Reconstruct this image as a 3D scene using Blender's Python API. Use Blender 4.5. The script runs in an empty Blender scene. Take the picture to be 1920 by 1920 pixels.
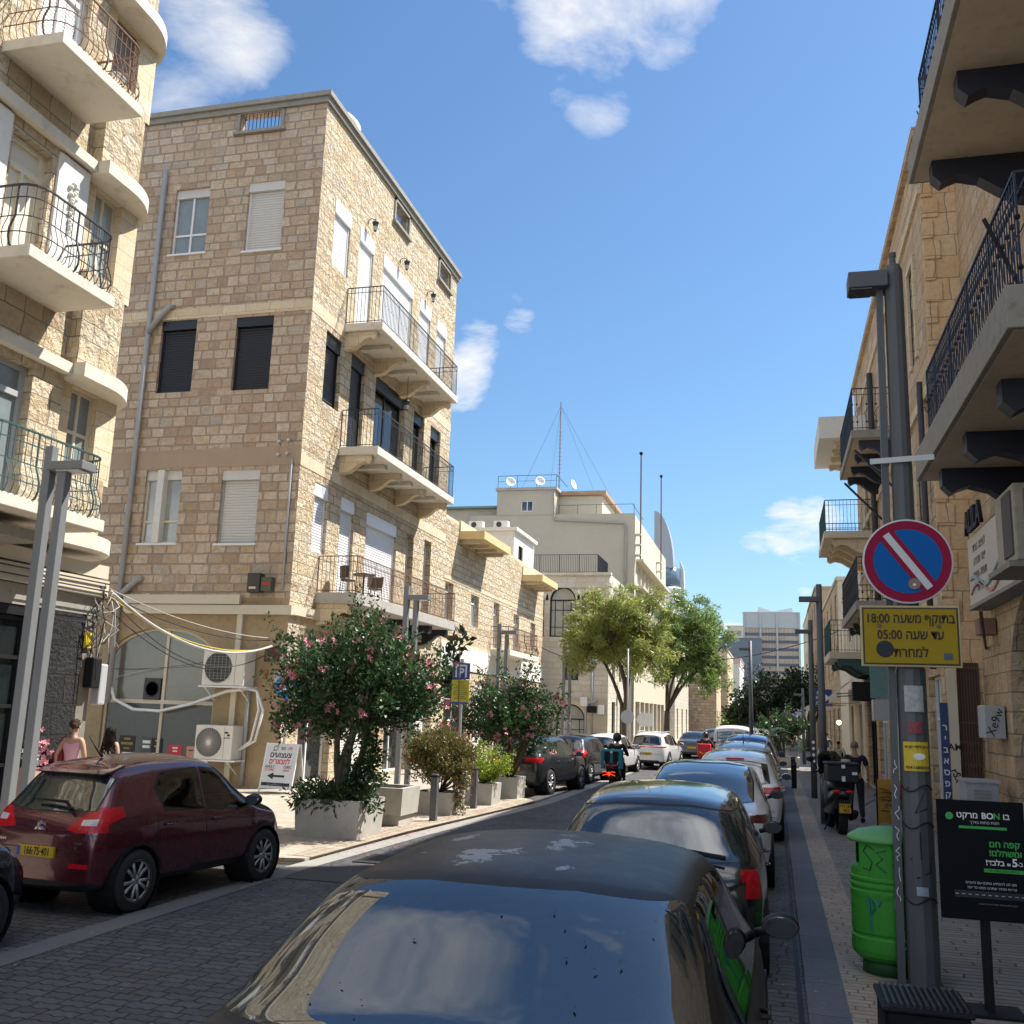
import bpy, bmesh, math, random
import numpy as np
from mathutils import Vector, Matrix, Euler
random.seed(7); RNG = np.random.default_rng(11)
rad = math.radians
SC = bpy.context.scene; COL = SC.collection

# ---------------------------------------------------------------- camera
CAMH = 2.15
cam = bpy.data.cameras.new('camera'); cam.sensor_width = 36; cam.lens = 36*1870/1920
cam.clip_start = .05; cam.clip_end = 4000
camo = bpy.data.objects.new('camera', cam); COL.objects.link(camo); SC.camera = camo
YAW, PIT, ROL = rad(14.85), rad(11.25), rad(1.9)
F_ = Vector((-math.sin(YAW)*math.cos(PIT), math.cos(YAW)*math.cos(PIT), math.sin(PIT)))
r0 = Vector((math.cos(YAW), math.sin(YAW), 0)); u0 = r0.cross(F_)
R_ = math.cos(ROL)*r0 + math.sin(ROL)*u0; U_ = -math.sin(ROL)*r0 + math.cos(ROL)*u0
m3 = Matrix((R_, U_, -F_)).transposed()
camo.matrix_world = Matrix.Translation((0, 0, CAMH)) @ m3.to_4x4()
def ray(x, y): return F_*1870 + R_*(x-960) - U_*(y-960)
# ---------------------------------------------------------------- sun and sky
SUN = Vector((1, .75, 1.66)).normalized()
sl = bpy.data.lights.new('sun', 'SUN'); sl.energy = 4.3; sl.angle = rad(.53); sl.color = (1, .955, .88)
so = bpy.data.objects.new('sun', sl); COL.objects.link(so); so.location = (0, 0, 60)
so.rotation_euler = (-SUN).to_track_quat('-Z', 'Y').to_euler()
w = bpy.data.worlds.new('World'); SC.world = w; w.use_nodes = True
nt = w.node_tree; N = nt.nodes; L = nt.links
bg = N['Background']; bg.inputs[1].default_value = .080
sky = N.new('ShaderNodeTexSky'); sky.sky_type = 'NISHITA'; sky.sun_disc = False
sky.sun_elevation = math.asin(SUN.z); sky.sun_rotation = math.atan2(SUN.x, SUN.y)
sky.altitude = 20; sky.air_density = 1.25; sky.dust_density = .5; sky.ozone_density = 2.2
def wn(t, **k):
    n = N.new(t)
    for a, b in k.items(): setattr(n, a, b)
    return n
def wl(a, b): L.new(a, b)
def wmath(op, a, b=None, c=None, clamp=False):
    n = wn('ShaderNodeMath', operation=op, use_clamp=clamp)
    for i, v in enumerate((a, b, c)):
        if v is None: continue
        if isinstance(v, (int, float)): n.inputs[i].default_value = v
        else: wl(v, n.inputs[i])
    return n.outputs[0]
tc = wn('ShaderNodeTexCoord')
# cloud layer: noise in the flat plane of the cloud deck, gathered into a few banks
sep = wn('ShaderNodeSeparateXYZ'); wl(tc.outputs['Generated'], sep.inputs[0])
zz = wmath('MAXIMUM', wmath('ADD', sep.outputs[2], .12), .08)
cb = wn('ShaderNodeCombineXYZ'); wl(wmath('DIVIDE', sep.outputs[0], zz), cb.inputs[0]); wl(wmath('DIVIDE', sep.outputs[1], zz), cb.inputs[1])
nz = wn('ShaderNodeTexNoise'); nz.inputs['Scale'].default_value = 3.1; nz.inputs['Detail'].default_value = 10; nz.inputs['Roughness'].default_value = .60
nz.inputs['Distortion'].default_value = .35
wl(cb.outputs[0], nz.inputs['Vector'])
nz2 = wn('ShaderNodeTexNoise'); nz2.inputs['Scale'].default_value = 1.1; nz2.inputs['Detail'].default_value = 3
wl(cb.outputs[0], nz2.inputs['Vector'])
banks = [((1100, 25), 5.8, 1.0), ((1200, -40), 6.5, 1.0), ((930, 10), 4.5, .55), ((1125, 185), 3.0, .72), ((1080, 120), 3.5, .72), ((400, 70), 5.0, .95), ((330, 150), 4.2, .9), ((340, 40), 4., .8), ((660, 15), 2.2, .4),
         ((895, 640), 2.4, .9), ((865, 710), 2.8, .95), ((965, 590), 2.0, .7), ((1490, 1000), 2.8, .95), ((1535, 980), 2.4, .95), ((1420, 1015), 2., .7), ((1360, 1215), 2.8, 1.),
         ((1520, 1120), 1.4, .6), ((1035, 560), 1.2, .3)]
banks += [(Vector((-.27, .17, .95)), 17, .8), (Vector((-.40, .05, .91)), 14, .75), (Vector((-.08, .33, .94)), 9, .75), (Vector((-.12, .24, .96)), 8, .6)]   # overhead
msk = None
for p, deg, amt in banks:
    d = p.normalized() if isinstance(p, Vector) else ray(*p).normalized()
    vm = wn('ShaderNodeVectorMath', operation='DOT_PRODUCT'); wl(tc.outputs['Generated'], vm.inputs[0]); vm.inputs[1].default_value = d
    mr = wn('ShaderNodeMapRange', interpolation_type='SMOOTHSTEP'); wl(vm.outputs['Value'], mr.inputs[0])
    mr.inputs[1].default_value = math.cos(rad(deg)); mr.inputs[2].default_value = 1; mr.inputs[3].default_value = 0; mr.inputs[4].default_value = amt
    msk = mr.outputs[0] if msk is None else wmath('MAXIMUM', msk, mr.outputs[0])
# unseen scattered clouds, spread behind and leftward as added fill for the shaded walls
vb = wmath('MULTIPLY', wmath('SUBTRACT', .62, wmath('ADD', sep.outputs[1], wmath('MULTIPLY', sep.outputs[0], .45))), 1.8, clamp=True)
vb = wmath('MULTIPLY', vb, wmath('MULTIPLY_ADD', nz2.outputs[0], 3.2, -1.0, clamp=True))
msk = wmath('MAXIMUM', msk, vb)
thr = wmath('SUBTRACT', .75, wmath('MULTIPLY', msk, .385))
cl = wmath('MULTIPLY', wmath('SUBTRACT', nz.outputs[0], thr), 3.9, clamp=True)
cl = wmath('MULTIPLY', cl, wmath('MULTIPLY', msk, 1.9, clamp=True))
tn = wn('ShaderNodeMix', data_type='RGBA', blend_type='MULTIPLY'); tn.inputs[0].default_value = 1; wl(sky.outputs[0], tn.inputs[6]); tn.inputs[7].default_value = (.64, .82, .97, 1)
mx = wn('ShaderNodeMix', data_type='RGBA'); wl(cl, mx.inputs[0]); wl(tn.outputs[2], mx.inputs[6])
cv = wmath('MULTIPLY_ADD', wmath('SUBTRACT', .1, sep.outputs[1], clamp=True), 31., 6.6)   # extra brightness added to the unseen clouds behind, filling the shaded walls
cc = wn('ShaderNodeCombineXYZ'); wl(cv, cc.inputs[0]); wl(wmath('MULTIPLY', cv, .985), cc.inputs[1]); wl(wmath('MULTIPLY', cv, .97), cc.inputs[2]); wl(cc.outputs[0], mx.inputs[7])
wl(mx.outputs[2], bg.inputs[0])
# ---------------------------------------------------------------- exposure
SC.view_settings.view_transform = 'Standard'; SC.view_settings.look = 'None'
SC.view_settings.exposure = 1.05; SC.view_settings.gamma = 1
SC.cycles.max_bounces = 8; SC.cycles.diffuse_bounces = 3; SC.cycles.glossy_bounces = 4; SC.cycles.transparent_max_bounces = 12
SC.cycles.caustics_reflective = False; SC.cycles.caustics_refractive = False

# ---------------------------------------------------------------- points from pixels on known planes
O_ = Vector((0, 0, CAMH))
def atX(x, y, X): d = ray(x, y); return O_ + d*(X/d.x)
def atY(x, y, Y): d = ray(x, y); return O_ + d*(Y/d.y)
def atZ(x, y, z=0.): d = ray(x, y); return O_ + d*((z-CAMH)/d.z)

# ---------------------------------------------------------------- materials
MATS = {}
def newmat(name):
    m = bpy.data.materials.new(name); m.use_nodes = True
    b = m.node_tree.nodes['Principled BSDF']
    return m, m.node_tree, b
def nd(t, k, **kw):
    n = t.nodes.new(k)
    for a, b in kw.items(): setattr(n, a, b)
    return n
def mth(t, op, a, b=None, clamp=False):
    n = nd(t, 'ShaderNodeMath', operation=op, use_clamp=clamp)
    for i, v in enumerate((a, b)):
        if v is None: continue
        if isinstance(v, (int, float)): n.inputs[i].default_value = v
        else: t.links.new(v, n.inputs[i])
    return n.outputs[0]
def mixc(t, f, a, b, mode='MIX'):
    n = nd(t, 'ShaderNodeMix', data_type='RGBA', blend_type=mode)
    for i, v in ((0, f), (6, a), (7, b)):
        if isinstance(v, (int, float)): n.inputs[i].default_value = v
        elif isinstance(v, tuple): n.inputs[i].default_value = (*v, 1) if len(v) == 3 else v
        else: t.links.new(v, n.inputs[i])
    return n.outputs[2]
def noise(t, vec, scale, detail=4, rough=.6):
    n = nd(t, 'ShaderNodeTexNoise'); n.inputs['Scale'].default_value = scale; n.inputs['Detail'].default_value = detail
    n.inputs['Roughness'].default_value = rough
    if vec is not None: t.links.new(vec, n.inputs['Vector'])
    return n.outputs[0]
def ramp(t, f, stops):
    n = nd(t, 'ShaderNodeValToRGB'); e = n.color_ramp.elements
    while len(e) < len(stops): e.new(.5)
    for i, (p, c) in enumerate(stops): e[i].position = p; e[i].color = (*c, 1)
    t.links.new(f, n.inputs[0]); return n.outputs[0]
def bumpn(t, b, h, strength=.3, dist=.02):
    n = nd(t, 'ShaderNodeBump'); n.inputs['Strength'].default_value = strength; n.inputs['Distance'].default_value = dist
    t.links.new(h, n.inputs['Height']); t.links.new(n.outputs[0], b.inputs['Normal'])
def M(name, col, rough=.6, metal=0., var=.18, scale=3., bump=.0, bscale=60., coat=0., spec=.5, dirt=0., dirtcol=(.06, .05, .04)):
    if name in MATS: return MATS[name]
    m, t, b = newmat(name)
    geo = nd(t, 'ShaderNodeNewGeometry').outputs['Position']
    n = noise(t, geo, scale, 5)
    c = mixc(t, n, tuple(max(0, v*(1-var)) for v in col), tuple(min(1, v*(1+var)) for v in col))
    if dirt:
        d = noise(t, geo, scale*2.3, 6, .7)
        d = mth(t, 'MULTIPLY', mth(t, 'SUBTRACT', d, .52), 5*dirt, True)
        c = mixc(t, d, c, dirtcol)
    t.links.new(c, b.inputs['Base Color'])
    rr = mth(t, 'ADD', mth(t, 'MULTIPLY', n, .2), rough-.1)
    t.links.new(rr, b.inputs['Roughness']); b.inputs['Metallic'].default_value = metal
    b.inputs['Specular IOR Level'].default_value = spec
    if coat: b.inputs['Coat Weight'].default_value = coat; b.inputs['Coat Roughness'].default_value = .04
    if bump: bumpn(t, b, noise(t, geo, bscale, 5), bump, .01)
    MATS[name] = m; return m
def emis(name, col, e):
    m, t, b = newmat(name); b.inputs['Base Color'].default_value = (*col, 1); b.inputs['Emission Color'].default_value = (*col, 1); b.inputs['Emission Strength'].default_value = e
    return m
def glass(name, tint=(.25, .3, .3), ior=1.9, rough=.01, film=0.):
    m, t, b = newmat(name); t.nodes.remove(b)
    out = t.nodes['Material Output']
    fr = nd(t, 'ShaderNodeFresnel'); fr.inputs[0].default_value = ior
    tr = nd(t, 'ShaderNodeBsdfTransparent'); tr.inputs[0].default_value = (*tint, 1)
    gl = nd(t, 'ShaderNodeBsdfGlossy'); gl.inputs['Roughness'].default_value = rough; gl.inputs[0].default_value = (.95, .97, 1, 1)
    mx = nd(t, 'ShaderNodeMixShader'); t.links.new(fr.outputs[0], mx.inputs[0]); t.links.new(tr.outputs[0], mx.inputs[1]); t.links.new(gl.outputs[0], mx.inputs[2])
    if film:   # a thin film of road dust on the pane
        df = nd(t, 'ShaderNodeBsdfDiffuse'); df.inputs[0].default_value = (.26, .42, .45, 1); m2 = nd(t, 'ShaderNodeMixShader')
        t.links.new(mth(t, 'MULTIPLY', mth(t, 'ADD', noise(t, nd(t, 'ShaderNodeNewGeometry').outputs['Position'], 3.5, 6, .65), .35), film), m2.inputs[0]); t.links.new(mx.outputs[0], m2.inputs[1]); t.links.new(df.outputs[0], m2.inputs[2]); mx = m2
    t.links.new(mx.outputs[0], out.inputs[0]); return m
def stone(name, tones, bw=.45, bh=.27, mortar=.012, mcol=(.30, .25, .19), bump=.9, grain=9., dist=.05, rowvar=.25, stain=.35, staincol=(.16, .13, .10), rough=.85, lowmix=None):
    """coursed ashlar: brick courses in metres on the UV map, a tone per stone, rock-faced relief, painted shadow pockets and weather stains"""
    m, t, b = newmat(name)
    uv = nd(t, 'ShaderNodeUVMap').outputs[0]
    geo = nd(t, 'ShaderNodeNewGeometry').outputs['Position']
    sp = nd(t, 'ShaderNodeSeparateXYZ'); t.links.new(uv, sp.inputs[0])
    row = None
    wob = mth(t, 'MULTIPLY', mth(t, 'SUBTRACT', noise(t, uv, 1.7, 2), .5), .16)
    cx = nd(t, 'ShaderNodeCombineXYZ')
    vy = nd(t, 'ShaderNodeCombineXYZ'); t.links.new(sp.outputs[1], vy.inputs[1])
    crs = mth(t, 'MULTIPLY', mth(t, 'SUBTRACT', noise(t, vy.outputs[0], 1.15, 1), .5), bh*1.1)   # courses of unequal height
    vv = mth(t, 'ADD', sp.outputs[1], crs)
    t.links.new(mth(t, 'ADD', vv, mth(t, 'MULTIPLY', mth(t, 'SUBTRACT', noise(t, uv, 3.1, 2), .5), .03)), cx.inputs[1])
    row = mth(t, 'FLOOR', mth(t, 'DIVIDE', vv, bh))
    wnz = nd(t, 'ShaderNodeTexWhiteNoise', noise_dimensions='1D'); t.links.new(row, wnz.inputs['W'])
    k = mth(t, 'ADD', mth(t, 'MULTIPLY', wnz.outputs[0], rowvar*2), 1-rowvar)
    t.links.new(mth(t, 'ADD', mth(t, 'MULTIPLY', sp.outputs[0], k), mth(t, 'ADD', wob, mth(t, 'MULTIPLY', wnz.outputs[0], 3.7))), cx.inputs[0])
    br = nd(t, 'ShaderNodeTexBrick'); br.offset = .5; br.inputs['Scale'].default_value = 1; br.inputs['Mortar Size'].default_value = mortar
    br.inputs['Mortar Smooth'].default_value = .35; br.inputs['Brick Width'].default_value = bw; br.inputs['Row Height'].default_value = bh
    br.inputs['Color1'].default_value = (0, 0, 0, 1); br.inputs['Color2'].default_value = (1, 1, 1, 1); br.inputs['Mortar'].default_value = (.5, .5, .5, 1)
    t.links.new(cx.outputs[0], br.inputs['Vector'])
    n = len(tones); c = ramp(t, br.outputs[0], [(i/(n-1), x) for i, x in enumerate(tones)])
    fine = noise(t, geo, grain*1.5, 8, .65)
    hue = noise(t, uv, 2.6, 5, .7)
    c = mixc(t, mth(t, 'MULTIPLY', mth(t, 'SUBTRACT', hue, .5), 3.2, True), c, (tones[0][0]*1.0, tones[0][1]*.80, tones[0][2]*.56))
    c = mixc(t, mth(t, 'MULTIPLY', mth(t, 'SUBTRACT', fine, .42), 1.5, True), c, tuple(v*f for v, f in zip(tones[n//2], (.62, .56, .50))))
    pit = noise(t, geo, grain*3.1, 4, .7)
    c = mixc(t, mth(t, 'MULTIPLY', mth(t, 'SUBTRACT', pit, .60), 5, True), c, tuple(v*.42 for v in tones[n//2]))  # shade of the rock pockets painted into the stone colour
    c = mixc(t, mth(t, 'MULTIPLY', mth(t, 'SUBTRACT', noise(t, geo, .55, 7, .7), .5), 4*stain, True), c, staincol)
    mp = nd(t, 'ShaderNodeMapping'); mp.inputs['Scale'].default_value = (2.2, .16, 1); t.links.new(uv, mp.inputs[0])
    c = mixc(t, mth(t, 'MULTIPLY', mth(t, 'SUBTRACT', noise(t, mp.outputs[0], 1.6, 6, .7), .53), 3.4*stain, True), c, staincol)   # rain streaks
    pt = mth(t, 'MULTIPLY', mth(t, 'SUBTRACT', noise(t, uv, .8, 3), .55), 5, True)
    mc = mixc(t, pt, mcol, tuple(min(1, v*1.5) for v in mcol))
    c = mixc(t, br.outputs[1], c, mc)
    t.links.new(c, b.inputs['Base Color']); b.inputs['Roughness'].default_value = rough; b.inputs['Specular IOR Level'].default_value = .2
    rock = noise(t, geo, grain, 7, .6)
    inv = mth(t, 'SUBTRACT', 1, br.outputs[1])
    h = mth(t, 'MULTIPLY', inv, mth(t, 'ADD', mth(t, 'ADD', mth(t, 'MULTIPLY', rock, 1.5), mth(t, 'MULTIPLY', pit, .35)), mth(t, 'MULTIPLY', br.outputs[0], .3)))
    bumpn(t, b, h, bump, dist)
    MATS[name] = m; return m
def leafmat(name, cols, trans=.25):
    m, t, b = newmat(name)
    g = nd(t, 'ShaderNodeNewGeometry')
    c = ramp(t, g.outputs['Random Per Island'], [(i/max(1, len(cols)-1), x) for i, x in enumerate(cols)])
    lo = noise(t, g.outputs['Position'], 1.6, 3)
    c = mixc(t, mth(t, 'MULTIPLY', mth(t, 'SUBTRACT', lo, .3), 1.3, True), c, tuple(v*1.0 for v in cols[0]))
    t.links.new(c, b.inputs['Base Color']); b.inputs['Roughness'].default_value = .42; b.inputs['Specular IOR Level'].default_value = .45
    tr = nd(t, 'ShaderNodeBsdfTranslucent'); t.links.new(c, tr.inputs[0])
    mx = nd(t, 'ShaderNodeMixShader'); mx.inputs[0].default_value = trans
    t.links.new(b.outputs[0], mx.inputs[1]); t.links.new(tr.outputs[0], mx.inputs[2]); t.links.new(mx.outputs[0], t.nodes['Material Output'].inputs[0])
    return m

# ---------------------------------------------------------------- mesh building
class MB:
    def __init__(s): s.v = []; s.f = []; s.uv = {}; s.mi = []; s.cur = 0
    def face(s, pts, uv=None):
        i = len(s.v); s.v += [tuple(p) for p in pts]; s.f.append(tuple(range(i, i+len(pts)))); s.mi.append(s.cur)
        if uv: s.uv[len(s.f)-1] = uv
        return s
    def box(s, a, b, rz=0., c=None):
        x0, y0, z0 = (min(a[i], b[i]) for i in range(3)); x1, y1, z1 = (max(a[i], b[i]) for i in range(3))
        P = [(x0, y0, z0), (x1, y0, z0), (x1, y1, z0), (x0, y1, z0), (x0, y0, z1), (x1, y0, z1), (x1, y1, z1), (x0, y1, z1)]
        if rz:
            cx, cy = c if c else ((x0+x1)/2, (y0+y1)/2); ca, sa = math.cos(rz), math.sin(rz)
            P = [(cx+(x-cx)*ca-(y-cy)*sa, cy+(x-cx)*sa+(y-cy)*ca, z) for x, y, z in P]
        i = len(s.v); s.v += P
        for q in ((0, 3, 2, 1), (4, 5, 6, 7), (0, 1, 5, 4), (1, 2, 6, 5), (2, 3, 7, 6), (3, 0, 4, 7)): s.f.append(tuple(i+k for k in q)); s.mi.append(s.cur)
        return s
    def prism(s, poly, axis, a, b):
        """poly of 2D points extruded along an axis from a to b"""
        def P(p, t): return {'x': (t, p[0], p[1]), 'y': (p[0], t, p[1]), 'z': (p[0], p[1], t)}[axis]
        n = len(poly); i = len(s.v); s.v += [P(p, a) for p in poly]+[P(p, b) for p in poly]
        s.f.append(tuple(range(i, i+n))); s.f.append(tuple(range(i+2*n-1, i+n-1, -1)))
        s.mi += [s.cur]*2
        for k in range(n): s.f.append((i+k, i+(k+1) % n, i+n+(k+1) % n, i+n+k)); s.mi.append(s.cur)
        return s
    def tube(s, pts, r, n=6, caps=True):
        pts = [Vector(p) for p in pts]; rr = r if isinstance(r, (list, tuple)) else [r]*len(pts)
        i0 = len(s.v); up = None
        for k, p in enumerate(pts):
            d = (pts[min(k+1, len(pts)-1)]-pts[max(k-1, 0)]).normalized()
            if up is None or abs(up.dot(d)) > .98: up = Vector((0, 0, 1)) if abs(d.z) < .9 else Vector((1, 0, 0))
            a = d.cross(up).normalized(); b = d.cross(a); up = a.cross(d) if k else up
            for j in range(n):
                t = 2*math.pi*(j+.5)/n; s.v.append(tuple(p+a*(rr[k]*math.cos(t))+b*(rr[k]*math.sin(t))))
        for k in range(len(pts)-1):
            for j in range(n):
                q = i0+k*n; s.f.append((q+j, q+(j+1) % n, q+n+(j+1) % n, q+n+j)); s.mi.append(s.cur)
        if caps:
            s.f.append(tuple(i0+j for j in reversed(range(n)))); q = i0+(len(pts)-1)*n; s.f.append(tuple(q+j for j in range(n))); s.mi += [s.cur]*2
        return s
    def bar(s, p, q, r): return s.tube([p, q], r, 4)
    def lathe(s, prof, n=24, c=(0, 0, 0), axis='z', caps=True):
        i0 = len(s.v)
        for (r, h) in prof:
            for j in range(n):
                t = 2*math.pi*j/n; x, y = r*math.cos(t), r*math.sin(t)
                p = {'z': (x, y, h), 'x': (h, x, y), 'y': (y, h, x)}[axis]; s.v.append((c[0]+p[0], c[1]+p[1], c[2]+p[2]))
        for k in range(len(prof)-1):
            for j in range(n):
                q = i0+k*n; s.f.append((q+j, q+(j+1) % n, q+n+(j+1) % n, q+n+j)); s.mi.append(s.cur)
        if caps:
            s.f.append(tuple(i0+j for j in reversed(range(n)))); q = i0+(len(prof)-1)*n; s.f.append(tuple(q+j for j in range(n))); s.mi += [s.cur]*2
        return s
    def ball(s, c, r, n=12, m=8):
        rx, ry, rz = r if isinstance(r, (tuple, list)) else (r, r, r); i0 = len(s.v)
        for k in range(m+1):
            ph = math.pi*(k/m-.5); cr = max(math.cos(ph), .02)
            for j in range(n):
                t = 2*math.pi*j/n; s.v.append((c[0]+rx*cr*math.cos(t), c[1]+ry*cr*math.sin(t), c[2]+rz*math.sin(ph)))
        for k in range(m):
            for j in range(n):
                q = i0+k*n; s.f.append((q+j, q+(j+1) % n, q+n+(j+1) % n, q+n+j)); s.mi.append(s.cur)
        s.f.append(tuple(i0+j for j in reversed(range(n)))); q = i0+m*n; s.f.append(tuple(q+j for j in range(n))); s.mi += [s.cur]*2
        return s
    def xf(s, mat, start=0):
        for i in range(start, len(s.v)): s.v[i] = tuple(mat @ Vector(s.v[i]))
        return s
    def build(s, name, mats, parent=None, smooth=False, world=True, bevel=0., fixn=True):
        me = bpy.data.meshes.new(name); me.from_pydata(s.v, [], s.f)
        if not isinstance(mats, (list, tuple)): mats = [mats]
        for m in mats: me.materials.append(m)
        nf = len(s.f)
        if len(mats) > 1: me.polygons.foreach_set('material_index', s.mi)
        if fixn and nf < 60000:
            bm = bmesh.new(); bm.from_mesh(me); bmesh.ops.recalc_face_normals(bm, faces=bm.faces); bm.to_mesh(me); bm.free()
        boxuv(me, s.uv)
        if smooth: me.polygons.foreach_set('use_smooth', [True]*nf)
        o = bpy.data.objects.new(name, me); COL.objects.link(o)
        if bevel:
            md = o.modifiers.new('b', 'BEVEL'); md.width = bevel; md.segments = 2; md.limit_method = 'ANGLE'
        par(o, parent, world); return o
def boxuv(me, custom=None):
    nf = len(me.polygons)
    if not nf: return
    nv = len(me.vertices); co = np.empty(nv*3, np.float32); me.vertices.foreach_get('co', co); co = co.reshape(-1, 3)
    nl = len(me.loops); li = np.empty(nl, np.int32); me.loops.foreach_get('vertex_index', li)
    no = np.empty(nf*3, np.float32); me.polygons.foreach_get('normal', no); no = no.reshape(-1, 3)
    tot = np.empty(nf, np.int32); me.polygons.foreach_get('loop_total', tot)
    ax = np.repeat(np.abs(no).argmax(1), tot); p = co[li]; uv = np.empty((nl, 2), np.float32)
    uv[:, 0] = np.where(ax == 0, p[:, 1], p[:, 0]); uv[:, 1] = np.where(ax == 2, p[:, 1], p[:, 2])
    if custom:
        st = np.concatenate([[0], np.cumsum(tot)])
        for f, q in custom.items(): uv[st[f]:st[f]+len(q)] = q
    l = me.uv_layers.new(name='UVMap'); l.data.foreach_set('uv', uv.ravel())
def wmat(o):
    m = o.matrix_basis
    if o.parent: m = wmat(o.parent) @ o.matrix_parent_inverse @ m
    return m
def par(o, parent, world=True):
    if parent is not None:
        o.parent = parent
        if world: o.matrix_parent_inverse = wmat(parent).inverted()
def tag(o, label, cat, group=None, kind=None):
    o['label'] = label; o['category'] = cat
    if group: o['group'] = group
    if kind: o['kind'] = kind
    return o
def thing(name, label, cat, loc=(0, 0, 0), rz=0., group=None):
    o = bpy.data.objects.new(name, None); COL.objects.link(o); o.empty_display_size = .2
    o.location = loc; o.rotation_euler = (0, 0, rz); return tag(o, label, cat, group)
def struct(o): o['kind'] = 'structure'; return o
def kids(o): return [c for c in COL.objects if c.parent == o]
def copy_tree(o, loc=None, rz=None, label=None, parent=None):
    c = o.copy(); COL.objects.link(c)
    if parent is not None: c.parent = parent
    if loc is not None: c.location = loc
    if rz is not None: c.rotation_euler = (0, 0, rz)
    if label: c['label'] = label
    for ch in kids(o): copy_tree(ch, parent=c)
    return c
def rtl(s):
    """logical Hebrew to drawing order, digits and Latin kept in reading order"""
    import re
    if not re.search('[\u0590-\u05ff]', s): return s
    out = s[::-1].translate(str.maketrans('()', ')('))
    return re.sub(r'[0-9A-Za-z][0-9A-Za-z:.\-/]*', lambda m: m.group(0)[::-1], out)
def text(body, size, mat, parent, loc, rot=(math.pi/2, 0, 0), align='CENTER', name='lettering', bold=.0, sx=1., ext=.002, world=True, font_h=False):
    c = bpy.data.curves.new('t', 'FONT'); c.body = rtl(body); c.size = size; c.align_x = align; c.align_y = 'CENTER'; c.extrude = ext; c.offset = bold*size; c.resolution_u = 3
    heb = any('\u0590' <= ch <= '\u05ff' for ch in body)
    if heb: c.offset = 0
    t = bpy.data.objects.new('t', c); COL.objects.link(t)
    me = bpy.data.meshes.new_from_object(t.evaluated_get(bpy.context.evaluated_depsgraph_get()))
    if heb and bold:   # a second and third stroke beside the first, each a hair proud of the last
        bm = bmesh.new(); bm.from_mesh(me); g0 = bm.verts[:]+bm.edges[:]+bm.faces[:]
        for k, (dx, dy) in enumerate(((1, 0), (-1, 0), (0, .8), (0, -.8))):
            r = bmesh.ops.duplicate(bm, geom=g0); bmesh.ops.translate(bm, verts=[v for v in r['geom'] if isinstance(v, bmesh.types.BMVert)], vec=(dx*bold*size*1.1, dy*bold*size*1.1, .0004*(k+1)))
        bm.to_mesh(me); bm.free()
    bpy.data.objects.remove(t); bpy.data.curves.remove(c)
    me.materials.clear(); me.materials.append(mat); me.name = name
    o = bpy.data.objects.new(name, me); COL.objects.link(o); o.location = loc; o.rotation_euler = rot; o.scale = (sx, 1, 1)
    par(o, parent, world); return o
# ================================================================ shared materials
LIME = [(.86, .72, .52), (.78, .63, .42), (.89, .78, .60), (.72, .56, .37), (.87, .75, .56), (.80, .64, .42), (.60, .45, .28), (.84, .72, .52), (.66, .58, .47)]
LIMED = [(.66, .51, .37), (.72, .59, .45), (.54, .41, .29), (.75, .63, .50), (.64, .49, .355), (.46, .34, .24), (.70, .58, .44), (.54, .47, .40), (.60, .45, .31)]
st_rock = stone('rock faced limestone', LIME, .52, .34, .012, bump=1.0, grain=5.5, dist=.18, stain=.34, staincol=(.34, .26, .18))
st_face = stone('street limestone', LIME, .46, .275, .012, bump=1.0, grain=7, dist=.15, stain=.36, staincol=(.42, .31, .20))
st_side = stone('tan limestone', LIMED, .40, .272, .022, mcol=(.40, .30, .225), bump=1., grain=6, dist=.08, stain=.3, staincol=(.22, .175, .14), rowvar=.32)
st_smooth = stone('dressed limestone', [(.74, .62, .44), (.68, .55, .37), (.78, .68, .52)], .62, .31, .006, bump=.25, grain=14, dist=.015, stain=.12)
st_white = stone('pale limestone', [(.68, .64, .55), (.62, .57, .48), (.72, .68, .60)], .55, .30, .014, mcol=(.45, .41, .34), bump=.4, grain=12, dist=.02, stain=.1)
st_right = stone('orange limestone', [(.78, .58, .38), (.64, .45, .27), (.82, .66, .47), (.56, .40, .26), (.72, .54, .36)], .5, .34, .012, bump=1.0, grain=6, dist=.09, stain=.25)  # warm orange stone of the right hand houses
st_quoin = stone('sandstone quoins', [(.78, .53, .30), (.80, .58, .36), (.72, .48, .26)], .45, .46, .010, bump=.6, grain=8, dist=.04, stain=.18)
plaster_w = M('white plaster', (.72, .70, .64), .85, bump=.25, bscale=25, dirt=.25, dirtcol=(.40, .36, .29), var=.06)
slab_m = M('dirty white slab', (.66, .61, .52), .88, bump=.3, bscale=22, dirt=.5, dirtcol=(.36, .30, .22), var=.1, scale=1.2)
plaster_c = M('cream plaster', (.62, .55, .42), .85, bump=.2, bscale=30, dirt=.3, dirtcol=(.36, .29, .2), var=.1)
plaster_g = M('grey render', (.50, .44, .345), .9, bump=.2, bscale=14, dirt=.25, dirtcol=(.36, .33, .27), var=.10, scale=.9)
plaster_y = M('ochre plaster', (.66, .50, .25), .85, bump=.2, bscale=30, var=.1)
concrete = M('concrete', (.42, .40, .36), .9, bump=.3, bscale=40, dirt=.35, dirtcol=(.2, .18, .15))
concr_d = M('weathered concrete', (.30, .28, .245), .9, bump=.35, bscale=25, dirt=.5, dirtcol=(.12, .105, .09))
soffit_m = M('old soffit plaster', (.62, .53, .40), .9, bump=.3, bscale=18, dirt=.4, dirtcol=(.30, .24, .17))
alu_w = M('white aluminium', (.78, .78, .78), .45, var=.04)
alu_g = M('grey aluminium', (.40, .41, .42), .45, var=.05)
shut_g = M('pale grey slats', (.62, .60, .56), .5, var=.05)
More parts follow.
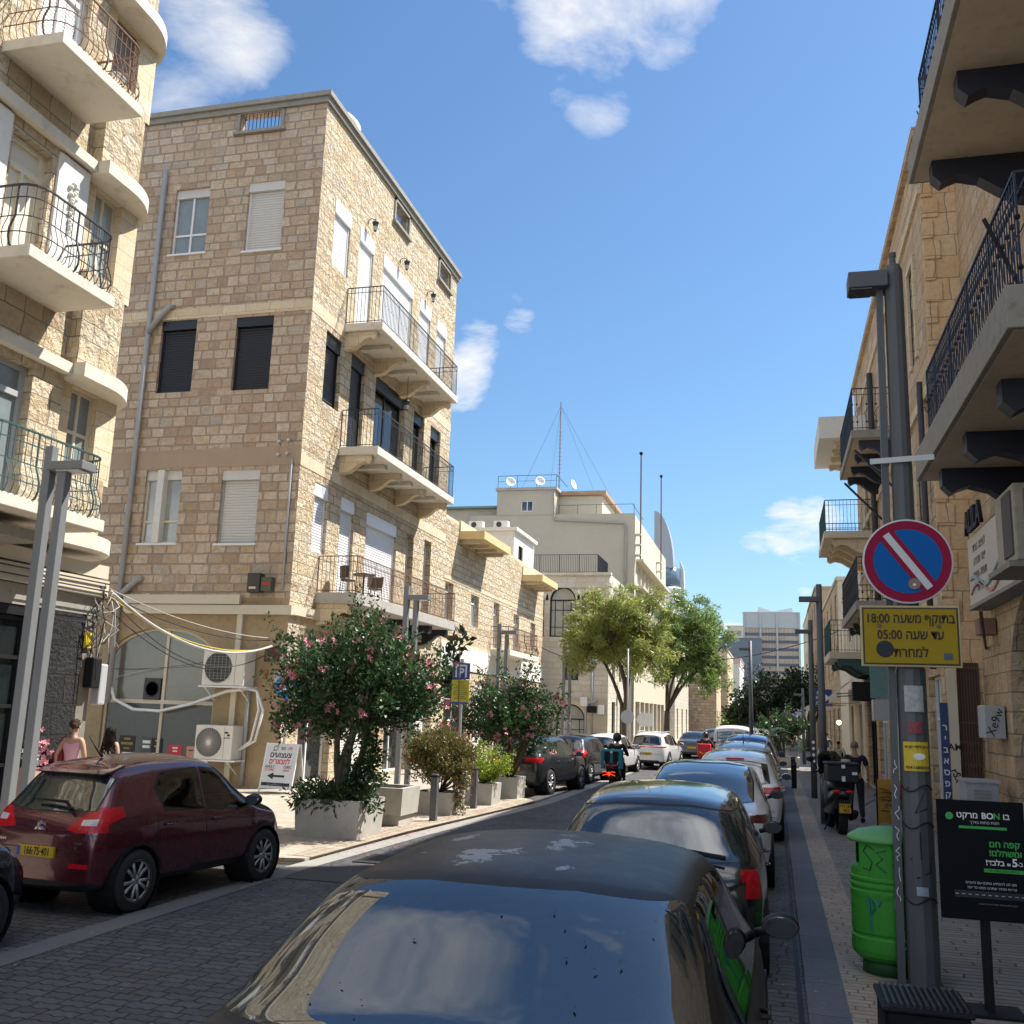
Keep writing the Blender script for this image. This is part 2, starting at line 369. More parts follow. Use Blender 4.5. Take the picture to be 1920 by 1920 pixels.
shut_k = M('black slats', (.012, .014, .022), .42, var=.1)
wood_gr = M('grey wooden louvres', (.22, .21, .19), .7, var=.2)
wood_w = M('cream painted wood', (.68, .62, .50), .6, var=.08, bump=.15, bscale=30)
iron_k = M('black iron', (.02, .021, .026), .55, var=.2)
iron_r = M('rusty iron', (.16, .075, .045), .75, var=.4, scale=9)
iron_b = M('navy painted steel', (.018, .022, .04), .5, var=.25)
iron_t = M('teal painted iron', (.03, .085, .085), .55, var=.25)
steel_l = M('lamp grey paint', (.19, .195, .20), .42, var=.08)
steel_g = M('grey painted steel', (.095, .10, .108), .5, var=.12, dirt=.15, dirtcol=(.16, .14, .12))
pvc = M('grey pipe', (.36, .37, .37), .55, var=.06)
beige_t = M('beige trunking', (.62, .55, .42), .6, var=.06)
pane_d = M('dark window pane', (.012, .016, .018), .06, var=.2, spec=.9)
pane_c = M('curtained pane', (.34, .36, .34), .12, var=.35, scale=1.5, spec=.8)
pane_g = M('frosted pane', (.20, .24, .25), .15, var=.2, spec=.8)
black_m = M('black paint', (.010, .010, .012), .6, spec=.25)
rubber = M('rubber', (.018, .018, .018), .8)
ac_w = M('ac casing', (.70, .68, .62), .5, var=.05, dirt=.12, dirtcol=(.4, .35, .28))
ac_k = M('ac grille', (.05, .05, .05), .6)
white_p = M('white print', (.80, .80, .78), .6, var=.02)
black_p = M('black print', (.015, .015, .017), .6, var=.02)
red_p = M('red print', (.60, .025, .045), .55, var=.03)
yel_p = M('yellow print', (.68, .50, .03), .55, var=.05)
blue_p = M('blue print', (.015, .09, .42), .5, var=.03)
green_p = M('green print', (.05, .42, .06), .5, var=.05)
cable_k = M('black cable', (.02, .02, .022), .6)
cable_w = M('pale cable', (.45, .43, .40), .6)
brass = M('gold sign face', (.36, .25, .010), .5, metal=.0, var=.12, spec=.2)

# ================================================================ ground
def sheet(name, poly, z, mat, kerb=0.):
    mb = MB()
    if kerb: mb.prism(poly, 'z', z-kerb, z)
    else: mb.face([(x, y, z) for x, y in poly])
    return struct(mb.build(name, mat))
def paver(name, tones, bw, bh, mortar, mcol, bump=.4, stain=.3, staincol=(.05, .05, .05), rot=False, rough=.75, grain=14):
    m = stone(name, tones, bw, bh, mortar, mcol, bump=bump, grain=grain, dist=.012, rowvar=.12, stain=stain, staincol=staincol, rough=rough)
    if rot:
        t = m.node_tree; uvn = [n for n in t.nodes if n.type == 'UVMAP'][0]
        mp = nd(t, 'ShaderNodeMapping'); mp.inputs['Rotation'].default_value = (0, 0, math.pi/2)
        for l in list(uvn.outputs[0].links):
            s = l.to_socket; t.links.remove(l); t.links.new(mp.outputs[0], s)
        t.links.new(uvn.outputs[0], mp.inputs[0])
    return m
def cobbles():
    """interlocking zigzag pavers, dark grey"""
    m = paver('cobble pavers', [(.105, .106, .112), (.135, .135, .14), (.09, .091, .097), (.15, .147, .147)], .24, .125, .010, (.035, .034, .036), bump=.75, stain=.6, staincol=(.05, .045, .042), rough=.66)
    t = m.node_tree; uvn = [n for n in t.nodes if n.type == 'UVMAP'][0]
    sp = nd(t, 'ShaderNodeSeparateXYZ')
    zig = mth(t, 'MULTIPLY', mth(t, 'ABSOLUTE', mth(t, 'SUBTRACT', mth(t, 'FRACT', mth(t, 'DIVIDE', sp.outputs[0], .12)), .5)), .055)
    cx = nd(t, 'ShaderNodeCombineXYZ')
    for l in list(uvn.outputs[0].links):
        s = l.to_socket; t.links.remove(l); t.links.new(cx.outputs[0], s)
    t.links.new(uvn.outputs[0], sp.inputs[0]); t.links.new(sp.outputs[0], cx.inputs[0]); t.links.new(mth(t, 'ADD', sp.outputs[1], zig), cx.inputs[1])
    return m
cob = cobbles()
pav_l = paver('pale pavement pavers', [(.46, .41, .34), (.40, .355, .29), (.50, .455, .385)], .40, .20, .008, (.24, .21, .17), stain=.2, staincol=(.25, .22, .18))
pav_s = paver('pale kerb setts', [(.44, .38, .30), (.36, .31, .24), (.49, .43, .35)], .20, .16, .010, (.17, .15, .12), stain=.3, staincol=(.16, .14, .12))
pav_t = paver('tan edge setts', [(.44, .37, .29), (.37, .31, .24), (.48, .41, .33)], .30, .10, .008, (.16, .135, .11), stain=.3, staincol=(.13, .115, .10), rot=False)
slate = paver('slate kerb slabs', [(.15, .165, .185), (.125, .14, .155), (.17, .18, .20)], .95, .62, .006, (.05, .05, .055), bump=.3, stain=.3, staincol=(.07, .075, .085), rot=True)
slab_r = paver('long pavement slabs', [(.27, .255, .235), (.225, .215, .205), (.31, .29, .265), (.25, .232, .21)], .62, .125, .011, (.07, .066, .06), bump=.6, stain=.35, staincol=(.10, .095, .09))
sheet('ground', [(-700, -60), (700, -60), (700, 1500), (-700, 1500)], -.05, M('far ground', (.20, .18, .155), .9))
sheet('road', [(-6.05, -8), (.2, -8), (.2, 130), (-6.05, 130)], 0, cob)
sheet('parking_bay', [(-8.6, -8), (-6.36, -8), (-6.36, 13.0), (-8.6, 13.0)], 0, cob)
sheet('lane_strip', [(-6.36, -8), (-6.05, -8), (-6.05, 13.2), (-6.36, 13.2)], .004, M('worn strip slabs', (.15, .145, .14), .8, var=.25, scale=6, bump=.3, bscale=40))
# left pavement islands with a low kerb, bulging round the planters
isl = [(-12.0, 13.0), (-7.7, 13.0), (-6.35, 13.35), (-6.2, 17.0), (-5.75, 22.0), (-5.6, 24.2), (-6.9, 26.0), (-7.3, 28.5), (-7.3, 40), (-6.6, 42), (-6.6, 130), (-12.0, 130)]
sheet('left_pavement', [(-24, 13.0)]+isl[:-1]+[(-24, 130)], .045, pav_l, .1)
sheet('left_pavement_near', [(-24, -8), (-8.6, -8), (-8.6, 13.0), (-24, 13.0)], .045, pav_l, .1)
def offset_strip(name, path, w, z, mat):
    mb = MB(); s = 0
    for k in range(len(path)-1):
        a, b = Vector(path[k]), Vector(path[k+1]); d = (b-a).normalized(); n = Vector((-d.y, d.x)); ln = (b-a).length
        mb.face([(a.x, a.y, z), (b.x, b.y, z), (b.x+n.x*w, b.y+n.y*w, z), (a.x+n.x*w, a.y+n.y*w, z)], [(s, 0), (s+ln, 0), (s+ln, w), (s, w)]); s += ln
    return struct(mb.build(name, mat))
offset_strip('kerb_strip', [(-6.30, 13.5), (-6.16, 17.0), (-5.71, 22.0), (-5.56, 24.2)], .42, .05, pav_s)
offset_strip('gutter_strip', [(-6.05, 12.6), (-5.82, 17.0), (-5.38, 22.0), (-5.2, 24.4), (-5.2, 60)], .34, .005, M('gutter slabs', (.30, .285, .26), .85, var=.2, scale=4, bump=.3, bscale=30))
sheet('right_kerb', [(.2, -8), (.5, -8), (.5, 130), (.2, 130)], .05, slate, .12)
sheet('edge_strip', [(.5, -8), (.82, -8), (.82, 130), (.5, 130)], .052, pav_t, .12)
sheet('right_pavement', [(.82, -8), (9, -8), (9, 130), (.82, 130)], .054, slab_r, .12)
sheet('drain_channel', [(.13, -8), (.17, -8), (.17, 60), (.13, 60)], .004, black_m)

# ================================================================ building kit
def V3(axis, c, out, a, d, z): return (c+out*d, a, z) if axis == 'x' else (a, c+out*d, z)
def facade(parent, axis, c, out, a0, a1, z0, z1, holes, mat, depth=.28, name='wall', back=True):
    A = sorted({a0, a1, *[min(max(v, a0), a1) for h in holes for v in h[:2]]}); Z = sorted({z0, z1, *[min(max(v, z0), z1) for h in holes for v in h[2:4]]})
    mb = MB()
    for i in range(len(A)-1):
        for j in range(len(Z)-1):
            ca, cz = (A[i]+A[i+1])/2, (Z[j]+Z[j+1])/2
            if any(h[0] < ca < h[1] and h[2] < cz < h[3] for h in holes): continue
            mb.face([V3(axis, c, out, a, 0, z) for a, z in ((A[i], Z[j]), (A[i+1], Z[j]), (A[i+1], Z[j+1]), (A[i], Z[j+1]))])
    for h in holes:
        q = [(h[0], h[2]), (h[1], h[2]), (h[1], h[3]), (h[0], h[3])]
        for k in range(4):
            (a, z), (b, y) = q[k], q[(k+1) % 4]
            mb.face([V3(axis, c, out, a, 0, z), V3(axis, c, out, b, 0, y), V3(axis, c, out, b, -depth, y), V3(axis, c, out, a, -depth, z)])
    return mb.build(name, mat, parent, fixn=False)
def slab3(mb, axis, c, out, a0, a1, d0, d1, z0, z1): return mb.box(V3(axis, c, out, a0, d0, z0), V3(axis, c, out, a1, d1, z1))
def shutter_mb(axis, c, out, a0, a1, z0, z1, d, pitch=.075):
    mb = MB(); n = max(2, int((z1-z0)/pitch)); h = (z1-z0)/n
    for k in range(n):
        z = z0+k*h
        P = [V3(axis, c, out, a, dd, y) for a, dd, y in ((a0, d, z), (a1, d, z), (a1, d+.012, z+h*.45), (a0, d+.012, z+h*.45), (a1, d, z+h*.92), (a0, d, z+h*.92))]
        mb.face([P[0], P[1], P[2], P[3]]); mb.face([P[3], P[2], P[4], P[5]])
        mb.face([P[5], P[4], V3(axis, c, out, a1, d-.008, z+h), V3(axis, c, out, a0, d-.008, z+h)])
    return mb
def window(parent, axis, c, out, a0, a1, z0, z1, kind='roll', frame=None, inner=None, d=-.16, sill=None, box=.30, gap=0., mull=2, trans=0.):
    """one window: the frame is the part; shutter, shutter box and panes are its sub-parts"""
    frame = frame or alu_w; f = .055
    mb = MB()
    for q in ((a0, a0+f, z0, z1), (a1-f, a1, z0, z1), (a0+f, a1-f, z0, z0+f), (a0+f, a1-f, z1-f, z1)): slab3(mb, axis, c, out, q[0], q[1], d-.05, d+.035, q[2], q[3])
    if kind in ('glass', 'sash'):
        for k in range(1, mull):
            a = a0+(a1-a0)*k/mull; slab3(mb, axis, c, out, a-.03, a+.03, d-.04, d+.025, z0+f, z1-f)
        if trans: slab3(mb, axis, c, out, a0+f, a1-f, d-.04, d+.022, z0+(z1-z0)*trans-.03, z0+(z1-z0)*trans+.03)
    w = mb.build('window', frame, parent)
    if kind == 'roll':
        b = MB(); slab3(b, axis, c, out, a0-.01, a1+.01, d-.1, d+.10, z1-box, z1+.004); b.build('shutter_box', inner or alu_w, w)
        zb = z0+f+gap
        shutter_mb(axis, c, out, a0+f, a1-f, zb, z1-box, d+.0).build('shutter', inner or alu_w, w, fixn=False)
        if gap:
            g = MB(); g.face([V3(axis, c, out, a, d-.03, z) for a, z in ((a0, z0), (a1, z0), (a1, zb+.05), (a0, zb+.05))]); g.build('pane', pane_d, w, fixn=False)
        else:
            g = MB(); g.face([V3(axis, c, out, a, d-.045, z) for a, z in ((a0, z0), (a1, z0), (a1, z1), (a0, z1))]); g.build('pane', pane_d, w, fixn=False)
    elif kind == 'louvre':
        shutter_mb(axis, c, out, a0+f, a1-f, z0+f, z1-f, d+.01, .07).build('shutter', inner or wood_gr, w, fixn=False)
    else:
        g = MB(); g.face([V3(axis, c, out, a, d-.01, z) for a, z in ((a0, z0), (a1, z0), (a1, z1), (a0, z1))]); g.build('pane', inner or pane_d, w, fixn=False)
        if box and kind == 'sash':
            b = MB(); slab3(b, axis, c, out, a0, a1, d-.06, d+.06, z1-box, z1+.004); b.build('shutter_box', shut_g, w)
    if sill is not None:
        b = MB(); slab3(b, axis, c, out, a0-.06, a1+.06, d+.036, .05, z0-.06, z0-.003); b.build('sill', sill, w)
    return w
def rail_mb(axis, c, out, pts, z0, h, gap=.11, style='bars', r=.008):
    """railing along (a, d) points"""
    mb = MB()
    def P(a, d, z): return V3(axis, c, out, a, d, z)
    for i in range(len(pts)-1):
        (a, d), (b, e) = pts[i], pts[i+1]; ln = math.hypot(b-a, e-d); n = max(1, round(ln/gap))
        for zz, rr in ((z0+.06, .012), (z0+h, .018), (z0+h-.16, .010)):
            mb.bar(P(a, d, zz), P(b, e, zz), rr)
        for k in range(n+1):
            t = k/n; x, y = a+(b-a)*t, d+(e-d)*t
            post = k % 12 == 0
            mb.bar(P(x, y, z0-(.1 if post else 0)), P(x, y, z0+h), .014 if post else r)
            if style == 'ornate' and k % 2 == 0:
                for zz in (.2, .62):
                    mb.ball(P(x, y, z0+h*zz), .03, 6, 4)
                q = [P(x+(b-a)/max(ln, .01)*.05*math.sin(u), y+(e-d)/max(ln, .01)*.05*math.sin(u), z0+h*(.3+.055*u)) for u in np.linspace(0, 4.7, 6)]
                mb.tube(q, .009, 4)
            elif k % 2 == 0: mb.ball(P(x, y, z0+h*.5), .017, 5, 3)
    return mb
def bombe_mb(axis, c, out, pts, z0, h, gap=.13, r=.007):
    """railing on a rounded plan whose bars belly out a little near the floor"""
    mb = MB(); prof = [(0, -.03), (.07, .02), (.11, .12), (.11, .26), (.06, .40), (.02, .50), (.02, 1.0)]
    a0, d1, a1 = pts[1][0], pts[1][1], pts[2][0]; R = .32; path = []
    for d in np.arange(pts[0][1], d1-R, gap): path.append((a0, d, -1, 0))
    for t in np.linspace(0, math.pi/2, 5)[:-1]: path.append((a0+R-R*math.cos(t), d1-R+R*math.sin(t), -math.cos(t), math.sin(t)))
    for a in np.arange(a0+R, a1-R, gap): path.append((a, d1, 0, 1))
    for t in np.linspace(0, math.pi/2, 5): path.append((a1-R+R*math.sin(t), d1-R+R*math.cos(t), math.sin(t), math.cos(t)))
    for d in np.arange(d1-R-gap, pts[0][1]-.01, -gap): path.append((a1, d, 1, 0))
    for k, (x, y, nx, ny) in enumerate(path):
        mb.tube([V3(axis, c, out, x+nx*o, y+ny*o, z0+h*t) for o, t in prof], .017 if k % 10 == 6 else r, 4)
    for o, t, rr in ((.11, .2, .010), (.02, .50, .010), (.02, .80, .011), (.02, 1., .022)):
        mb.tube([V3(axis, c, out, x+nx*o, y+ny*o, z0+h*t) for x, y, nx, ny in path], rr, 5)
    return mb
def bracket_mb(axis, c, out, a, w, d, z, h, iron=False):
    """scrolled cantilever bracket under a balcony, w wide, d deep, h high at the wall"""
    prof = [(0, 0), (d, 0), (d, -.16*h/.5), (d*.93, -.24*h/.5), (d*.86, -.2*h/.5), (d*.78, -.17*h/.5), (d*.62, -.22*h/.5), (d*.45, -.36*h/.5), (d*.28, -.46*h/.5), (0, -h)]
    mb = MB(); n = len(prof)
    A = [V3(axis, c, out, a-w/2, p[0], z+p[1]) for p in prof]; B = [V3(axis, c, out, a+w/2, p[0], z+p[1]) for p in prof]
    mb.face(A); mb.face(B[::-1])
    for k in range(n): mb.face([A[k], A[(k+1) % n], B[(k+1) % n], B[k]])
    return mb
def balcony(parent, axis, c, out, depth, a0, a1, zt, th, mat, rail, rmat, brackets=(), bmat=None, beams=(), bh=.5, bw=.28, h=1.05, bd=None, gap=.11, inset=.05, soff=None):
    mb = MB(); slab3(mb, axis, c, out, a0, a1, -.02, depth, zt-th, zt)
    b = mb.build('balcony', mat, parent, bevel=.012)
    pts = [(a0+inset, .02), (a0+inset, depth-inset), (a1-inset, depth-inset), (a1-inset, .02)]
    (bombe_mb(axis, c, out, [(p[0], p[1]) for p in pts], zt, h) if rail == 'bombe' else rail_mb(axis, c, out, pts, zt, h, gap, rail)).build('railing', rmat, b, fixn=False)
    for k, a in enumerate(brackets):
        m_ = bmat[k % len(bmat)] if isinstance(bmat, list) else bmat
        bracket_mb(axis, c, out, a, bw, (bd or depth*.82), zt-th-.002, bh).build('bracket', m_, b)
    for a in beams:
        q = MB(); slab3(q, axis, c, out, a-bw*.6, a+bw*.6, 0, depth*.78, zt-th-.13, zt-th-.002); q.build('beam', slab_m, b, bevel=.01)
    if soff:
        s = MB(); slab3(s, axis, c, out, a0+.06, a1-.06, .02, depth-.06, zt-th-.006, zt-th-.001); s.build('soffit', soff, b)
    return b
def solid(mb, x0, x1, y0, y1, z0, z1): return mb.box((x0, y0, z0), (x1, y1, z1))
def sag(p, q, drop, n=14):
    p, q = Vector(p), Vector(q); return [p+(q-p)*(k/n)-Vector((0, 0, drop*4*(k/n)*(1-k/n))) for k in range(n+1)]
def cable(label, pts, r=.012, mat=None, name='cable', group='cables strung along the walls'):
    o = MB().tube(pts, r, 5).build(name, mat or cable_k, smooth=True, fixn=False); return tag(o, label, 'cable', group)
# ================================================================ near left building (curved bay)
XN = -12.2
NBb = thing('apartment_building', 'rock faced stone apartment house with rounded corner bay and bellied balcony railings', 'building', (-15, 10, 0))
doors = [(12.75, 13.95, 13.0, 15.3), (12.55, 13.5, 9.0, 11.5), (12.55, 13.7, 5.1, 7.65), (8.6, 9.8, 9.0, 11.5), (8.6, 9.8, 13.0, 15.3), (8.6, 9.8, 5.1, 7.65)]
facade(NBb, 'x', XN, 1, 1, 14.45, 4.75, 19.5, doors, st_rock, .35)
# pale plastered pilaster strip beside the middle door
mb = MB(); mb.box((XN-.02, 13.62, 9.0), (XN+.05, 14.42, 11.68)); mb.box((XN-.02, 11.2, 9.0), (XN+.05, 12.45, 11.68)); mb.build('plaster_panel', plaster_w, NBb)
mb = MB()
for k in range(22):
    z = 11.25-k*.045; mb.ball((XN+.07, 14.02+.09*math.sin(k*2.3)*(1-k/26), z), (.05, .05*(1.2-k/30), .04), 7, 5)
mb.build('relief_ornament', plaster_w, NBb, smooth=True)
def arc_path(x0, r, ystart=14.45, yend=16.45, xe=-18, n=14):
    pts = [(XN-.05, ystart), (x0, ystart), (x0, yend-r)]
    pts += [(x0-r+r*math.cos(t), yend-r+r*math.sin(t)) for t in np.linspace(0, math.pi/2, n)[1:]]
    return pts+[(xe, yend)]
def ribbon(path, z0, z1, name, mat, smooth=False, top=True, bottom=True):
    mb = MB(); s = 0
    for k in range(len(path)-1):
        (x, y), (u, v) = path[k], path[k+1]; ln = math.hypot(u-x, v-y)
        mb.face([(x, y, z0), (u, v, z0), (u, v, z1), (x, y, z1)], [(s, z0), (s+ln, z0), (s+ln, z1), (s, z1)]); s += ln
    cx = [(path[-1][0], path[0][1])]
    if bottom: mb.face([(x, y, z0) for x, y in reversed(path+cx)])
    if top: mb.face([(x, y, z1) for x, y in path+cx])
    return mb.build(name, mat, NBb, fixn=False)
for z0, z1 in ((5.0, 6.1), (8.0, 9.8), (11.98, 13.8), (15.74, 19.5)):
    ribbon(arc_path(-11.98, 1.35), z0, z1, 'bay_wall', st_rock)
for z in (4.74, 7.74, 11.70, 15.45):
    ribbon(arc_path(-11.78, 1.5, 14.44, 16.68), z, z+.26, 'band', slab_m)
    b = MB(); b.box((XN-.02, 1, z+.04), (XN+.17, 14.43, z+.24)); b.build('band', slab_m, NBb)
for z0, z1, kind in ((6.1, 7.74, 'glass'), (9.8, 11.7, 'glass'), (13.8, 15.45, 'louvre')):
    facade(NBb, 'x', -12.34, 1, 14.4, 16.15, z0, z1, [(14.85, 15.62, z0+.02, z1-.02)], st_smooth, .2, 'bay_wall')
    facade(NBb, 'y', 16.15, 1, -18, -12.34, z0, z1, [], st_smooth, .2, 'bay_wall')
    window(NBb, 'x', -12.34, 1, 14.85, 15.62, z0+.02, z1-.02, kind, wood_gr if kind == 'louvre' else wood_w, wood_gr if kind == 'louvre' else (pane_c if z0 > 9 else pane_g), trans=.0 if kind == 'louvre' else .5)
for k, (a0, a1, z0, z1) in enumerate(doors):
    d = MB(); slab3(d, 'x', XN, 1, a0, a1, -.34, -.22, z0, z1); 
    o = d.build('door', [wood_w, wood_w, pane_g, wood_w, wood_w, pane_g][k], NBb)
    f = MB()
    for q in ((a0, a0+.09, z0, z1), (a1-.09, a1, z0, z1), (a0+.09, a1-.09, z1-.55, z1-.45), ((a0+a1)/2-.03, (a0+a1)/2+.03, z0, z1-.55), (a0+.09, a1-.09, z1-.08, z1)): slab3(f, 'x', XN, 1, q[0], q[1], -.219, -.16, q[2], q[3])
    f.build('frame', [alu_w, wood_w, alu_g, wood_w, alu_w, alu_g][k], o)
    if k in (0, 4): shutter_mb('x', XN, 1, a0+.1, a1-.1, z0+.1, z1-.6, -.215).build('shutter', alu_w, o, fixn=False)
for zt, rm, a0, a1 in ((12.78, iron_r, 12.05, 14.2), (9.0, iron_k, 11.95, 14.05), (5.1, iron_t, 11.7, 14.45)):
    balcony(NBb, 'x', XN, 1, 1.18, a0, a1, zt, .2, slab_m, 'bombe', rm, h=1.05)
    balcony(NBb, 'x', XN, 1, 1.18, 8.0, 10.4, zt, .2, slab_m, 'bombe', rm, h=1.05)
MB().box((-12.25, 11.0, 4.55), (-11.4, 13.5, 4.72)).build('awning_rail', concr_d, NBb)
# ground floor: dark shopfront, black rock pier, pale fascia
for z0, z1, d in ((4.32, 4.56, .10), (3.98, 4.28, .14)):
    MB().box((XN-.1, 1, z0), (XN+d, 16.15, z1)).build('fascia', beige_t, NBb)
MB().box((-13, 1, 3.62), (XN+.02, 16.1, 3.97)).build('fascia', concr_d, NBb)
facade(NBb, 'x', XN, 1, 1, 14.75, .05, 3.62, [(5, 14.3, .1, 3.45)], black_m, .25)
rockk = stone('black painted rock', [(.03, .03, .032), (.05, .05, .052)], .7, .5, .02, (.02, .02, .02), bump=1, grain=12, dist=.09, stain=.0)
MB().box((-13.2, 14.75, .05), (XN+.03, 15.75, 3.62)).build('black_pier', rockk, NBb)
MB().box((-13.2, 15.76, .05), (XN+.01, 16.08, 3.62)).build('pilaster', M('grey pier', (.20, .18, .15), .85, dirt=.3), NBb)
MB().box((-18, 1.0, 0), (-13.21, 16.05, 4.74)).build('core_wall', plaster_c, NBb)
MB().box((-18, 1.0, 4.75), (-12.7, 16.1, 19.4)).build('core_wall', st_rock, NBb)
sf = MB()
for k in range(9): a = 5+k*1.163; sf.box((XN-.16, a-.035, .1), (XN-.06, a+.035, 3.45))
for z in (1.0, 1.95, 2.75, 3.4): sf.box((XN-.158, 5, z-.03), (XN-.062, 14.3, z+.03))
s = sf.build('shopfront', black_m, NBb); g = MB(); g.face([(XN-.12, 5, .1), (XN-.12, 14.3, .1), (XN-.12, 14.3, 3.45), (XN-.12, 5, 3.45)]); g.build('pane', pane_d, s, fixn=False)
g = MB(); g.box((XN-.05, 12.9, 1.75), (XN-.04, 13.15, 2.05)); o = g.build('window_notice', white_p, s)
# meter boxes and the cable tangle on the corner
t = thing('meter_box', 'black and grey meter box wrapped in loose cables on corner pier', 'meter box', (-12.1, 16.0, 2.6))
MB().box((-12.18, 15.85, 2.3), (-11.98, 16.1, 2.85)).build('box', black_m, t, bevel=.03); MB().box((-12.18, 16.11, 2.0), (-12.0, 16.32, 2.75)).build('cover', alu_g, t, bevel=.03)
o = MB().box((-12.165, 15.75, 3.02), (-12.13, 15.95, 3.3)).build('warning_sign', yel_p); tag(o, 'small yellow warning plate on the black corner pier', 'sign')
rr = random.Random(3)
for k in range(9):
    y = 15.8+rr.random()*.5; x = -12.1+rr.random()*.15; z0 = 3.6+rr.random()*.7; pts = [(x, y, z0)]
    for j in range(7): pts.append((x+rr.uniform(-.08, .1), y+rr.uniform(-.25, .25), z0-(j+1)*rr.uniform(.1, .26)))
    cable('loose wall cable looping down the corner between the two stone houses', pts, .011, cable_k if k % 2 else cable_w, group='loose cables on the corner')
for k in range(3): cable('thin cable running along the pale fascia of the rounded house', [(-12.02, 4, 4.25-.12*k), (-12.02, 10, 4.2-.12*k), (-12.02, 16.1, 4.22-.14*k)], .014, group='fascia cables')

# ================================================================ tall corner house
XF, YS, ZC = -12.0, 23.3, 19.2
CB = thing('corner_apartment_house', 'tall tan stone corner house with three iron railed balconies and black shutters', 'building', (-15, 28, 0))
side = [(-16.62, -15.5, 14.68, 16.72), (-14.26, -13.12, 14.58, 16.68), (-16.62, -15.5, 10.52, 12.65), (-14.26, -13.12, 10.48, 12.6), (-16.62, -15.5, 6.27, 8.3), (-14.28, -13.15, 6.24, 8.24), (-14.72, -13.41, 18.36, 18.9)]
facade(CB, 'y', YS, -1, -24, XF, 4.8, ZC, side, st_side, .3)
str_w = [(24.27, 25.37, 14.5, 16.5), (26.08, 27.17, 13.1, 16.52), (28.0, 30.75, 13.1, 16.55), (31.5, 32.65, 13.1, 16.5), (33.4, 34.45, 14.5, 16.48),
         (24.3, 25.37, 10.4, 12.5), (26.06, 27.14, 9.4, 12.5), (27.98, 30.64, 9.4, 12.46), (31.48, 32.58, 9.4, 12.38), (33.27, 34.39, 9.4, 12.32),
         (24.28, 25.15, 6.2, 8.1), (26.0, 27.0, 5.1, 8.06), (27.92, 30.5, 5.1, 8.0), (31.4, 32.1, 5.1, 7.95), (33.2, 33.95, 5.1, 8.05),
         (28.7, 29.95, 18.1, 18.78), (33.3, 34.6, 18.1, 18.78)]
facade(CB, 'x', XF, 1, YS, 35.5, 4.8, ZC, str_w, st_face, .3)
kinds_side = [('sash', alu_w, pane_g), ('roll', alu_w, shut_g), ('roll', shut_k, shut_k), ('roll', shut_k, shut_k), ('sash', wood_w, pane_c), ('roll', alu_g, shut_g)]
for (a0, a1, z0, z1), (k, fm, im) in zip(side, kinds_side):
    window(CB, 'y', YS, -1, a0, a1, z0, z1, k, fm, im, d=-.13, sill=None if fm is shut_k else alu_w, box=.27, trans=.3 if k == 'sash' else 0)
MB().box((-16.2, YS-.08, 6.27), (-16.0, YS+.2, 8.28)).build('divider_post', plaster_w, CB)
for i, (a0, a1, z0, z1) in enumerate(str_w[:15]):
    if i < 5: window(CB, 'x', XF, 1, a0, a1, z0, z1, 'roll', alu_w, alu_w, d=-.08, box=.42)
    elif i < 10: window(CB, 'x', XF, 1, a0, a1, z0, z1, 'roll' if i < 7 else 'glass', shut_k, shut_k if i < 7 else pane_d, d=-.16 if i < 7 else -.24, box=.4)
    elif i < 13: window(CB, 'x', XF, 1, a0, a1, z0, z1, 'roll', alu_w, alu_w, d=-.12, box=.36)
    else: window(CB, 'x', XF, 1, a0, a1, z0, z1, 'glass', alu_w, pane_d, d=-.24, trans=.72, mull=1)
for i in (7, 8, 9):
    a0, a1, z0, z1 = str_w[i]; b = MB(); slab3(b, 'x', XF, 1, a0, a1, -.2, -.08, z1-.4, z1); b.build('shutter_box', shut_k, CB)
# barred openings in the free-standing parapet
for (ax, c, out, (a0, a1, z0, z1)) in (('y', YS, -1, side[6]), ('x', XF, 1, str_w[15]), ('x', XF, 1, str_w[16])):
    f = MB(); n = 11
    for k in range(1, n): a = a0+(a1-a0)*k/n; f.bar(V3(ax, c, out, a, -.06, z0), V3(ax, c, out, a, -.06, z1), .012)
    g = f.build('barred_opening', iron_b, CB, fixn=False)
    e = MB()
    for q in ((a0-.1, a0, z0-.05, z1+.08), (a1, a1+.1, z0-.05, z1+.08), (a0-.1, a1+.1, z1+.0, z1+.085), (a0-.16, a1+.16, z0-.14, z0-.05)): slab3(e, ax, c, out, q[0], q[1], -.02, .05 if q[3] > z0 else .12, q[2], q[3])
    e.build('surround', concr_d, g)
# dressed lintel courses, corner and cornice
for z0, z1 in ((12.66, 13.0), (8.32, 8.66)):
    MB().box((XF-.02, YS+.0, z0), (XF+.012, 35.5, z1)).build('string_course', st_smooth, CB)
MB().box((-24, YS-.012, 12.68), (XF, YS+.02, 12.98)).build('string_course', st_smooth, CB)
MB().box((-24, YS-.014, 8.34), (XF, YS+.02, 8.85)).build('string_course', M('pinkish mortar band', (.42, .31, .22), .9, bump=.3, bscale=20, var=.12), CB)
for d, z0, z1 in ((.09, ZC-.28, ZC-.12), (.17, ZC-.12, ZC+.03)):
    c = MB(); c.box((-24, YS-d, z0), (XF+d, YS+.2, z1)); c.box((XF-.3, YS+.2, z0), (XF+d, 35.6, z1)); c.build('cornice', concr_d, CB)
c = MB(); c.box((-24, YS+.02, 17.2), (XF-.3, 35.4, 17.3)); c.box((-24, 35.3, 0), (XF-.02, 35.48, 17.2)); c.box((-12.42, 35.3, 17.2), (XF-.02, 35.48, ZC-.3)); c.build('roof', concrete, CB)
mb = MB(); mb.face([(XF, 35.5, 4.8), (-24, 35.5, 4.8), (-24, 35.5, ZC), (XF, 35.5, ZC)]); mb.build('wall', st_face, CB, fixn=False)
